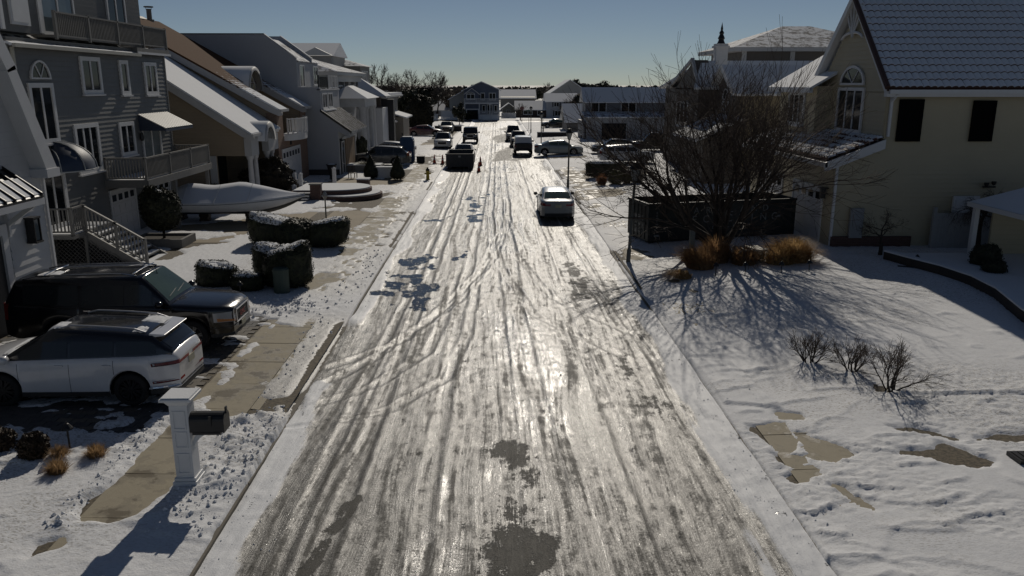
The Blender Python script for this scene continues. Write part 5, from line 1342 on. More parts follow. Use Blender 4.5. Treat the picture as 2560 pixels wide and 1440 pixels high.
def make_car(name, label, loc, rz, P, group=None, cat='car'):
    """P: dimensions. x forward, origin on the ground at mid length"""
    root = thing(name, label, cat, loc, rz, group)
    L, Wd, Ht = P['L'], P['W'], P['H']
    hw = Wd/2; rw = P.get('rw', .34); xf = L/2-P['fo']; xr = xf-P['wb']
    zs = P.get('sill', .26); zbelt = P['belt']; zhf, zhr = P['hood']   # hood height at nose and at windscreen
    ztl, ztr = P['tail']                                              # deck height at backlight base and at the tail end
    xa, xb, xc, xd = [v for v in P['cab']]                            # windscreen base, top, roof end, backlight base
    zr = Ht; arch = rw+P.get('gap', .07)
    body = P['paint']; tum = P.get('tum', .22); nd = P.get('res', 64)
    nose = P.get('nose', .22); tailr = P.get('tailr', .16)
    xsn = sorted(set([round(-L/2+L*i/nd, 4) for i in range(nd+1)]+[round(c+s*arch*q, 4) for c in (xf, xr) for s in (-1,1) for q in (1, .995, .97, .9, .8)]+[round(L/2-e, 4) for e in (.01,.03,.06,.1)]+[round(-L/2+e, 4) for e in (.01,.03,.06,.1)]))
    def zlow(x):
        z = zs
        for c in (xf, xr):
            d = abs(x-c)
            if d < arch: z = max(z, rw+math.sqrt(max(0, arch*arch-d*d))*.97)
        return z+max(0, (abs(x)-(L/2-.25)))*.25
    def zup(x):
        if x >= xa:
            t = max(0.0, (x-xa)/(L/2-xa)); return zhr+(zhf-zhr)*t**1.6
        if x <= xd:
            t = max(0.0, (xd-x)/(xd+L/2)) if xd > -L/2 else 0; return ztl+(ztr-ztl)*t**1.5
        t = (x-xd)/(xa-xd); return ztl+(zhr-ztl)*t
    def hwid(x):
        w = hw*(1-.03*abs(x/(L/2))**2)
        e = L/2-x
        if e < nose*2.2: w *= 1-P.get('ntaper', .16)*(1-e/(nose*2.2))**2
        e = L/2+x
        if e < tailr*2.2: w *= 1-P.get('ttaper', .10)*(1-e/(tailr*2.2))**2
        return w
    rows_ = []
    for x in xsn:
        w = hwid(x); zl = zlow(x); zu = zup(x)
        ef = max(0, 1-(L/2-x)/nose); er = max(0, 1-(L/2+x)/tailr)
        zu2 = zu-.14*ef**2*P.get('nosedrop', 1)-.08*er**2; zl2 = zl
        pr = [(w*.93, zl2), (w*.99, zl2+.035), (w*1.0, zl2+(zu2-zl2)*.35), (w*.995, zl2+(zu2-zl2)*.62), (w*.975, zl2+(zu2-zl2)*.86), (w*.955, zu2-.03), (w*.92, zu2), (w*.80, zu2+.022), (w*.45, zu2+.045), (0, zu2+.052)]
        rows_.append([(x, y, z) for y, z in pr]+[(x, -y, z) for y, z in pr[-2::-1]])
    mb = MB(); mb.grid(rows_)
    mb.add(rows_[0], [tuple(range(len(rows_[0])-1, -1, -1))]); mb.add(rows_[-1], [tuple(range(len(rows_[-1])))])
    bo = mb.build('body', body, root, smooth=True)
    sm = bo.modifiers.new('edge', 'EDGE_SPLIT'); sm.split_angle = R(38)
    MB().box(-L/2+.5, L/2-.5, -hw*.78, hw*.78, zs-.05, zs+.28).build('underbody', PLAST, root)
    # cabin
    zb = lambda x: zup(x)-.02
    wbelt = lambda x: hwid(x)*.935
    def ztop(x):
        if x > xb: t = max(0.0, (xa-x)/(xa-xb)); return zhr+.02+(zr-zhr-.02)*(t**.92)
        if x < xc: t = max(0.0, (x-xd)/(xc-xd)); return ztl+.02+(zr-P.get('rdrop', .05)-ztl-.02)*(t**.9)
        t = (x-xc)/(xb-xc); return zr-P.get('rdrop', .05)*(1-t)**1.6-.012*(2*t-1)**2
    def side(x, z): return wbelt(x)-tum*max(0, z-zb(x))
    N = 26; cx = [xd+(xa-xd)*i/N for i in range(N+1)]; cx = sorted(set(cx+[xb, xc, xb+.03, xc-.03]))
    rows_ = []
    for x in cx:
        z0 = zb(x); z1 = max(ztop(x), z0+.005); ys = side(x, z1); r_ = min(.09, (z1-z0)*.5)
        pr = [(side(x, z0), z0-.02), (side(x, (z0+z1)/2), (z0+z1)/2), (side(x, z1-r_), z1-r_), (ys-.03*r_/.09, z1-r_*.3), (ys-.10, z1), (ys*.5, z1+.02), (0, z1+.026)]
        rows_.append([(x, y, z) for y, z in pr]+[(x, -y, z) for y, z in pr[-2::-1]])
    mb = MB(); mb.grid(rows_)
    ca = mb.build('cabin', P.get('roofpaint', body), root, smooth=True)
    sm = ca.modifiers.new('edge', 'EDGE_SPLIT'); sm.split_angle = R(40)
    # glass
    def topglass(nm, x0, x1, mat, inset=.12, n=6, lift=.012):
        rws = []
        for i in range(n+1):
            x = x0+(x1-x0)*i/n; z = ztop(x); ys = side(x, z)-inset
            rws.append([(x, ys*q, z+lift+.024*(1-abs(q)**2)) for q in (-1,-.6,-.2,.2,.6,1)])
        g = MB(); g.grid(rws); return g.build(nm, mat, root, smooth=True)
    e = (xa-xb)*.05; topglass('windscreen', xa-e*1.2, xb+e, P.get('wglass', CGLASS))
    e = (xc-xd)*.08
    if xc-xd > .12: topglass('rear_window', xc-e, xd+e*P.get('rwin', 1.4), P.get('rglass', CGLASS))
    sw = P['sidewin']
    for sy in (1, -1):
        for (x0, x1) in sw:
            poly = []; nn = 8; m0 = .05; mt = .11
            for i in range(nn+1):
                x = x0+(x1-x0)*i/nn; poly.append((x, zb(x)+m0))
            up = []
            for i in range(nn, -1, -1):
                x = x0+(x1-x0)*i/nn; up.append((x, max(zb(x)+m0+.01, min(ztop(x)-mt, zr-P.get('rdrop', .05)-mt))))
            vs_ = [(x, sy*(side(x, z)+.008), z) for x, z in poly+up]; k_ = len(poly)
            g = MB(); g.add(vs_, [(i, i+1, 2*k_-2-i, 2*k_-1-i) for i in range(k_-1)]); g.build('side_window', P.get('sglass', CGLASS), root)
    # doors: seams, handles
    zm = zbelt
    for sy in (1, -1):
        for x in P.get('seams', ()):
            g = MB(); w = hwid(x)
            prz = [zlow(x)+.06, zlow(x)+(zup(x)-zlow(x))*.35, zlow(x)+(zup(x)-zlow(x))*.62, zlow(x)+(zup(x)-zlow(x))*.86]; py_ = [.995, 1.0, .995, .975]
            g.tube([(x, sy*(w*a+.0005), z) for a, z in zip(py_, prz)], .005, 4); g.build('door_seam', PLAST, root)
        for x in P.get('handles', ()):
            z = zbelt-.11; g = MB(); g.box(x-.09, x+.09, sy*(hwid(x)*.972+.004), sy*(hwid(x)*.972+.04), z-.012, z+.014); g.build('door_handle', P.get('handle', body), root)
        xm = xa-.18; g = MB()
        g.lathe([(0,-.11),(.07,-.1),(.095,0),(.07,.09),(0,.1)], 10, (xm, sy*(hwid(xm)+.12), zbelt+.07), axis='y'); g.bar((xm, sy*(hwid(xm)*.93), zbelt+.02), (xm, sy*(hwid(xm)+.06), zbelt+.05), .06, .04)
        g.build('mirror', P.get('mirror', body), root, smooth=True)
        if P.get('cladding'):
            g = MB(); g.box(xr+arch, xf-arch, sy*(hw*.975), sy*(hw*1.005), zs-.02, zs+.08); g.build('sill_trim', P['cladding'], root)
        if P.get('chromeline'):
            x0, x1 = sw[-1][0], sw[0][1]; g = MB()
            g.tube([(x0+(x1-x0)*i/8, sy*(side(x0+(x1-x0)*i/8, zb(x0+(x1-x0)*i/8)+.03)+.012), zb(x0+(x1-x0)*i/8)+.035) for i in range(9)], .011, 5); g.build('window_trim', CHROME, root)
    # wheels
    tyre = MB(); tw = P.get('tw', .23)
    tyre.lathe([(rw*.68,-tw/2+.01),(rw*.9,-tw/2),(rw*.985,-tw*.36),(rw,-tw*.2),(rw,tw*.2),(rw*.985,tw*.36),(rw*.9,tw/2),(rw*.68,tw/2-.01)], 28, axis='y')
    tm = tyre.mesh('tyre', RUB, smooth=True)
    for sy in (1, -1):
        for x in (xf, xr):
            t = inst('wheel', tm, root, (x, sy*(hw-tw/2-.02), rw)); t.name = 'wheel'
            rim = MB(); yo = sy*(tw/2-.035)
            rim.lathe([(rw*.7, yo-sy*.02),(rw*.67, yo),(rw*.6, yo-sy*.02)], 24, axis='y'); rim.lathe([(.001, yo+sy*.005),(rw*.17, yo+sy*.003),(rw*.2, yo-sy*.03)], 14, axis='y')
            ns = P.get('spokes', 6)
            for i in range(ns):
                a = 2*math.pi*i/ns+.2
                for da in ((-.12, .12) if P.get('twin', True) else (0,)):
                    rim.bar((rw*.14*math.cos(a), yo-sy*.008, rw*.14*math.sin(a)), (rw*.66*math.cos(a+da), yo-sy*.006, rw*.66*math.sin(a+da)), .035, .03, up=(0,1,0))
            rim.build('rim', P.get('rim', RIM), t)
            dk = MB(); dk.lathe([(.0, yo-sy*.07),(rw*.68, yo-sy*.07)], 20, axis='y'); dk.build('brake_disc', PLAST, t)
            wl = MB(); wl.lathe([(arch*1.0, sy*(hw*.96)),(arch*.98, sy*(hw-.5)),(0, sy*(hw-.52))], 20, (x, 0, rw), axis='y', a0=0, a1=math.pi); wl.build('wheel_well', PLAST, root)
    # ends
    xn = L/2; xt = -L/2
    zn = zup(xn)-.14*P.get('nosedrop', 1); wn_ = hwid(xn); wt_ = hwid(xt); zt_ = zup(xt)-.08
    if P.get('grille'):
        gw, g0, g1 = P['grille']
        g = MB(); g.box(xn-.02, xn+.018, -gw/2, gw/2, g0, g1)
        gr = g.build('grille', PLAST, root)
        g = MB()
        for b in ((-gw/2-.03,gw/2+.03,g1-.01,g1+.03),(-gw/2-.03,gw/2+.03,g0-.03,g0+.01)): g.box(xn-.02, xn+.03, b[0], b[1], b[2], b[3])
        for sy in (-1,1): g.box(xn-.02, xn+.03, sy*gw/2, sy*(gw/2+.03), g0, g1)
        g.build('grille_frame', P.get('gtrim', CHROME), gr)
        g = MB()
        for i in range(1, 5): g.box(xn+.012, xn+.024, -gw/2, gw/2, g0+(g1-g0)*i/5-.008, g0+(g1-g0)*i/5+.008)
        g.build('grille_bars', P.get('gbar', PLAST), gr)
    def wrap(nm, end, sy, z0, z1, yi, dx, mat, out=.012, par=None, z0b=None, z1b=None):
        """lens or trim that follows the plan curve of the nose (+1) or tail (-1) on one side"""
        X0 = end*L/2; z0b = z0 if z0b is None else z0b; z1b = z1 if z1b is None else z1b; rws = []
        for i in range(4):
            t = i/3; rws.append((X0+end*out, yi+(hwid(X0)*.97-yi)*t, t*.35))
        for i in range(1, 8):
            x = X0-end*dx*(i/7)**1.5; rws.append((x, hwid(x)*.993+out*.8, .35+.65*i/7))
        lo = [(x, sy*y, z0+(z0b-z0)*t) for x, y, t in rws]; hi = [(x-(end*.018), sy*(y-.006), z1+(z1b-z1)*t) for x, y, t in rws]
        li = [(x-end*.05, sy*(y-.06), z) for x, y, z in lo]; hi2 = [(x-end*.05, sy*(y-.06), z) for x, y, z in hi]
        g = MB(); g.grid([li, lo, hi, hi2]); g.add([li[-1], lo[-1], hi[-1], hi2[-1]], [(0,1,2,3)])
        return g.build(nm, mat, par or root, smooth=False)
    hl = P.get('head')
    if hl:
        z0, z1, yi, dx = hl
        for sy in (1,-1):
            q = wrap('headlight', 1, sy, z0, z1, yi, dx, LAMPG, z0b=z0+.06, z1b=z1+.02)
            if P.get('amber'): wrap('indicator', 1, sy, z0+.015, z0+.11, hwid(L/2)*.9, dx*.8, AMB, .02, q, z0b=z0+.07, z1b=z0+.17)
    tl_ = P.get('taill')
    if tl_:
        z0, z1, yi, dx = tl_
        for sy in (1,-1): wrap('tail_light', -1, sy, z0, z1, yi, dx, REDL, z0b=z0+.02, z1b=z1-.01)
    for (nm, end, z0, z1, yi, dx, mat_) in P.get('wraps', ()):
        for sy in (1,-1): wrap(nm, end, sy, z0, z1, yi, dx, mat_, .016)
    if P.get('rbump'):
        z0, z1 = P['rbump']; g = MB(); g.box(xt-.03, xt+.1, -wt_*.96, wt_*.96, z0, z1); g.build('rear_bumper', P.get('bumpmat', PLAST), root, bevel=.02)
    if P.get('fbump'):
        z0, z1 = P['fbump']; g = MB(); g.box(xn-.1, xn+.03, -wn_*.97, wn_*.97, z0, z1); g.build('front_bumper', P.get('bumpmat', PLAST), root, bevel=.02)
    if P.get('rplate'):
        z = P['rplate']; g = MB(); g.box(xt-.02, xt-.0, -.16, .16, z, z+.16); g.build('licence_plate', PLATE, root)
    if P.get('fplate'):
        z = P['fplate']; g = MB(); g.box(xn+.03, xn+.045, -.16, .16, z, z+.15); g.build('licence_plate', PLATE, root)
    if P.get('rails'):
        for sy in (1,-1):
            g = MB(); ps_ = [(xc+.15+(xb-xc-.3)*i/8, sy*(side(xb, zr)-.12), ztop(xc+.15+(xb-xc-.3)*i/8)+(.075 if 0 < i < 8 else .02)) for i in range(9)]
            g.tube(ps_, .02, 6); g.build('roof_rail', P['rails'], root)
        if P.get('cross'):
            for x in P['cross']:
                g = MB(); w = side(xb, zr)-.12; g.tube([(x, -w, ztop(x)+.08), (x, 0, ztop(x)+.105), (x, w, ztop(x)+.08)], .016, 6); g.build('cross_bar', CHROME, root)
    if P.get('spoiler'):
        g = MB(); x0 = xc+.05; w = side(xc, zr)-.03; zt = ztop(xc)
        g.hull8([(xc-.26,-w*.94,zt-.035),(x0,-w,zt-.06),(x0,w,zt-.06),(xc-.26,w*.94,zt-.035),(xc-.27,-w*.94,zt-.005),(x0,-w,zt+.03),(x0,w,zt+.03),(xc-.27,w*.94,zt-.005)])
        g.build('spoiler', P['spoiler'], root, bevel=.01)
    if P.get('wipers', True):
        for y0 in (-.05, -.6):
            g = MB(); pts = []
            for t in (0, .5, 1):
                x = xa-.10-.07*t; y = y0+.62*t; pts.append((x, y, ztop(x)+.045))
            g.tube(pts, .008, 4); g.build('wiper', PLAST, root)
    if P.get('antenna') is not None:
        x = P['antenna']; g = MB(); g.tube([(x,0,ztop(x)+.02),(x-.05,0,ztop(x)+.2)], [.012,.005], 5); g.build('antenna', PLAST, root)
    if P.get('snow'):
        for (x0, x1, q0, q1, sd_) in P['snow']:
            rws = []; rr_ = random.Random(sd_); nx, ny = 12, 10
            for i in range(nx+1):
                row = []
                for j in range(ny+1):
                    u_, v_ = i/nx, j/ny; ed = min(u_, 1-u_, v_, 1-v_)
                    x = x0+(x1-x0)*(u_+(rr_.uniform(-.05,.05))); z = ztop(max(xd, min(xa, x))) if xd <= x <= xa else zup(x)+.045
                    y = (side(x, z)-.05 if xd <= x <= xa else hwid(x)*.85)*(q0+(q1-q0)*(v_+rr_.uniform(-.05,.05)))
                    row.append((x, y, z+.026*(1-0*abs(y))+(.035*min(1, ed*5)-.016)*(.6+.8*rr_.random())))
                rws.append(row)
            g = MB(); g.grid(rws); g.build('snow_patch', SNOW, root, smooth=True)
    return root, dict(xn=xn, xt=xt, zup=zup, hwid=hwid, ztop=ztop, side=side, wt=wt_)

LOTZ = .28
# near black SUV, nose to the street
black = paint('paint_black', (.004,.004,.006), .14, .35, .015)
suv, S_ = make_car('parked_suv', 'long black SUV with roof rack parked nose to the street', (-9.72, 20.85, LOTZ), 0,
    dict(L=5.75, W=2.02, H=1.93, wb=3.3, fo=1.0, rw=.40, sill=.36, belt=1.22, hood=(1.10,1.21), tail=(1.24,1.18), cab=(1.36,.62,-2.58,-2.87), paint=black,
         sidewin=((.28,.92),(-.85,.2),(-2.35,-.95)), seams=(1.15,.22,-.92), handles=(.4,-.7), handle=CHROME, grille=(.92,.66,.98), head=(.70,.98,.5,.42), amber=True,
         wglass=CGLASSG, taill=(.85,1.3,.72,.12), rails=CHROME, cross=(.4,-1.9), spokes=6, rbump=(.45,.72), fbump=None, bumpmat=black, fplate=.46, wraps=(('bumper_seam',1,.60,.625,.0,.5,PLAST),('lower_valance',1,.36,.45,.0,.5,PLAST)), rdrop=.08, antenna=.75, nose=.3, nosedrop=.5, ntaper=.3, tum=.24, snow=((-2.3,-1.6,-.6,.2,4),)), cat='suv')
# emblem letters on the grille
def text_mesh(body, size, mat, parent, loc, rot, name='lettering', ext=.004, spacing=1.0, align='CENTER'):
    cu = bpy.data.curves.new(name, 'FONT'); cu.body = body; cu.size = size; cu.extrude = ext; cu.align_x = align; cu.align_y = 'CENTER'; cu.space_character = spacing
    tmp = bpy.data.objects.new('tmp', cu); COL.objects.link(tmp)
    dg = bpy.context.evaluated_depsgraph_get()
    me = bpy.data.meshes.new_from_object(tmp.evaluated_get(dg))
    bpy.data.objects.remove(tmp); me.materials.clear(); me.materials.append(mat); me.name = name
    return inst(name, me, parent, loc, rot)
text_mesh('GMC', .2, M('emblem_red', (.35,.03,.02), .35), suv, (2.905, 0, .8), (R(90), 0, R(90)), 'emblem')
# near white crossover, tail to the street
white = paint('paint_white', (.62,.63,.66), .3, .9, .15)
cor, S_ = make_car('parked_crossover', 'white crossover with black glass roof parked tail to the street', (-9.15, 17.15, LOTZ), math.pi,
    dict(L=4.62, W=1.93, H=1.66, wb=2.71, fo=.92, rw=.365, sill=.27, belt=1.04, hood=(.86,1.03), tail=(1.13,1.02), cab=(1.36,.3,-1.78,-2.2), paint=white, roofpaint=M('glass_roof', (.01,.01,.012), .1, var=.1, bump=0, coat=.6),
         sidewin=((-.05,.98),(-1.02,-.11),(-1.9,-1.08)), seams=(1.0,-.08,-1.02), handles=(.12,-.88), grille=(.9,.5,.8), head=(.7,.84,.45,.4), taill=(.88,.97,.12,.42), rails=M('rail_silver', (.5,.5,.52), .35, .6),
         spoiler=white, cladding=PLAST, spokes=10, rim=RIMD, rplate=.72, rdrop=.13, rbump=None, rwin=1.2, tailr=.3, ttaper=.26, tum=.30, wraps=(('bumper_chrome',-1,.40,.44,.0,.5,CHROME),('reflector',-1,.52,.56,.45,.42,REDL),('lower_valance',-1,.27,.38,.0,.55,PLAST)), snow=((-1.75,-1.2,-.95,-.1,1),(-1.6,-1.35,.3,.85,2),(.1,.45,.2,.9,3),(1.28,1.5,-.7,.7,6))), cat='car')
# pale sedan parked on the street
silver = paint('paint_pale_silver', (.22,.235,.25), .3, .9, .2, .3)
SEDAN = dict(L=4.85, W=1.85, H=1.47, wb=2.85, fo=.95, rw=.335, sill=.22, belt=.95, hood=(.72,.93), tail=(1.06,1.02), cab=(1.25,.45,-.95,-1.75), paint=silver, wglass=CGLASSG, rglass=CGLASSG, sglass=CGLASSG,
     sidewin=((-.05,.95),(-1.0,-.12)), seams=(1.0,-.08,-.95), handles=(.1,-.85), grille=(1.0,.4,.66), head=(.6,.74,.42,.4), taill=(.80,.95,.4,.3), rplate=.72, antenna=-.8, rdrop=.09, tailr=.26, ttaper=.2, tum=.34, mirror=PLAST)
sed, S_ = make_car('parked_sedan', 'pale silver sedan parked on the icy street by the right kerb', (3.3, 44.0, 0.0), R(90), SEDAN)
MB().box(-2.455,-2.38,-.72,.72,.25,.42).build('bumper_insert', PLAST, sed)

# cars further off
def P_(base, **kw):
    d = dict(base); d.update(kw); return d
SUVP = dict(L=4.7, W=1.88, H=1.72, wb=2.75, fo=.92, rw=.36, sill=.3, belt=1.08, hood=(.92,1.06), tail=(1.12,1.05), cab=(1.25,.4,-1.75,-2.2), paint=black, res=36, rdrop=.12, tum=.28, tailr=.26, ttaper=.2,
     sidewin=((-.05,.85),(-1.05,-.12),(-1.85,-1.12)), seams=(.95,-.08), handles=(.1,-.85), grille=(.9,.55,.85), head=(.72,.88,.45,.35), taill=(.9,1.15,.55,.2), rplate=.75, rails=PLAST, wipers=False)
JEEP = dict(L=4.5, W=1.88, H=1.85, wb=2.95, fo=.65, rw=.42, sill=.5, belt=1.2, hood=(1.1,1.18), tail=(1.22,1.22), cab=(.75,.5,-1.9,-2.0), paint=black, res=36, tum=.06, nose=.1, ntaper=.2, gap=.12,
     sidewin=((-.3,.5),(-1.15,-.4),(-1.8,-1.25)), seams=(.55,-.35), handles=(-.1,), grille=(.75,.75,1.08), head=(.84,1.02,.42,.06), taill=(.85,1.1,.72,.05), rbump=(.5,.7), fbump=(.5,.68), wipers=False, rdrop=.02)
red = paint('paint_dark_red', (.10,.012,.012)); dgrey = paint('paint_dark_grey', (.03,.032,.036)); blk2 = paint('paint_dusty_black', (.012,.012,.013), .35, .5, .35); sil2 = paint('paint_silver', (.28,.29,.30), metal=.5); wht2 = paint('paint_white_far', (.60,.60,.60), dust=.2); tea = paint('paint_teal_silver', (.22,.25,.25), metal=.3)
make_car('parked_suv', 'dark grey SUV in a drive beside the blue toilet cabin', (-9.6, 68.6, .26), math.pi, P_(SUVP, paint=dgrey, L=4.85), cat='suv')
make_car('parked_sedan', 'silver sedan parked behind the dark grey SUV, left side', (-10.0, 77.5, .26), math.pi, P_(SEDAN, paint=sil2, res=36, wglass=CGLASS, rglass=CGLASS, sglass=CGLASS))
make_car('parked_suv', 'silver SUV facing the camera behind the open dumpster', (-5.7, 89.5, .14), R(-90), P_(SUVP, paint=sil2), cat='suv')
make_car('parked_jeep', 'black boxy off-roader facing the camera on the far left kerb', (-3.0, 100, .02), R(-90), JEEP, cat='car')
make_car('parked_coupe', 'dark red sedan in a drive far left below the evergreens', (-9.4, 109, .26), 0, P_(SEDAN, paint=red, res=36, wglass=CGLASS, rglass=CGLASS, sglass=CGLASS))
make_car('parked_car', 'white hatchback just peeking out behind the open dumpster', (-2.9, 75.5, .02), R(-90), P_(SUVP, paint=wht2, H=1.55))
make_car('parked_jeep', 'boxy off-roader with pale roof, nearest in the far right kerb row', (2.85, 83.3, .02), R(90), P_(JEEP, roofpaint=wht2), cat='car')
make_car('parked_suv', 'low black SUV, middle of the far right kerb row', (2.7, 94.5, .02), R(-90), P_(SUVP, paint=blk2), cat='suv')
make_car('parked_suv', 'tall black SUV, farthest in the right kerb row', (2.3, 103.5, .02), R(-90), P_(SUVP, paint=blk2, H=1.9, L=5.2), cat='suv')
make_car('parked_sedan', 'teal-silver sedan standing sideways across the right drive', (6.3, 80.4, .16), 0, P_(SEDAN, paint=tea, res=40, L=4.75))
make_car('parked_crossover', 'white crossover in the drive beyond the boxy hedge', (11.4, 70.4, .28), 0, P_(SUVP, paint=wht2, L=4.75, H=1.66))
make_car('parked_sedan', 'dark sedan with sun glinting on its bonnet behind the white crossover', (12.0, 80.4, .28), math.pi, P_(SEDAN, paint=black, res=36, wglass=CGLASS))
make_car('parked_suv', 'black pickup-sized SUV half hidden behind the bare tree', (16.4, 83.5, .28), math.pi, P_(SUVP, paint=black, L=5.2, H=1.9), cat='suv')
make_car('parked_sedan', 'black sedan broadside beyond the far lawn, right of the street', (9.8, 130, .2), math.pi, P_(SEDAN, paint=black, res=30, sglass=CGLASSG))
make_car('parked_car', 'small dark car far left beyond the dark red sedan', (-6.9, 117, .2), R(-90), P_(SUVP, paint=blk2, H=1.6))
# ================================================================= plants
BARK = M('bark_dark', (.035,.027,.022), .85, var=.4, vscale=8, bump=.5, bscale=40)
TWIG = M('twig', (.06,.042,.031), .8, var=.35, vscale=6)
TWIGF = M('twig_hazed', (.10,.082,.066), .85, var=.3)  # paler than the near twigs: distance haze put into the colour
def tri_tube(V, F, pts, rad, n):
    o = len(V); ref = None
    for i, p in enumerate(pts):
        d = pts[min(i+1, len(pts)-1)]-pts[max(i-1, 0)]; d = d/(np.linalg.norm(d)+1e-9)
        if ref is None: ref = np.array([1.,0,0]) if abs(d[0]) < .8 else np.array([0,1.,0])
        a = ref-d*ref.dot(d); a /= np.linalg.norm(a)+1e-9; b = np.cross(d, a); ref = a
        for k in range(n):
            t = 2*math.pi*k/n; V.append(tuple(p+(a*math.cos(t)+b*math.sin(t))*rad[i]))
    for i in range(len(pts)-1):
        for k in range(n): F.append((o+i*n+k, o+i*n+(k+1) % n, o+(i+1)*n+(k+1) % n, o+(i+1)*n+k))
def grow(rng, big, fine, p, d, L, r, lev, maxlev, kids, spread, up, shrink, fine_at, rmin=.003):
    n = 4 if lev < 2 else 3; pts = [p]; q = p.copy(); dd = d.copy()
    for i in range(n):
        dd = dd+rng.normal(0, .10, 3)+np.array([0,0,up]); dd /= np.linalg.norm(dd); q = q+dd*L/n; pts.append(q.copy())
    r1 = r*.62; V, F = fine if lev >= fine_at else big
    tri_tube(V, F, pts, [max(rmin, r+(r1-r)*i/n) for i in range(n+1)], 6 if lev < 2 else (4 if lev < fine_at else 3))
    if lev >= maxlev: return
    nk = kids[min(lev, len(kids)-1)]
    for j in range(nk):
        t = 1.0 if j == 0 else rng.uniform(.3, .98)
        i = min(n-1, int(t*n)); bp = pts[i]+(pts[i+1]-pts[i])*(t*n-i) if t < 1 else pts[-1]
        ax = rng.normal(0, 1, 3); ax -= dd*ax.dot(dd); ax /= np.linalg.norm(ax)+1e-9
        s = spread*(.35 if j == 0 else rng.uniform(.7, 1.25))
        nd_ = dd*math.cos(s)+ax*math.sin(s)
        grow(rng, big, fine, bp, nd_, L*shrink*rng.uniform(.75,1.15), r1*(.95 if j == 0 else .7), lev+1, maxlev, kids, spread, up, shrink, fine_at, rmin)
def nobj(name, V, F, mat, parent):
    me = bpy.data.meshes.new(name); me.from_pydata(V, [], F); me.materials.append(mat)
    me.polygons.foreach_set('use_smooth', [True]*len(F))
    o = bpy.data.objects.new(name, me); COL.objects.link(o); o.parent = parent; return o
def bare_tree(name, label, loc, stems, L, r, maxlev, kids, spread=.5, up=.05, shrink=.74, tilt=(.25,.6), seed=1, cat='tree', group=None, twig=None, fine_at=3, base=0.0, meshes=None, rmin=.003):
    root = thing(name, label, cat, loc, 0, group)
    if meshes is not None:
        inst('trunk', meshes[0], root); inst('crown', meshes[1], root); return root
    rng = np.random.default_rng(seed); big = ([], []); fine = ([], [])
    if base > 0:
        tri_tube(big[0], big[1], [np.array([0,0,-.1]), np.array([.02,0,base*.5]), np.array([0,.02,base])], [r*2.0, r*1.6, r*1.5], 8)
    for i in range(stems):
        a = 2*math.pi*(i+rng.uniform(-.3,.3))/stems; t = rng.uniform(*tilt) if i else tilt[0]*.3
        d = np.array([math.cos(a)*math.sin(t), math.sin(a)*math.sin(t), math.cos(t)])
        grow(rng, big, fine, np.array([math.cos(a)*.08, math.sin(a)*.08, base-.05]), d, L*rng.uniform(.85,1.15), r*rng.uniform(.75,1.1), 0, maxlev, kids, spread, up, shrink, fine_at, rmin)
    nobj('trunk', *big, BARK, root); nobj('crown', *fine, twig or TWIG, root)
    return root
# the big bare tree by the recycling dumpster
bare_tree('bare_tree', 'wide leafless many-stemmed tree in front of the long dumpster', (9.3, 32.4, .28), 11, 2.55, .15, 5, (3,4,4,3,4), .56, .033, .775, (.2,.88), 7, fine_at=2, rmin=.0062)
# clipped bare shrubs in the right lawn
for i, (x, y, s, sd_) in enumerate(((7.8,18.7,.36,3),(8.62,18.15,.34,4),(8.98,16.9,.42,5))):
    bare_tree('bare_shrub', ('leafless shrub in the snow, leftmost of the three', 'leafless pruned shrub in the snow, middle of the three', 'densest leafless shrub in the snow, rightmost and nearest of the three')[i], (x, y, .26), 7, s, .026, 4, (4,3,3,3), .55, .03, .74, (.25,.72), sd_, cat='shrub', group='leafless shrubs on the right lawn', fine_at=2)

# ---- leafy masses
def leafmat(name, c1, c2):
    if name in MATS: return MATS[name]
    k = NT(name); p = k.pos()
    k.l(k.mix(k.ramp(k.noise(p, 5, 4, .6), .35, .65), c1, c2), k.b.inputs['Base Color']); k.b.inputs['Roughness'].default_value = .6
    k.b.inputs['Specular IOR Level'].default_value = .3
    MATS[name] = k.mat; return k.mat
YEW = leafmat('yew_leaf', (.010,.013,.007), (.03,.035,.016)); YEWB = leafmat('bronze_leaf', (.03,.02,.012), (.07,.045,.025))
EVG = leafmat('evergreen_leaf', (.012,.014,.008), (.035,.038,.02)); OLIVE = leafmat('olive_leaf', (.06,.06,.022), (.13,.125,.05)); STRAW = None
def strawmat(name, c1, c2):
    if name in MATS: return MATS[name]
    k = NT(name); p = k.pos(); c = k.mix(k.noise(p, 14, 3), c1, c2)
    k.l(c, k.b.inputs['Base Color']); k.b.inputs['Roughness'].default_value = .6
    tr = k.n('ShaderNodeBsdfTranslucent'); k.l(c, tr.inputs[0]); mx = k.n('ShaderNodeMixShader'); mx.inputs[0].default_value = .5
    k.l(k.b.outputs[0], mx.inputs[1]); k.l(tr.outputs[0], mx.inputs[2]); k.l(mx.outputs[0], k.t.nodes['Material Output'].inputs[0])
    MATS[name] = k.mat; return k.mat
STRAW = strawmat('straw', (.42,.27,.115), (.68,.47,.23))
def quads(V, F, P, N, size, rng):
    """scatter of small leaf quads"""
    n = len(P); a = rng.normal(0, 1, (n,3)); a -= N*(a*N).sum(1, keepdims=True); a /= np.linalg.norm(a, axis=1, keepdims=True)+1e-9
    b = np.cross(N, a)+N*rng.uniform(-.6,.6,(n,1)); s = size*rng.uniform(.6,1.3,(n,1))
    o = len(V)
    for q in np.stack([P-a*s-b*s*.5, P+a*s*.2-b*s*.6, P+a*s+b*s*.2, P-a*s*.2+b*s*.6], 1): V.extend(map(tuple, q))
    F.extend([(o+4*i, o+4*i+1, o+4*i+2, o+4*i+3) for i in range(n)])
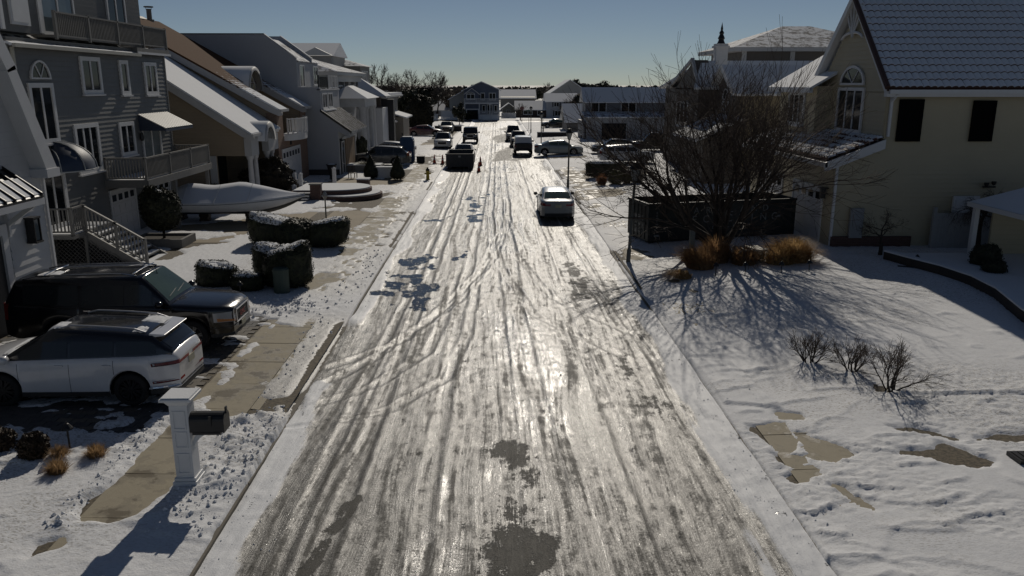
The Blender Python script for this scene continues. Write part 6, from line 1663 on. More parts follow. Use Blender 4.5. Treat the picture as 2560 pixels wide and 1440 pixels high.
def blob(rng, R3, top=1.0, flat=2.0, amp=.16, freq=2.2, nu=40, nv=22, seed=0, lean=0):
    """squashed rounded body: superellipsoid with uneven outline"""
    ph = (-math.pi/2+math.pi*np.arange(nv+1)/nv)[:,None]; th = (2*math.pi*np.arange(nu)/nu)[None,:]
    e = 2/flat; f = lambda v: np.sign(v)*np.abs(v)**e
    x = f(np.cos(ph))*np.cos(th); y = f(np.cos(ph))*np.sin(th); z = f(np.sin(ph))+0*th
    m = 1+amp*(fbm(freq*(x+3)+seed, freq*(y+z*1.3)+seed*2.1, seed, 4)-.5)*2
    m[0] = m[0].mean(); m[-1] = m[-1].mean()
    return np.stack([x*R3[0]*m+lean*z, y*R3[1]*m, (z+1)*R3[2]*m*.5], -1)
def shrub(label, loc, R3, mat=None, snow=0.0, seed=1, leaves=2200, lsize=.03, flat=2.6, amp=.16, name='shrub', cat='shrub', group=None, stemh=0.0, cone=False, lean=0, rz=0, tilt=0.0):
    mat = mat or YEW; root = thing(name, label, cat, loc, rz, group); rng = np.random.default_rng(seed)
    rs = blob(rng, R3, flat=flat, amp=amp, seed=seed, lean=lean)
    if cone:
        t_ = np.maximum(.05, 1-.85*rs[...,2:]/R3[2]); rs = np.concatenate([rs[...,:2]*t_, rs[...,2:]], -1)
    if tilt: rs = np.concatenate([rs[...,:2], rs[...,2:]*(1+tilt*rs[...,:1]/R3[0])], -1)
    A = rs+np.array([0,0,stemh])
    nv, nu = A.shape[:2]; ce = np.array([0,0,stemh+R3[2]*.5])
    V = []; F = []
    V.extend(map(tuple, (A*.97+ce*.03).reshape(-1,3)))
    F.extend([(j*nu+i, j*nu+(i+1) % nu, (j+1)*nu+(i+1) % nu, (j+1)*nu+i) for j in range(nv-1) for i in range(nu)])
    j = rng.integers(1, nv-2, leaves); i = rng.integers(0, nu, leaves); fu = rng.random((leaves,1)); fv = rng.random((leaves,1))
    Pp = (A[j,i]*(1-fu)+A[j,(i+1) % nu]*fu)*(1-fv)+(A[j+1,i]*(1-fu)+A[j+1,(i+1) % nu]*fu)*fv
    N = Pp-ce; N /= np.linalg.norm(N, axis=1, keepdims=True); Pp = Pp+N*rng.uniform(-.01, lsize*1.6, (leaves,1))
    N2 = N+rng.normal(0,.7,N.shape); N2 /= np.linalg.norm(N2, axis=1, keepdims=True)
    quads(V, F, Pp, N2, lsize, rng)
    o = nobj('foliage', V, F, mat, root); o.data.polygons.foreach_set('use_smooth', [False]*len(F))
    if stemh > 0:
        mb = MB(); mb.tube([(0,0,-.05),(.01,0,stemh*.5),(0,0,stemh+R3[2]*.3)], [.07,.06,.04], 6); mb.build('stem', BARK, root)
    if snow > 0:
        # snow lying on the crown, broken towards its rim
        j0 = int(nv*(1-snow)); S_ = A[j0:]; q_ = np.arange(len(S_))[:,None]; t_ = q_/max(1, len(S_)-1)
        k_ = .5+.9*vnoise(np.arange(nu)[None,:]*.55+seed*3.0+0*q_, q_*.8+0*np.arange(nu)[None,:], seed+7)
        dn = (S_-ce)/np.linalg.norm(S_-ce, axis=2, keepdims=True)
        S_ = S_+dn*((-.035+.05*k_*np.minimum(1, t_*2.2+.1))[...,None])+np.array([0,0,.015])*t_[...,None]
        rws = [[tuple(p) for p in r] for r in S_]
        mb = MB(); mb.grid(rws, closed=True); mb.add(rws[-1], [tuple(range(nu))])
        mb.build('snow_cap', snow_mat('cap_snow', under=(.02,.022,.014), cover=(.30,.44), scale=7.0), root, smooth=True)
    return root
g_ = 'clipped yews beside the drive'
shrub('flat-topped clipped yew with snow, left of the yew group', (-9.55, 26.9, .27), (.72,.55,.8), snow=.32, seed=2, group=g_, flat=4.5, amp=.10, tilt=-.12)
shrub('small rounded yew with a snow cap, between two larger yews', (-8.35, 26.3, .27), (.55,.45,.6), snow=.34, seed=3, group=g_, flat=3.2, amp=.1)
shrub('tall clipped yew with sloping snowy top, right of the yew group', (-7.15, 27.0, .27), (.85,.75,1.35), snow=.26, seed=4, group=g_, flat=4.2, leaves=3600, amp=.1, tilt=.22)
shrub('snowy clipped yew behind the tall sloping yew', (-8.0, 28.2, .27), (.7,.7,1.2), snow=.36, seed=5, group=g_, flat=3.4, amp=.12, tilt=-.15)
g_ = 'clipped yews by the second drive'
shrub('broad snow-capped yew by the lamp post, left of its group', (-9.55, 34.4, .28), (1.15,.9,1.2), snow=.36, seed=6, group=g_, flat=4.0, leaves=3600, amp=.1, tilt=-.22)
shrub('low dark yew joining the two larger yews by the lamp post', (-8.5, 33.8, .28), (.9,.8,1.1), seed=7, group=g_)
shrub('dark leaning yew by the walk, right of its group', (-7.3, 34.0, .28), (1.05,.8,1.1), snow=.24, seed=8, group=g_, flat=3.6, lean=.1, amp=.1, tilt=.15)
# cone evergreen in the stone planter
pl = thing('stone_planter', 'low square stone planter under the rounded evergreen', 'planter', (-14.3, 34.2, .28))
STN = M('grey_stone', (.16,.155,.145), .8, var=.3, vscale=5)
for a in ((-1.1,1.1,-.8,-.68),(-1.1,1.1,.68,.8),(-1.1,-.98,-.68,.68),(.98,1.1,-.68,.68)): MB().box(*a, 0, .38).build('side', STN, pl, bevel=.015)
MB().box(-.98,.98,-.68,.68,.05,.28).build('soil', M('soil', (.03,.024,.018), .9), pl)
shrub('dark rounded evergreen tree standing in the stone planter', (-14.3, 34.3, .5), (.78,.78,1.75), mat=EVG, seed=9, stemh=.45, snow=.10, leaves=4500, lsize=.045, name='evergreen_tree', cat='tree', amp=.2, flat=2.2)
# weeping dark shrub before the tan house
shrub('dark weeping evergreen mound before the tan house garage', (-14.0, 50.3, .3), (1.6,1.1,2.0), mat=leafmat('dark_weeping', (.014,.011,.008), (.04,.032,.02)), seed=10, leaves=5000, lsize=.06, amp=.35, flat=2.0)
shrub('low snowy shrub behind the white gate posts', (-12.9, 52.6, .3), (.7,.5,.6), snow=.45, seed=61)
shrub('dark round evergreen at the grey house corner behind the boat', (-15.7, 44.5, .3), (.8,.7,1.35), mat=EVG, seed=62)
# cone shrubs with the white box
shrub('dark conical shrub left of the white bench box', (-9.15, 59.3, .28), (.75,.75,1.6), mat=EVG, seed=11, cone=True, leaves=1500)
shrub('dark conical shrub right of the white bench box', (-7.1, 58.6, .28), (.72,.72,1.65), mat=EVG, seed=12, cone=True, leaves=1500, snow=.06)
shrub('knobbly dark conifer in front of the portico steps', (-11.9, 71.5, .28), (.7,.7,1.9), mat=EVG, seed=13, amp=.5, leaves=1500)
# right-hand hedge and low shrubs
shrub('long boxy clipped hedge with a snow top on the right verge', (8.25, 59.8, .28), (1.55,.75,1.15), snow=.32, seed=14, flat=5.0, name='hedge', cat='hedge', amp=.06, leaves=2600)
g_ = 'olive shrubs on the right lawn'
shrub('olive-green rounded shrub, largest of three on the right lawn', (8.35, 55.5, .28), (.52,.5,.95), mat=OLIVE, seed=15, group=g_, snow=.12, leaves=1500)
shrub('olive-green shrub, middle of three on the right lawn', (9.15, 55.7, .28), (.35,.35,.8), mat=OLIVE, seed=16, group=g_, leaves=900)
shrub('olive-green shrub, rightmost of three on the right lawn', (9.85, 55.9, .28), (.45,.4,.8), mat=OLIVE, seed=17, group=g_, leaves=900)
# near-left dark ball shrubs
g_ = 'dark ball shrubs by the near drive'
shrub('round dark bronze shrub in the snow near the path light', (-8.55, 13.75, .26), (.24,.24,.48), mat=YEWB, seed=18, group=g_, leaves=2600, lsize=.028, flat=2.2)
shrub('dark round shrub cut by the left picture edge', (-9.32, 14.0, .26), (.26,.26,.5), mat=YEWB, seed=19, group=g_, leaves=1800, lsize=.028, flat=2.2)
# big evergreens far left
shrub('tall dark arborvitae far left before the dark red sedan', (-10.9, 118, .28), (1.9,1.8,4.7), mat=leafmat('arbor_leaf', (.02,.018,.010), (.05,.045,.025)), seed=20, leaves=5000, lsize=.14, name='evergreen_tree', cat='tree', flat=2.2, amp=.12)
def leaf_tree(label, loc, R3, seed, mat, n=5200, lsize=.16, trunk=1.6, clumps=40, name='evergreen_tree', group=None):
    root = thing(name, label, 'tree', loc, 0, group); rng = np.random.default_rng(seed); V = []; F = []
    C_ = rng.normal(0, 1, (clumps,3)); C_ /= np.linalg.norm(C_, axis=1, keepdims=True); C_ *= rng.uniform(.35,.95,(clumps,1)); C_[:,2] = C_[:,2]*.5+.5
    C_ = C_*np.array([R3[0],R3[1],R3[2]])+np.array([0,0,trunk])
    per = n//clumps
    for c in C_:
        d = rng.normal(0, 1, (per,3)); d /= np.linalg.norm(d, axis=1, keepdims=True)
        Pp = c+d*rng.uniform(.5,1.05,(per,1))*np.array([R3[0],R3[1],R3[2]*.6])*.36
        quads(V, F, Pp, d, lsize, rng)
    nobj('crown', V, F, mat, root).data.polygons.foreach_set('use_smooth', [False]*len(F))
    mb = MB(); mb.tube([(0,0,-.1),(.1,0,trunk),(0,.1,trunk+R3[2]*.7)], [R3[0]*.09,R3[0]*.07,.05], 7)
    for c in C_[:14]: mb.tube([(0,0,trunk+(c[2]-trunk)*.4), tuple(c)], [R3[0]*.03,.02], 4)
    mb.build('trunk', BARK, root); return root
leaf_tree('dark broadleaf evergreen tree far left behind the arborvitae', (-12.3, 123, .28), (3.3,3.0,4.3), 21, leafmat('magnolia_leaf', (.014,.017,.008), (.05,.05,.024)), 9000, .17, 1.4, 60)
leaf_tree('dark conical evergreen far left below the bare trees', (-15.8, 172, 0), (3.6,3,5.2), 22, EVG, 6000, .3, 1.2, 40)
leaf_tree('small dark evergreen left of the blue house', (-9.3, 182, 0), (1.7,1.6,3.8), 23, EVG, 2400, .25, 1, 20)
leaf_tree('round dark evergreen peeking over the blue house roof', (-5.5, 190, 0), (1.9,1.8,4.2), 24, EVG, 2400, .25, 2.6, 20)
leaf_tree('small dark conifer at the far left kerb end', (-6.2, 141, .2), (1.1,1.0,3.4), 25, EVG, 1500, .14, .4, 14)
leaf_tree('dark shrubby tree at the white two-storey house', (16.9, 171, 0), (1.6,1.4,4.0), 26, EVG, 1500, .2, 1, 14)
leaf_tree('dark foundation shrub by the blue house garage', (-5.6, 162.6, 0), (1.9,.9,1.9), 27, EVG, 1500, .16, .1, 14)
rr = random.Random(44)
lab = ['pine far behind the houses, %s' % q for q in ('over the pale house left end', 'over the pale house right end', 'behind the ranch house chimney side', 'left of the big gable', 'tallest, over the big gable', 'right beside the big gable roof', 'just right of the tallest pine', 'over the steel-grey house corner', 'over the steel-grey house middle', 'over the steel-grey house right part', 'far right behind the bare tree', 'last on the right behind the bare tree')]
for i, (u, hgt, w) in enumerate(((3,6.0,3),(7.5,6.6,3.5),(12,8.0,4.2),(18,8.6,5),(24,11.2,5.5),(29,9.6,4.5),(33.5,11,5),(39,8.2,5),(46,8.8,4.5),(52,9.6,5),(60,9,5),(68,9,5))):
    leaf_tree(lab[i], (u, 252+rr.uniform(-8,8), -.1), (w*.8,w*.7,hgt*.38), 30+i, leafmat('pine_needle', (.012,.014,.009), (.032,.034,.02)), 1500, .36, hgt*.34, 16, name='pine_tree', group='pines on the skyline')
# bare trees on the skyline, left
bt = bare_tree('skyline_tree', 'bare tree on the left skyline, leftmost beside the roof', (-27, 178, 0), 1, 2.35, .17, 5, (5,4,4,4,4), .6, .04, .76, (.1,.3), 51, twig=TWIGF, fine_at=1, base=1.4, rmin=.024, group='bare skyline trees')
ms = [c.data for c in bt.children]; ms = sorted(ms, key=lambda m: len(m.vertices))
for i, (x, y, s, lb) in enumerate(((-23.2,170,1.12,'bare tree on the left skyline, tallest'),(-19.5,176,.95,'bare tree on the left skyline, right of the tallest'),(-17,170,1.0,'bare tree on the left skyline, above the dark conical evergreen'),(-14.3,176,.98,'bare tree on the left skyline, right of the dark conical evergreen'),(-12,171,.9,'bare tree on the left skyline, rightmost tall one'),(-25.5,150,.95,'bare tree rising behind the grey house roof'),(-8.0,196,.62,'small bare tree just left of the blue house roof'),(5.1,163.5,.34,'small bare tree by the cream cottage'),(14.2,170,.42,'small bare tree before the white two-storey house'),(13.0,212,.75,'bare tree between pines beyond the ranch house'),(-36,150,1.1,'bare tree far left above the portico house'),(-33,142,1.25,'bare tree far left, taller, above the portico house'))):
    t = bare_tree('skyline_tree', lb, (x, y, 0), 1, 1, 1, 1, (1,), meshes=ms, group='bare skyline trees'); t.scale = (s*1.15,s*1.15,s*1.15); t.rotation_euler = (0,0,i*1.3)
st = bare_tree('bare_shrub', 'tangled straw-brown bare shrub at the far right verge', (6.2, 86, .25), 7, .55, .022, 4, (4,3,3,3), .6, .0, .74, (.5,1.1), 71, cat='shrub', twig=M('straw_twig', (.22,.15,.085), .8), fine_at=1)
bare_tree('bare_shrub', 'small bare tree on the far lawn, right of the tall lamp', (6.9, 117, .25), 1, 1.0, .06, 4, (4,3,3,3), .6, .03, .74, (.1,.3), 72, cat='tree', fine_at=2, base=.7)
bare_tree('weeping_tree', 'umbrella-shaped weeping tree in shade before the yellow house', (19.3, 31.2, .3), 1, .8, .09, 5, (6,5,4,4,4), 1.0, -.16, .74, (.05,.2), 73, cat='tree', fine_at=2, base=1.25)
bare_tree('bare_shrub', 'small spreading bare tree in shade beside the utility meter', (15.45, 31.2, .3), 1, .55, .05, 5, (6,4,3,3,3), .95, -.01, .74, (.05,.2), 74, cat='tree', fine_at=2, base=.55)

# ---- ornamental grasses
def grass(label, loc, r, hgt, n, seed, mat=None, lean=(0,0), group=None, width=.011, droop=.5, name='grass_clump'):
    root = thing(name, label, 'grass', loc, 0, group); rng = np.random.default_rng(seed); V = []; F = []
    for i in range(n):
        a = rng.uniform(0, 2*math.pi); q = r*.62*math.sqrt(rng.random()); b = np.array([q*math.cos(a), q*math.sin(a), -.02])
        out = np.array([math.cos(a+rng.normal(0,.5)), math.sin(a+rng.normal(0,.5)), 0]); hh = hgt*rng.uniform(.45,1.05)*(1.08-.55*(q/(r*.62))**2); sp_ = r*rng.uniform(.1,.75)
        pts = [b+out*sp_*t**1.7+np.array([lean[0]*t*t, lean[1]*t*t, hh*(t-droop*.45*t**3)]) for t in (0,.35,.7,1)]
        side_ = np.array([-out[1], out[0], 0])*width; o = len(V)
        for t, p in zip((1,.9,.6,.1), pts): V.append(tuple(p-side_*t)); V.append(tuple(p+side_*t))
        F.extend([(o+2*k,o+2*k+1,o+2*k+3,o+2*k+2) for k in range(3)])
    o = nobj('blades', V, F, mat or STRAW, root); o.data.polygons.foreach_set('use_smooth', [False]*len(F)); return root
g_ = 'dry grasses at the bare tree'
grass('broadest golden dry grass mound right of the concrete pad', (11.55, 30.3, .28), 1.05, 1.5, 3800, 1, group=g_, droop=.8)
grass('dry grass mound joining the broadest one on its left', (10.9, 29.8, .28), .75, 1.15, 1800, 2, group=g_, droop=.7)
grass('brown dry grass clump left of the concrete pad', (9.55, 29.9, .28), .7, 1.0, 1300, 3, mat=strawmat('straw_dark', (.28,.16,.08), (.48,.30,.15)), group=g_)
grass('brown dry grass clump at the foot of the bare tree', (8.6, 30.4, .28), .75, 1.35, 1300, 4, mat=MATS['straw_dark'], group=g_)
grass('brown dry grass clump beside the low concrete stub', (7.75, 29.4, .28), .8, 1.15, 1600, 5, mat=MATS['straw_dark'], group=g_, lean=(-.3,0))
grass('flattened straw grass leaning towards the street', (6.75, 27.9, .26), .5, .55, 700, 6, group=g_, lean=(-.35,-.1), droop=1.0)
grass('russet upright grass clump on the right lawn by the hedge', (7.35, 55.2, .28), .45, 1.0, 900, 7, mat=strawmat('russet', (.17,.08,.04), (.30,.16,.09)))
TUFT = strawmat('tuft_straw', (.26,.165,.085), (.5,.34,.18))
for i, (x, y, lb) in enumerate(((-8.1,13.75,'spiky straw tuft behind the nearest tuft'),(-7.85,13.2,'spiky straw tuft nearest to the camera'),(-7.45,13.8,'spiky straw tuft rightmost, next to the bare walk'))):
    grass(lb, (x, y, .27), .22, .30, 900, 20+i, mat=TUFT, group='spiky straw tufts by the walk', width=.006, droop=.1, name='grass_tuft')

# ---- far woods that read as one mass
rng = np.random.default_rng(77); V = []; F = []
n_ = 15000; xx = rng.uniform(-230, 280, n_); yy = rng.uniform(300, 380, n_)
hh_ = (3.6+2.4*fbm(xx/16, xx*0+3.3, 301, 4)+1.2*fbm(xx/4, yy/20, 302, 3))
zz = hh_*rng.random(n_)**.55
Pq = np.stack([xx, yy, zz], 1); Nq = rng.normal(0, 1, (n_,3)); Nq[:,1] -= 1.5; Nq /= np.linalg.norm(Nq, axis=1, keepdims=True)
quads(V, F, Pq, Nq, .85, rng)
o = nobj('far_woodland', V, F, leafmat('far_wood', (.030,.026,.022), (.065,.055,.045)), None); o.data.polygons.foreach_set('use_smooth', [False]*len(F))
tag(o, 'dark bare wood along the horizon behind the last houses', 'woodland', kind='stuff')
# ================================================================= street furniture and small things
PG = M('lamp_post_grey', (.10,.105,.10), .5, .3)
def street_lamp(label, loc, hgt=3.75, lean=0.0):
    t = thing('street_lamp', label, 'street lamp', loc, 0, 'post-top street lamps')
    MB().lathe([(.09,0),(.085,.5),(.06,.55),(.05,hgt-.62),(.07,hgt-.6),(.07,hgt-.55),(.0,hgt-.55)], 10).build('post', PG, t, smooth=True)
    h = MB(); h.lathe([(.10,hgt-.56),(.21,hgt-.14),(.0,hgt-.14)], 8); h.build('lantern_glass', glass_mat('lantern_glass', (.28,.29,.29), .25), t)
    r = MB(); r.lathe([(.26,hgt-.14),(.27,hgt-.1),(.16,hgt+.03),(.14,hgt+.04),(.14,hgt+.14),(.07,hgt+.17),(0,hgt+.2)], 10); r.build('lantern_roof', BLACKM, t)
    f = MB()
    for i in range(4):
        a = math.pi/4+i*math.pi/2; f.bar((.1*math.cos(a), .1*math.sin(a), hgt-.56), (.215*math.cos(a), .215*math.sin(a), hgt-.14), .018, .018)
    f.build('lantern_frame', BLACKM, t)
    t.rotation_euler = (0, lean, 0); return t
street_lamp('street lamp at the right kerb beside the long dumpster', (5.25, 30.9, .15), 3.8, .045)
street_lamp('street lamp at the right kerb behind the parked sedan', (4.95, 54.5, .15), 3.8, .01)
street_lamp('street lamp far along the right kerb near the sideways sedan', (5.0, 88, .15), 3.8)
t = street_lamp('street lamp farthest along the right kerb', (5.2, 118, .15), 3.6)
t = thing('garden_lamp', 'small garden lamp post behind the yews on the left', 'lamp', (-8.55, 40.2, .28))
MB().lathe([(.05,0),(.035,.1),(.035,1.05),(.06,1.08),(0,1.08)], 8).build('post', PG, t); MB().lathe([(.05,1.08),(.13,1.3),(.1,1.42),(.03,1.5),(.0,1.58)], 8).build('lantern', glass_mat('lantern_glass'), t)
# sign posts far away
def sign(label, loc, hgt, kind):
    t = thing('sign_post', label, 'sign', loc); MB().box(-.03,.03,-.03,.03,0,hgt).build('post', PG, t)
    if kind == 'stop':
        o = MB(); o.prism([(.38*math.cos(math.pi/8+i*math.pi/4), hgt-.35+.38*math.sin(math.pi/8+i*math.pi/4)) for i in range(8)], 'y', .035, .05); o.build('sign_plate', M('sign_back', (.16,.05,.045), .5), t)
    elif kind == 'blade':
        MB().box(-.55,.55,.0,.02,hgt,hgt+.2).build('sign_plate', M('sign_green', (.04,.09,.07), .5), t); MB().box(-.02,.02,-.5,.5,hgt+.2,hgt+.38).build('sign_plate', MATS['sign_green'], t)
    return t
sign('stop sign seen from behind at the far right corner', (4.9, 148.5, .15), 2.9, 'stop')
sign('thin sign post far right beside the stop sign', (5.3, 128, .15), 2.7, 'blade')
t = thing('flag_pole', 'tall thin pole far left at the end of the street', 'pole', (-5.6, 147, .15)); MB().lathe([(.07,0),(.05,6.6),(0,6.7)], 8).build('pole', PG, t)
t = thing('utility_pole', 'thin white post in front of the blue house', 'pole', (-.6, 158.5, .0)); MB().lathe([(.06,0),(.06,1.6),(0,1.65)], 8).build('pole', WHITE, t)
# low walls far right
for lb, x0, x1, y in (('low dark wall along the far right lawn, left piece', 5.6, 10.2, 108), ('low dark wall along the far right lawn, right piece', 10.9, 13.3, 103)):
    t = thing('low_wall', lb, 'wall', ((x0+x1)/2, y, .2)); w = (x1-x0)/2
    MB().box(-w,w,-.2,.2,-.1,.55).build('wall', M('dark_wall_stone', (.06,.05,.045), .8), t); MB().box(-w-.04,w+.04,-.24,.24,.554,.64).build('snow_cap', SNOW, t)
t = thing('low_wall', 'low dark garden wall beyond the dark red sedan, far left', 'wall', (-7.0, 122, .2)); MB().box(-2,2,-.2,.2,-.1,.7).build('wall', MATS['dark_wall_stone'], t); MB().box(-2.05,2.05,-.24,.24,.704,.78).build('snow_cap', SNOW, t)
# white fences left of the blue house
def picket(label, x0, x1, y, h_, z=0.0, pat=.28):
    t = thing('fence', label, 'fence', ((x0+x1)/2, y, z)); w = (x1-x0)/2
    MB().box(-w,w,-.03,.03,h_-.12,h_).build('top_rail', WHITE, t); MB().box(-w,w,-.03,.03,.1,.2).build('bottom_rail', WHITE, t)
    n = int((x1-x0)/pat); pm = MB().box(-pat*.45,pat*.45,-.015,.015,.2,h_-.12).mesh('board', WHITE)
    for i in range(n): inst('board', pm, t, (-w+pat*(i+.5), 0, 0))
picket('white privacy fence left of the blue house', -10.8, -6.6, 164.0, 1.75)
picket('longer white fence far left before the low white house', -16.5, -10.9, 160.5, 1.3)
picket('white fence right of the blue house before the cottage', 1.3, 4.4, 170, 1.2)

# ---- roll-off dumpsters
DG = M('dumpster_green', (.016,.02,.019), .5, var=.45, vscale=2.0, bump=.25, bscale=20, dust=.08)
LET = M('faded_lettering', (.22,.225,.23), .7, var=.35, vscale=12)
def dumpster(name, label, loc, rz, L, Wd, H, mat, ribs=True):
    t = thing(name, label, 'dumpster', loc, rz); th = .06
    MB().box(0,L,0,th,.2,H).build('side_wall', mat, t); MB().box(0,L,Wd-th,Wd,.2,H).build('side_wall', mat, t)
    MB().box(0,th,th,Wd-th,.2,H).build('end_wall', mat, t); MB().box(L-th,L,th,Wd-th,.2,H).build('end_wall', mat, t)
    MB().box(th,L-th,th,Wd-th,.2,.26).build('floor', mat, t)
    for a in ((-.04,L+.04,-.05,.05),(-.04,L+.04,Wd-.05,Wd+.05)): MB().box(*a,H,H+.1).build('top_rail', mat, t, bevel=.012)
    for a in ((-.04,.06,.05,Wd-.05),(L-.06,L+.04,.05,Wd-.05)): MB().box(*a,H,H+.1).build('top_rail', mat, t, bevel=.012)
    MB().box(.1,L-.1,.25,.45,.03,.2).build('skid', mat, t); MB().box(.1,L-.1,Wd-.45,Wd-.25,.03,.2).build('skid', mat, t)
    for x in (.25, L-.4):
        for y in (.22, Wd-.22): MB().lathe([(.0,-.09),(.1,-.09),(.1,.09),(0,.09)], 12, (x,y,.1), axis='y').build('roller', PLAST, t)
    if ribs:
        for x in (0., L-.09): MB().box(x, x+.09, -.035, 0, .2, H).build('corner_rib', mat, t)
    return t
th_ = R(13)
d = dumpster('recycling_dumpster', 'long dark open-top roll-off dumpster with faded lettering behind the bare tree', (6.62, 34.25, .14), th_, 7.2, 2.25, 1.75, DG)
for i in range(5): MB().box(-.035, 0, .3+i*.4, .36+i*.4, .25, 1.7).build('end_rib', DG, d)
MB().box(-.06,0,.2,2.05,.9,1.0).build('end_bar', DG, d)
for word, x0, pit, zc, sz in (('PARKLAND', 1.72, .565, 1.46, .40), ('RECYCLING', 1.64, .565, 1.06, .46), ('641-1097', 3.15, .245, .70, .30)):
    for i, ch_ in enumerate(word): text_mesh(ch_, sz, LET, d, (x0+i*pit, -.006, zc), (R(90),0,0), 'lettering', .002)
for i, ch_ in enumerate('RENTME'): text_mesh(ch_, .15, LET, d, (.42, -.006, 1.42-i*.13), (R(90),0,0), 'lettering', .002)
MB().box(.3,.55,-.008,0,.38,.46).build('sticker', LET, d); MB().box(6.3,6.45,-.008,0,1.02,1.12).build('sticker', LET, d)
gm = MB(); rr = random.Random(31)
for i in range(9):
    cx_, cz_ = rr.uniform(.7,1.6), rr.uniform(.5,1.15); gm.tube([(-.008, cx_+.14*math.cos(q)*rr.uniform(.8,1.2), cz_+.1*math.sin(q)*rr.uniform(.8,1.2)) for q in np.linspace(0, 5.6, 12)], .012, 4)
gm.build('graffiti', M('graffiti_black', (.01,.01,.01), .6), d)
MB().box(-.004,0,.55,1.75,.4,1.25).build('pale_panel', M('pale_scuff', (.16,.165,.16), .5, var=.5, vscale=6), d)
# stored in the street: shorter open dumpster
d2 = dumpster('open_dumpster', 'short grey open-top dumpster standing in the street between cones', (-1.85, 68.0, .02), R(90), 4.6, 2.3, 1.2, M('dumpster_grey', (.035,.037,.04), .55, var=.3, dust=.1))
MB().box(-.03,0,1.05,1.25,1.0,1.15).build('latch', M('latch_grey', (.3,.3,.3), .5), d2)
for zz in (.55,.9): MB().box(-.04,0,.05,2.25,zz,zz+.08).build('end_rib', MATS['dumpster_grey'], d2)
# cones
CO = M('cone_orange', (.62,.085,.035), .5, var=.15); CW = M('cone_white', (.6,.6,.58), .5)
for i, (x, y, lb) in enumerate(((-5.4,71.8,'orange cone left of the grey dumpster, outer one'),(-4.65,71.4,'orange cone left of the grey dumpster, inner one'),(-1.35,66.1,'orange cone right of the grey dumpster, nearer one'),(-1.3,71.2,'orange cone right of the grey dumpster, farther one'))):
    t = thing('traffic_cone', lb, 'traffic cone', (x, y, .16 if i < 2 else .02), 0, 'cones round the grey dumpster')
    MB().box(-.19,.19,-.19,.19,0,.04).build('base', PLAST, t)
    MB().lathe([(.15,.04),(.105,.32)], 14).build('cone', CO, t, smooth=True); MB().lathe([(.105,.32),(.083,.45)], 14).build('band', CW, t, smooth=True); MB().lathe([(.083,.45),(.03,.8),(0,.8)], 14).build('cone', CO, t, smooth=True)
# hydrant
t = thing('fire_hydrant', 'yellow fire hydrant with dark cap on the left verge', 'fire hydrant', (-4.95, 59.0, .17))
HY = M('hydrant_yellow', (.46,.33,.03), .5, var=.2)
MB().lathe([(.17,0),(.17,.05),(.12,.06),(.12,.62),(.15,.63),(.15,.68)], 14).build('barrel', HY, t, smooth=True); MB().lathe([(.15,.68),(.13,.78),(.06,.86),(.05,.92),(0,.93)], 14).build('bonnet', M('hydrant_cap', (.03,.03,.02), .5), t, smooth=True)
for s_ in (-1,1): MB().lathe([(.0,s_*.24),(.065,s_*.24),(.065,s_*.1)], 10, (0,0,.48), axis='x').build('nozzle', HY, t)
MB().lathe([(0,-.26),(.085,-.26),(.085,-.1)], 10, (0,0,.42), axis='y').build('pumper_nozzle', HY, t)
# portable toilet
PB = M('toilet_blue', (.012,.045,.12), .45, var=.15)
t = thing('portable_toilet', 'tall blue portable toilet cabin by the left drive', 'toilet cabin', (-7.75, 71.6, .24))
MB().box(-.58,.58,-.58,.58,.12,2.05).build('cabin', PB, t, bevel=.03); MB().box(-.62,.62,-.62,.62,0,.12).build('base', PLAST, t)
MB().hull8([(-.6,-.6,2.05),(.6,-.6,2.05),(.6,.6,2.05),(-.6,.6,2.05),(-.4,-.4,2.3),(.4,-.4,2.3),(.4,.4,2.3),(-.4,.4,2.3)]).build('roof', M('toilet_roof', (.05,.10,.17), .45), t, bevel=.03)
MB().box(.58,.62,-.42,.42,.2,1.95).build('door', PB, t); MB().lathe([(.06,2.2),(.06,2.6),(0,2.6)], 8, (-.45,.45,0)).build('vent_pipe', PLAST, t)
for q in range(4): MB().box(-.45+.25*q, -.3+.25*q, -.6, -.58, .3, 1.9).build('wall_rib', PB, t)
t = thing('crate', 'small dark crate on the ground beside the toilet cabin', 'crate', (-6.65, 72.3, .22))
MB().box(-.35,.35,-.3,.3,0,.5).build('box', PLAST, t, bevel=.02); MB().box(-.37,.37,-.32,.32,.5,.55).build('lid', PLAST, t)

# ---- mailbox
t = thing('mailbox', 'white panelled mailbox post with a black letter box on its arm', 'mailbox', (-5.42, 12.95, .2))
VN = M('white_vinyl', (.66,.67,.68), .45, var=.06)
MB().box(-.155,.155,-.155,.155,0,1.5).build('post', VN, t, bevel=.006)
MB().box(-.21,.21,-.21,.21,-.05,.1).build('base_moulding', VN, t, bevel=.012); MB().box(-.185,.185,-.185,.185,.1,.16).build('base_moulding', VN, t, bevel=.01)
for z0, z1 in ((.24,.62),(.72,1.02),(1.06,1.4)):
    for q in (-1,1):
        m_ = MB(); m_.box(-.11,.11,q*.155,q*.167,z1-.02,z1); m_.box(-.11,.11,q*.155,q*.167,z0,z0+.02); m_.box(-.11,-.09,q*.155,q*.167,z0+.02,z1-.02); m_.box(.09,.11,q*.155,q*.167,z0+.02,z1-.02)
        m_.build('panel_moulding', VN, t)
MB().hull8([(-.16,-.16,1.5),(.16,-.16,1.5),(.16,.16,1.5),(-.16,.16,1.5),(-.22,-.22,1.6),(.22,-.22,1.6),(.22,.22,1.6),(-.22,.22,1.6)]).build('cap_cove', VN, t)
MB().box(-.27,.27,-.27,.27,1.6,1.65).build('cap', VN, t, bevel=.008); MB().box(-.24,.24,-.24,.24,1.652,1.67).build('cap_frost', SNOW, t)
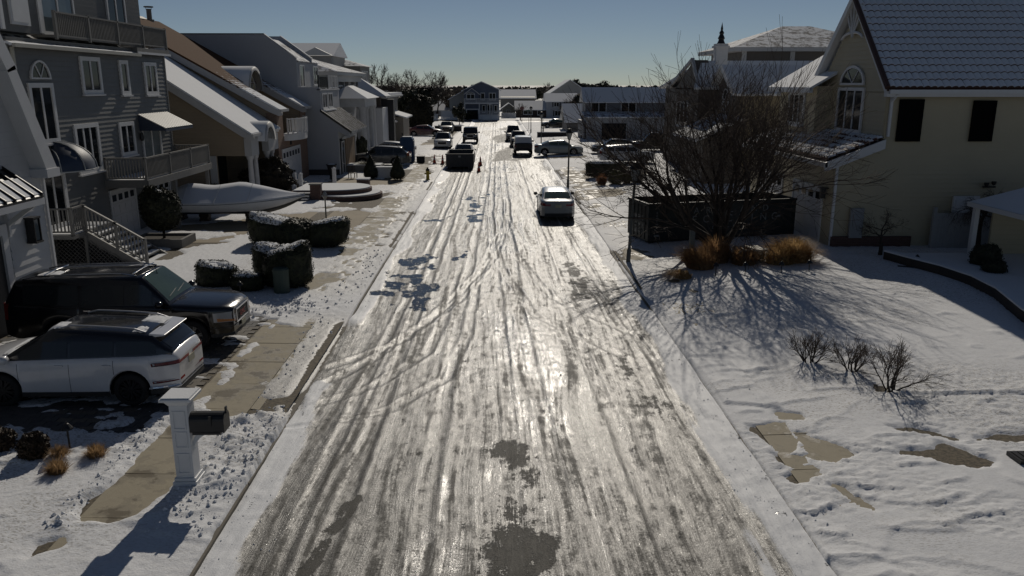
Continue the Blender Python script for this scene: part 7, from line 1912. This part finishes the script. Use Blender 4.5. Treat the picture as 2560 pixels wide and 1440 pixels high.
bx = MB(); pr = [(-.15,1.0),(.15,1.0),(.15,1.2)]+[(.15*math.cos(a), 1.2+.13*math.sin(a)) for a in np.linspace(.3,math.pi-.3,9)]+[(-.15,1.2)]
bx.prism(pr, 'x', .14, .72); b_ = bx.build('letter_box', BLACKM, t)
MB().prism([(p[0]*1.06, 1.0+(p[1]-1.0)*1.04-.005) for p in pr], 'x', .72, .75).build('door', BLACKM, b_); MB().box(.2,.68,-.16,.16,.96,1.0).build('bed_plate', BLACKM, b_)
MB().box(.74,.77,-.03,.03,1.3,1.42).build('knob', BLACKM, b_); MB().box(.5,.54,-.165,-.15,1.12,1.3).build('flag', BLACKM, b_)
m_ = MB()
pp = [(.150+.42*(1-math.cos(q)), .58+.38*math.sin(q)) for q in np.linspace(0, math.pi/2, 8)]
pts_ = [(.155,.45)]+[(x, z) for x, z in pp]
pts_ = [(.15,.45)]+[(x, z) for x, z in pp]
m_.prism(pts_+[(.58,.985),(.42,.985)]+[(x-.02, z+.11) for x, z in pp[::-1][2:]]+[(.15,.72)], 'y', -.05, .05); m_.build('bracket', VN, t)
# path light
def path_light(label, loc, h_=.5, lit=False):
    t = thing('path_light', label, 'path light', loc, 0, 'garden path lights'); MB().lathe([(.018,0),(.018,h_),(0,h_)], 8).build('stake', BLACKM, t)
    MB().lathe([(.11,h_-.05),(.10,h_-.02),(.04,h_+.06),(.015,h_+.07),(.015,h_+.1),(0,h_+.1)], 12).build('hood', BLACKM, t)
path_light('path light standing behind the straw tufts', (-8.05, 14.05, .26), .52)
for x, y, lb in ((7.95,28.0,'path light left of the tree shadow'),(9.05,28.1,'path light in the tree shadow, second from left'),(10.4,28.2,'path light below the broad grass mound'),(11.5,28.4,'path light right of the broad grass mound'),(-7.0,26.35,'path light beside the green pedestal'),(15.9,29.2,'path light in the raised bed near its corner'),(-8.35,25.5,'path light in front of the small yew')): path_light(lb, (x, y, .27), .42)
# utility pedestals and pad
UG = M('utility_green', (.05,.075,.06), .55, var=.2)
t = thing('utility_pedestal', 'green ribbed utility pedestal in front of the tall yew', 'utility box', (-7.15, 26.05, .25))
MB().lathe([(.26,0),(.26,.78),(.23,.84),(0,.86)], 18).build('shell', UG, t, smooth=False); MB().lathe([(.28,.74),(.28,.8)], 18).build('rim', UG, t)
t = thing('utility_pedestal', 'slim pale utility post among the grasses by the dumpster', 'utility box', (7.85, 31.3, .28)); MB().box(-.1,.1,-.1,.1,0,1.1).build('post', M('utility_pale', (.13,.14,.13), .6), t, bevel=.015); MB().box(-.12,.12,-.12,.12,1.1,1.16).build('cap', SNOW, t, bevel=.015)
t = thing('utility_pedestal', 'short pale stub beside the slim utility post', 'utility box', (7.45, 30.5, .28)); MB().box(-.09,.09,-.09,.09,0,.5).build('post', MATS['utility_pale'], t, bevel=.015); MB().box(-.1,.1,-.1,.1,.5,.54).build('cap', SNOW, t, bevel=.01)
t = thing('transformer_pad', 'low flat grey utility box with pale lid between the grasses', 'utility box', (9.95, 30.6, .28), .05); MB().box(-.5,.5,-.4,.4,0,.42).build('box', UG, t, bevel=.02); MB().box(-.55,.55,-.45,.45,.42,.5).build('lid', M('pale_lid', (.42,.40,.34), .6), t, bevel=.015)

# ---- shrink-wrapped boat on stands
bt_ = thing('boat', 'white shrink-wrapped motor boat on blocks in the second drive', 'boat', (-13.45, 40.2, .32))
WRAP = M('white_wrap', (.72,.73,.75), .45, var=.06, vscale=1.5, bump=.4, bscale=5)
rows_h = []; rows_c = []; n = 22
for i in range(n+1):
    t = i/n; x = -3.1+7.0*t
    w = max(.02, 1.25*(1-max(0, (t-.40)/.60)**2.4)*(.8+.2*min(1, t/.12)))
    sheer = 1.02+.30*max(0, (t-.35)/.65)**1.5; keel = .34+.85*max(0, (t-.62)/.38)**2.0
    ridge = 1.45+.42*sstep(.0, .2, np.float64(t))-.10*math.exp(-((t-.36)/.09)**2)+.06*math.exp(-((t-.56)/.06)**2)-.50*sstep(.56, 1.0, np.float64(t)); ridge = max(float(ridge), sheer+.04)
    ch_ = (keel+sheer)*.5
    rows_h.append([(x,0,keel),(x,w*.45,keel+.12),(x,w*.86,keel+(ch_-keel)*.75),(x,w*.97,ch_+.15),(x,w*1.0,sheer)])
    rows_c.append([(x,w*1.02,sheer-.12),(x,w*1.02,sheer+.01),(x,w*.62,sheer+(ridge-sheer)*.36),(x,w*.28,sheer+(ridge-sheer)*.72),(x,0,ridge),(x,-w*.28,sheer+(ridge-sheer)*.72),(x,-w*.62,sheer+(ridge-sheer)*.36),(x,-w*1.02,sheer+.01),(x,-w*1.02,sheer-.12)])
mb = MB(); full = [[(p[0],-p[1],p[2]) for p in r[::-1]]+r[1:] for r in rows_h]; mb.grid(full); mb.add(full[0], [tuple(range(len(full[0])))]); hull_ = mb.build('hull', [WRAP, M('antifoul_blue', (.02,.035,.06), .6)], bt_, smooth=True)
for pg in hull_.data.polygons:
    if pg.index < (len(full)-1)*8 and pg.index % 8 in (2,3,4,5): pg.material_index = 1
mb = MB(); mb.grid(rows_c); mb.add(rows_c[0], [tuple(range(9))]); mb.build('wrap_cover', WRAP, bt_, smooth=True)
top_ = [[(p[0],p[1]*.97,p[2]+.03) for p in r[1:8]] for r in rows_c[1:-1]]; mb = MB(); mb.grid(top_); mb.build('snow_cover', snow_mat('boat_snow', tint=(.78,.80,.84), under=(.5,.52,.54), cover=(.2,.3), scale=2), bt_, smooth=True)
for sg in (1,-1):
    MB().tube([(r[1][0], sg*(r[1][1]+.012), r[1][2]-.06) for r in rows_c], .022, 5).build('rub_rail', M('rub_rail_grey', (.25,.26,.27), .5), bt_)
for i_ in (4, 9, 14):
    MB().tube([(p[0], p[1]*1.01, p[2]+.035) for p in rows_c[i_]], .012, 4).build('wrap_strap', M('strap_white', (.5,.51,.52), .5), bt_)
ob = MB(); ob.hull8([(-3.75,-.25,.7),(-3.2,-.25,.6),(-3.2,.25,.6),(-3.75,.25,.7),(-3.9,-.22,1.35),(-3.25,-.25,1.45),(-3.25,.25,1.45),(-3.9,.22,1.35)]); ob.build('outboard_wrap', WRAP, bt_, bevel=.08)
for x, y in ((-2.0,0),(-.6,0),(1.7,0),(-2.0,.6)):
    b = thing('keel_block', {(-2.0,0):'timber block under the boat stern',(-.6,0):'timber block under the boat, next to the stern one',(1.7,0):'timber block under the boat bow end',(-2.0,.6):'timber block under the boat stern, far side'}[(x,y)], 'block', (-14.0+x, 40.2+y, .28), 0, 'blocks under the boat')
    for q in range(3): MB().box(-.2 if q % 2 else -.24,.2 if q % 2 else .24,-.24 if q % 2 else -.2,.24 if q % 2 else .2,q*.14+.002,q*.14+.138).build('timber', M('block_timber', (.05,.04,.03), .8, var=.3), b)

# ---- brick terrace and steps before the tan house
ter = thing('brick_terrace', 'curved low brick terrace with snow and steps beside the boat bow', 'terrace', (-10, 50, .28))
BK = brick_mat('terrace_brick', (.10,.05,.04), (.13,.07,.055), (.13,.12,.11), plane='y')
arcp = [(2.2*math.cos(a)*1.05, 2.0*math.sin(a)) for a in np.linspace(-math.pi*.5, math.pi*.35, 16)]
MB().prism([(-2.2,-2.0)]+arcp+[(-2.2,1.8)], 'z', 0, .5).build('retaining_wall', BK, ter); MB().prism([(-2.1,-1.9)]+[(p[0]*.96,p[1]*.96) for p in arcp]+[(-2.1,1.7)], 'z', .504, .56).build('snow_cover', SNOW, ter)
arcq = [(.4+2.6*math.cos(a), -.4+2.4*math.sin(a)) for a in np.linspace(-math.pi*.42, math.pi*.2, 14)]
MB().prism([(-.6,-2.4)]+arcq+[(0,0)], 'z', -.02, .22).build('lower_wall', BK, ter); MB().prism([(-.5,-2.3)]+[(.4+(p[0]-.4)*.95,-.4+(p[1]+.4)*.95) for p in arcq]+[(0,0)], 'z', .224, .28).build('snow_cover', SNOW, ter)
MB().box(-.95,-.35,-2.55,-2.0,0,.95).build('pier', BK, ter); MB().box(-1.0,-.3,-2.6,-1.95,.95,1.02).build('pier_cap', STN, ter)
for i in range(3): MB().box(-2.0,-.97,-2.4-.3*i,-2.05-.3*i,-.02,.42-.14*i).build('step', STN, ter); MB().box(-1.98,-.99,-2.38-.3*i,-2.1-.3*i,.424-.14*i,.45-.14*i).build('step_snow', SNOW, ter)
t = thing('brick_pier', 'short brick pier with snowy cap at the terrace far side', 'pier', (-8.9, 54.3, .28)); MB().box(-.4,.4,-.35,.35,0,.5).build('pier', BK, t); MB().box(-.44,.44,-.39,.39,.5,.58).build('cap', SNOW, t)
# white gate posts
for x, y, lb in ((-12.6,50.6,'white gate post left of the terrace, nearest pair left'),(-12.15,50.3,'white gate post left of the terrace, nearest pair right'),(-10.7,53.6,'white post at the terrace far corner'),(-12.4,49.6,'short white post near the boat bow')):
    t = thing('gate_post', lb, 'post', (x, y, .3), 0, 'white posts by the terrace'); hh = 1.25 if 'short' not in lb else .6
    MB().box(-.11,.11,-.11,.11,0,hh).build('shaft', WHITE, t, bevel=.01); MB().lathe([(.16,hh),(.16,hh+.05),(.0,hh+.14)], 4).build('cap', WHITE, t)
# urn, bench, white box
t = thing('urn_planter', 'tall dark urn planter before the stucco house', 'planter', (-11.9, 58.8, .3)); MB().lathe([(.0,0),(.22,0),(.2,.06),(.14,.12),(.2,.3),(.3,.75),(.33,.95),(.4,1.0),(.4,1.05),(.3,1.05),(.28,.95),(0,.9)], 16).build('urn', M('urn_dark', (.03,.027,.025), .6), t, smooth=True); MB().lathe([(.33,1.02),(.2,1.08),(0,1.1)], 14).build('snow', SNOW, t)
t = thing('garden_chair', 'slatted garden chair in the snow before the stucco house', 'chair', (-10.4, 58.9, .28), .5)
CH = M('chair_brown', (.07,.055,.04), .7)
for q in range(5): MB().box(-.25,.25,-.25+q*.105,-.16+q*.105,.42,.45).build('seat_slat', CH, t)
for q in range(5): MB().box(-.25+q*.11,-.19+q*.11,.27,.3,.45,.95).build('back_slat', CH, t)
for a in ((-.25,-.25),(.2,-.25),(-.25,.25),(.2,.25)): MB().box(a[0],a[0]+.05,a[1],a[1]+.05,0,.42).build('leg', CH, t)
t = thing('bench_box', 'white panelled bench box between two conical shrubs', 'bench', (-8.15, 59.6, .28)); MB().box(-.6,.6,-.3,.3,0,.75).build('box', WHITE, t, bevel=.02); MB().box(-.66,.66,-.36,.36,.75,.82).build('lid', SNOW, t, bevel=.02); MB().box(-.5,-.04,-.32,-.3,.12,.65).build('panel', WHITE, t); MB().box(.04,.5,-.32,-.3,.12,.65).build('panel', WHITE, t)
t = thing('stone_bed', 'low stone planting bed with snow before the portico house', 'planter', (-10.4, 64.0, .28)); MB().box(-1.5,1.5,-.9,.9,0,.55).build('wall', STN, t); MB().box(-1.4,1.4,-.8,.8,.554,.6).build('snow', SNOW, t)
grass('low olive groundcover in the stone bed by the stucco house', (-10.3, 64, .8), .9, .45, 700, 88, mat=OLIVE, droop=1.0, width=.015)
# raised bed right edge
t = thing('raised_bed', 'long low dark block wall of the raised bed at the right', 'wall', (16.4, 27, .28))
BW = brick_mat('bed_block', (.05,.04,.035), (.065,.05,.04), (.05,.045,.04), plane='y', bw=.4, bh=.15)
pts_ = [(15.2,30.4),(15.5,29.3),(16.0,27.8),(16.2,26.2),(16.0,24.5),(15.3,22.2),(14.9,20.5)]
for a, b in zip(pts_[:-1], pts_[1:]):
    dx, dy = b[0]-a[0], b[1]-a[1]; l_ = math.hypot(dx, dy); nx_, ny_ = -dy/l_*.28, dx/l_*.28
    def wl(z0, z1, ex=0): return [(a[0]-16.4,a[1]-27,z0),(b[0]-16.4,b[1]-27,z0),(b[0]+nx_-16.4,b[1]+ny_-27,z0),(a[0]+nx_-16.4,a[1]+ny_-27,z0),(a[0]-16.4,a[1]-27,z1),(b[0]-16.4,b[1]-27,z1),(b[0]+nx_-16.4,b[1]+ny_-27,z1),(a[0]+nx_-16.4,a[1]+ny_-27,z1)]
    MB().hull8(wl(-.1,.36)).build('block_course', BW, t); MB().hull8(wl(.364,.42)).build('snow_cap', SNOW, t)
mb = MB(); mb.add([(p[0]+.2-16.4,p[1]-27,.3) for p in pts_]+[(24-16.4,20.5-27,.3),(24-16.4,30.4-27,.3)], [tuple(range(len(pts_)+2))]); mb.build('bed_snow', SNOW, t)
# rocking chair and wreath planter in the porch shade
t = thing('porch_chair', 'white slatted rocking chair on the porch at the right edge', 'chair', (18.6, 25.6, .42), -.6)
for q in range(6): MB().box(-.3,.3,-.25+q*.09,-.18+q*.09,.42,.45).build('seat_slat', WHITE, t)
for q in range(6): MB().box(-.3+q*.1,-.24+q*.1,.27,.3,.45,1.1).build('back_slat', WHITE, t)
for a in ((-.3,-.25),(.25,-.25),(-.3,.25),(.25,.25)): MB().box(a[0],a[0]+.05,a[1],a[1]+.05,.0,.42).build('leg', WHITE, t)
shrub('dark round planted shrub beside the porch post at the right edge', (18.0, 28.4, .42), (.55,.5,.85), mat=EVG, seed=90, leaves=900)
shrub('small dark shrub in the raised bed, nearest the wall corner', (17.6, 27.2, .5), (.4,.4,.5), mat=EVG, seed=91, leaves=700)
# small tools of the garden: ground spot and low planks
t = thing('drain_grate', 'dark rectangular drain grate at the right picture edge', 'grate', (9.95, 13.3, .36))
MB().box(-.45,.6,-.22,.2,-.06,.015).build('frame', BLACKM, t)
for q in range(8): MB().box(-.4+q*.12,-.34+q*.12,-.18,.16,.016,.03).build('bar', BLACKM, t)
t = thing('downspout_pipe', 'short dark pipe lying in the shaded snow before the yellow house', 'pipe', (15.6, 28.9, .34), -.45); MB().tube([(-.5,0,0),(.5,0,.02)], .04, 8).build('pipe', PLAST, t); MB().tube([(.5,0,.02),(.6,0,.1)], .055, 8).build('elbow', PLAST, t)
t = thing('waste_bin', 'dark bin standing on the verge by the far right street lamp', 'bin', (5.9, 83.6, .2)); MB().hull8([(-.25,-.25,0),(.25,-.25,0),(.25,.25,0),(-.25,.25,0),(-.32,-.32,.8),(.32,-.32,.8),(.32,.32,.8),(-.32,.32,.8)]).build('bin', PLAST, t); MB().box(-.35,.35,-.35,.35,.8,.86).build('lid', PLAST, t)
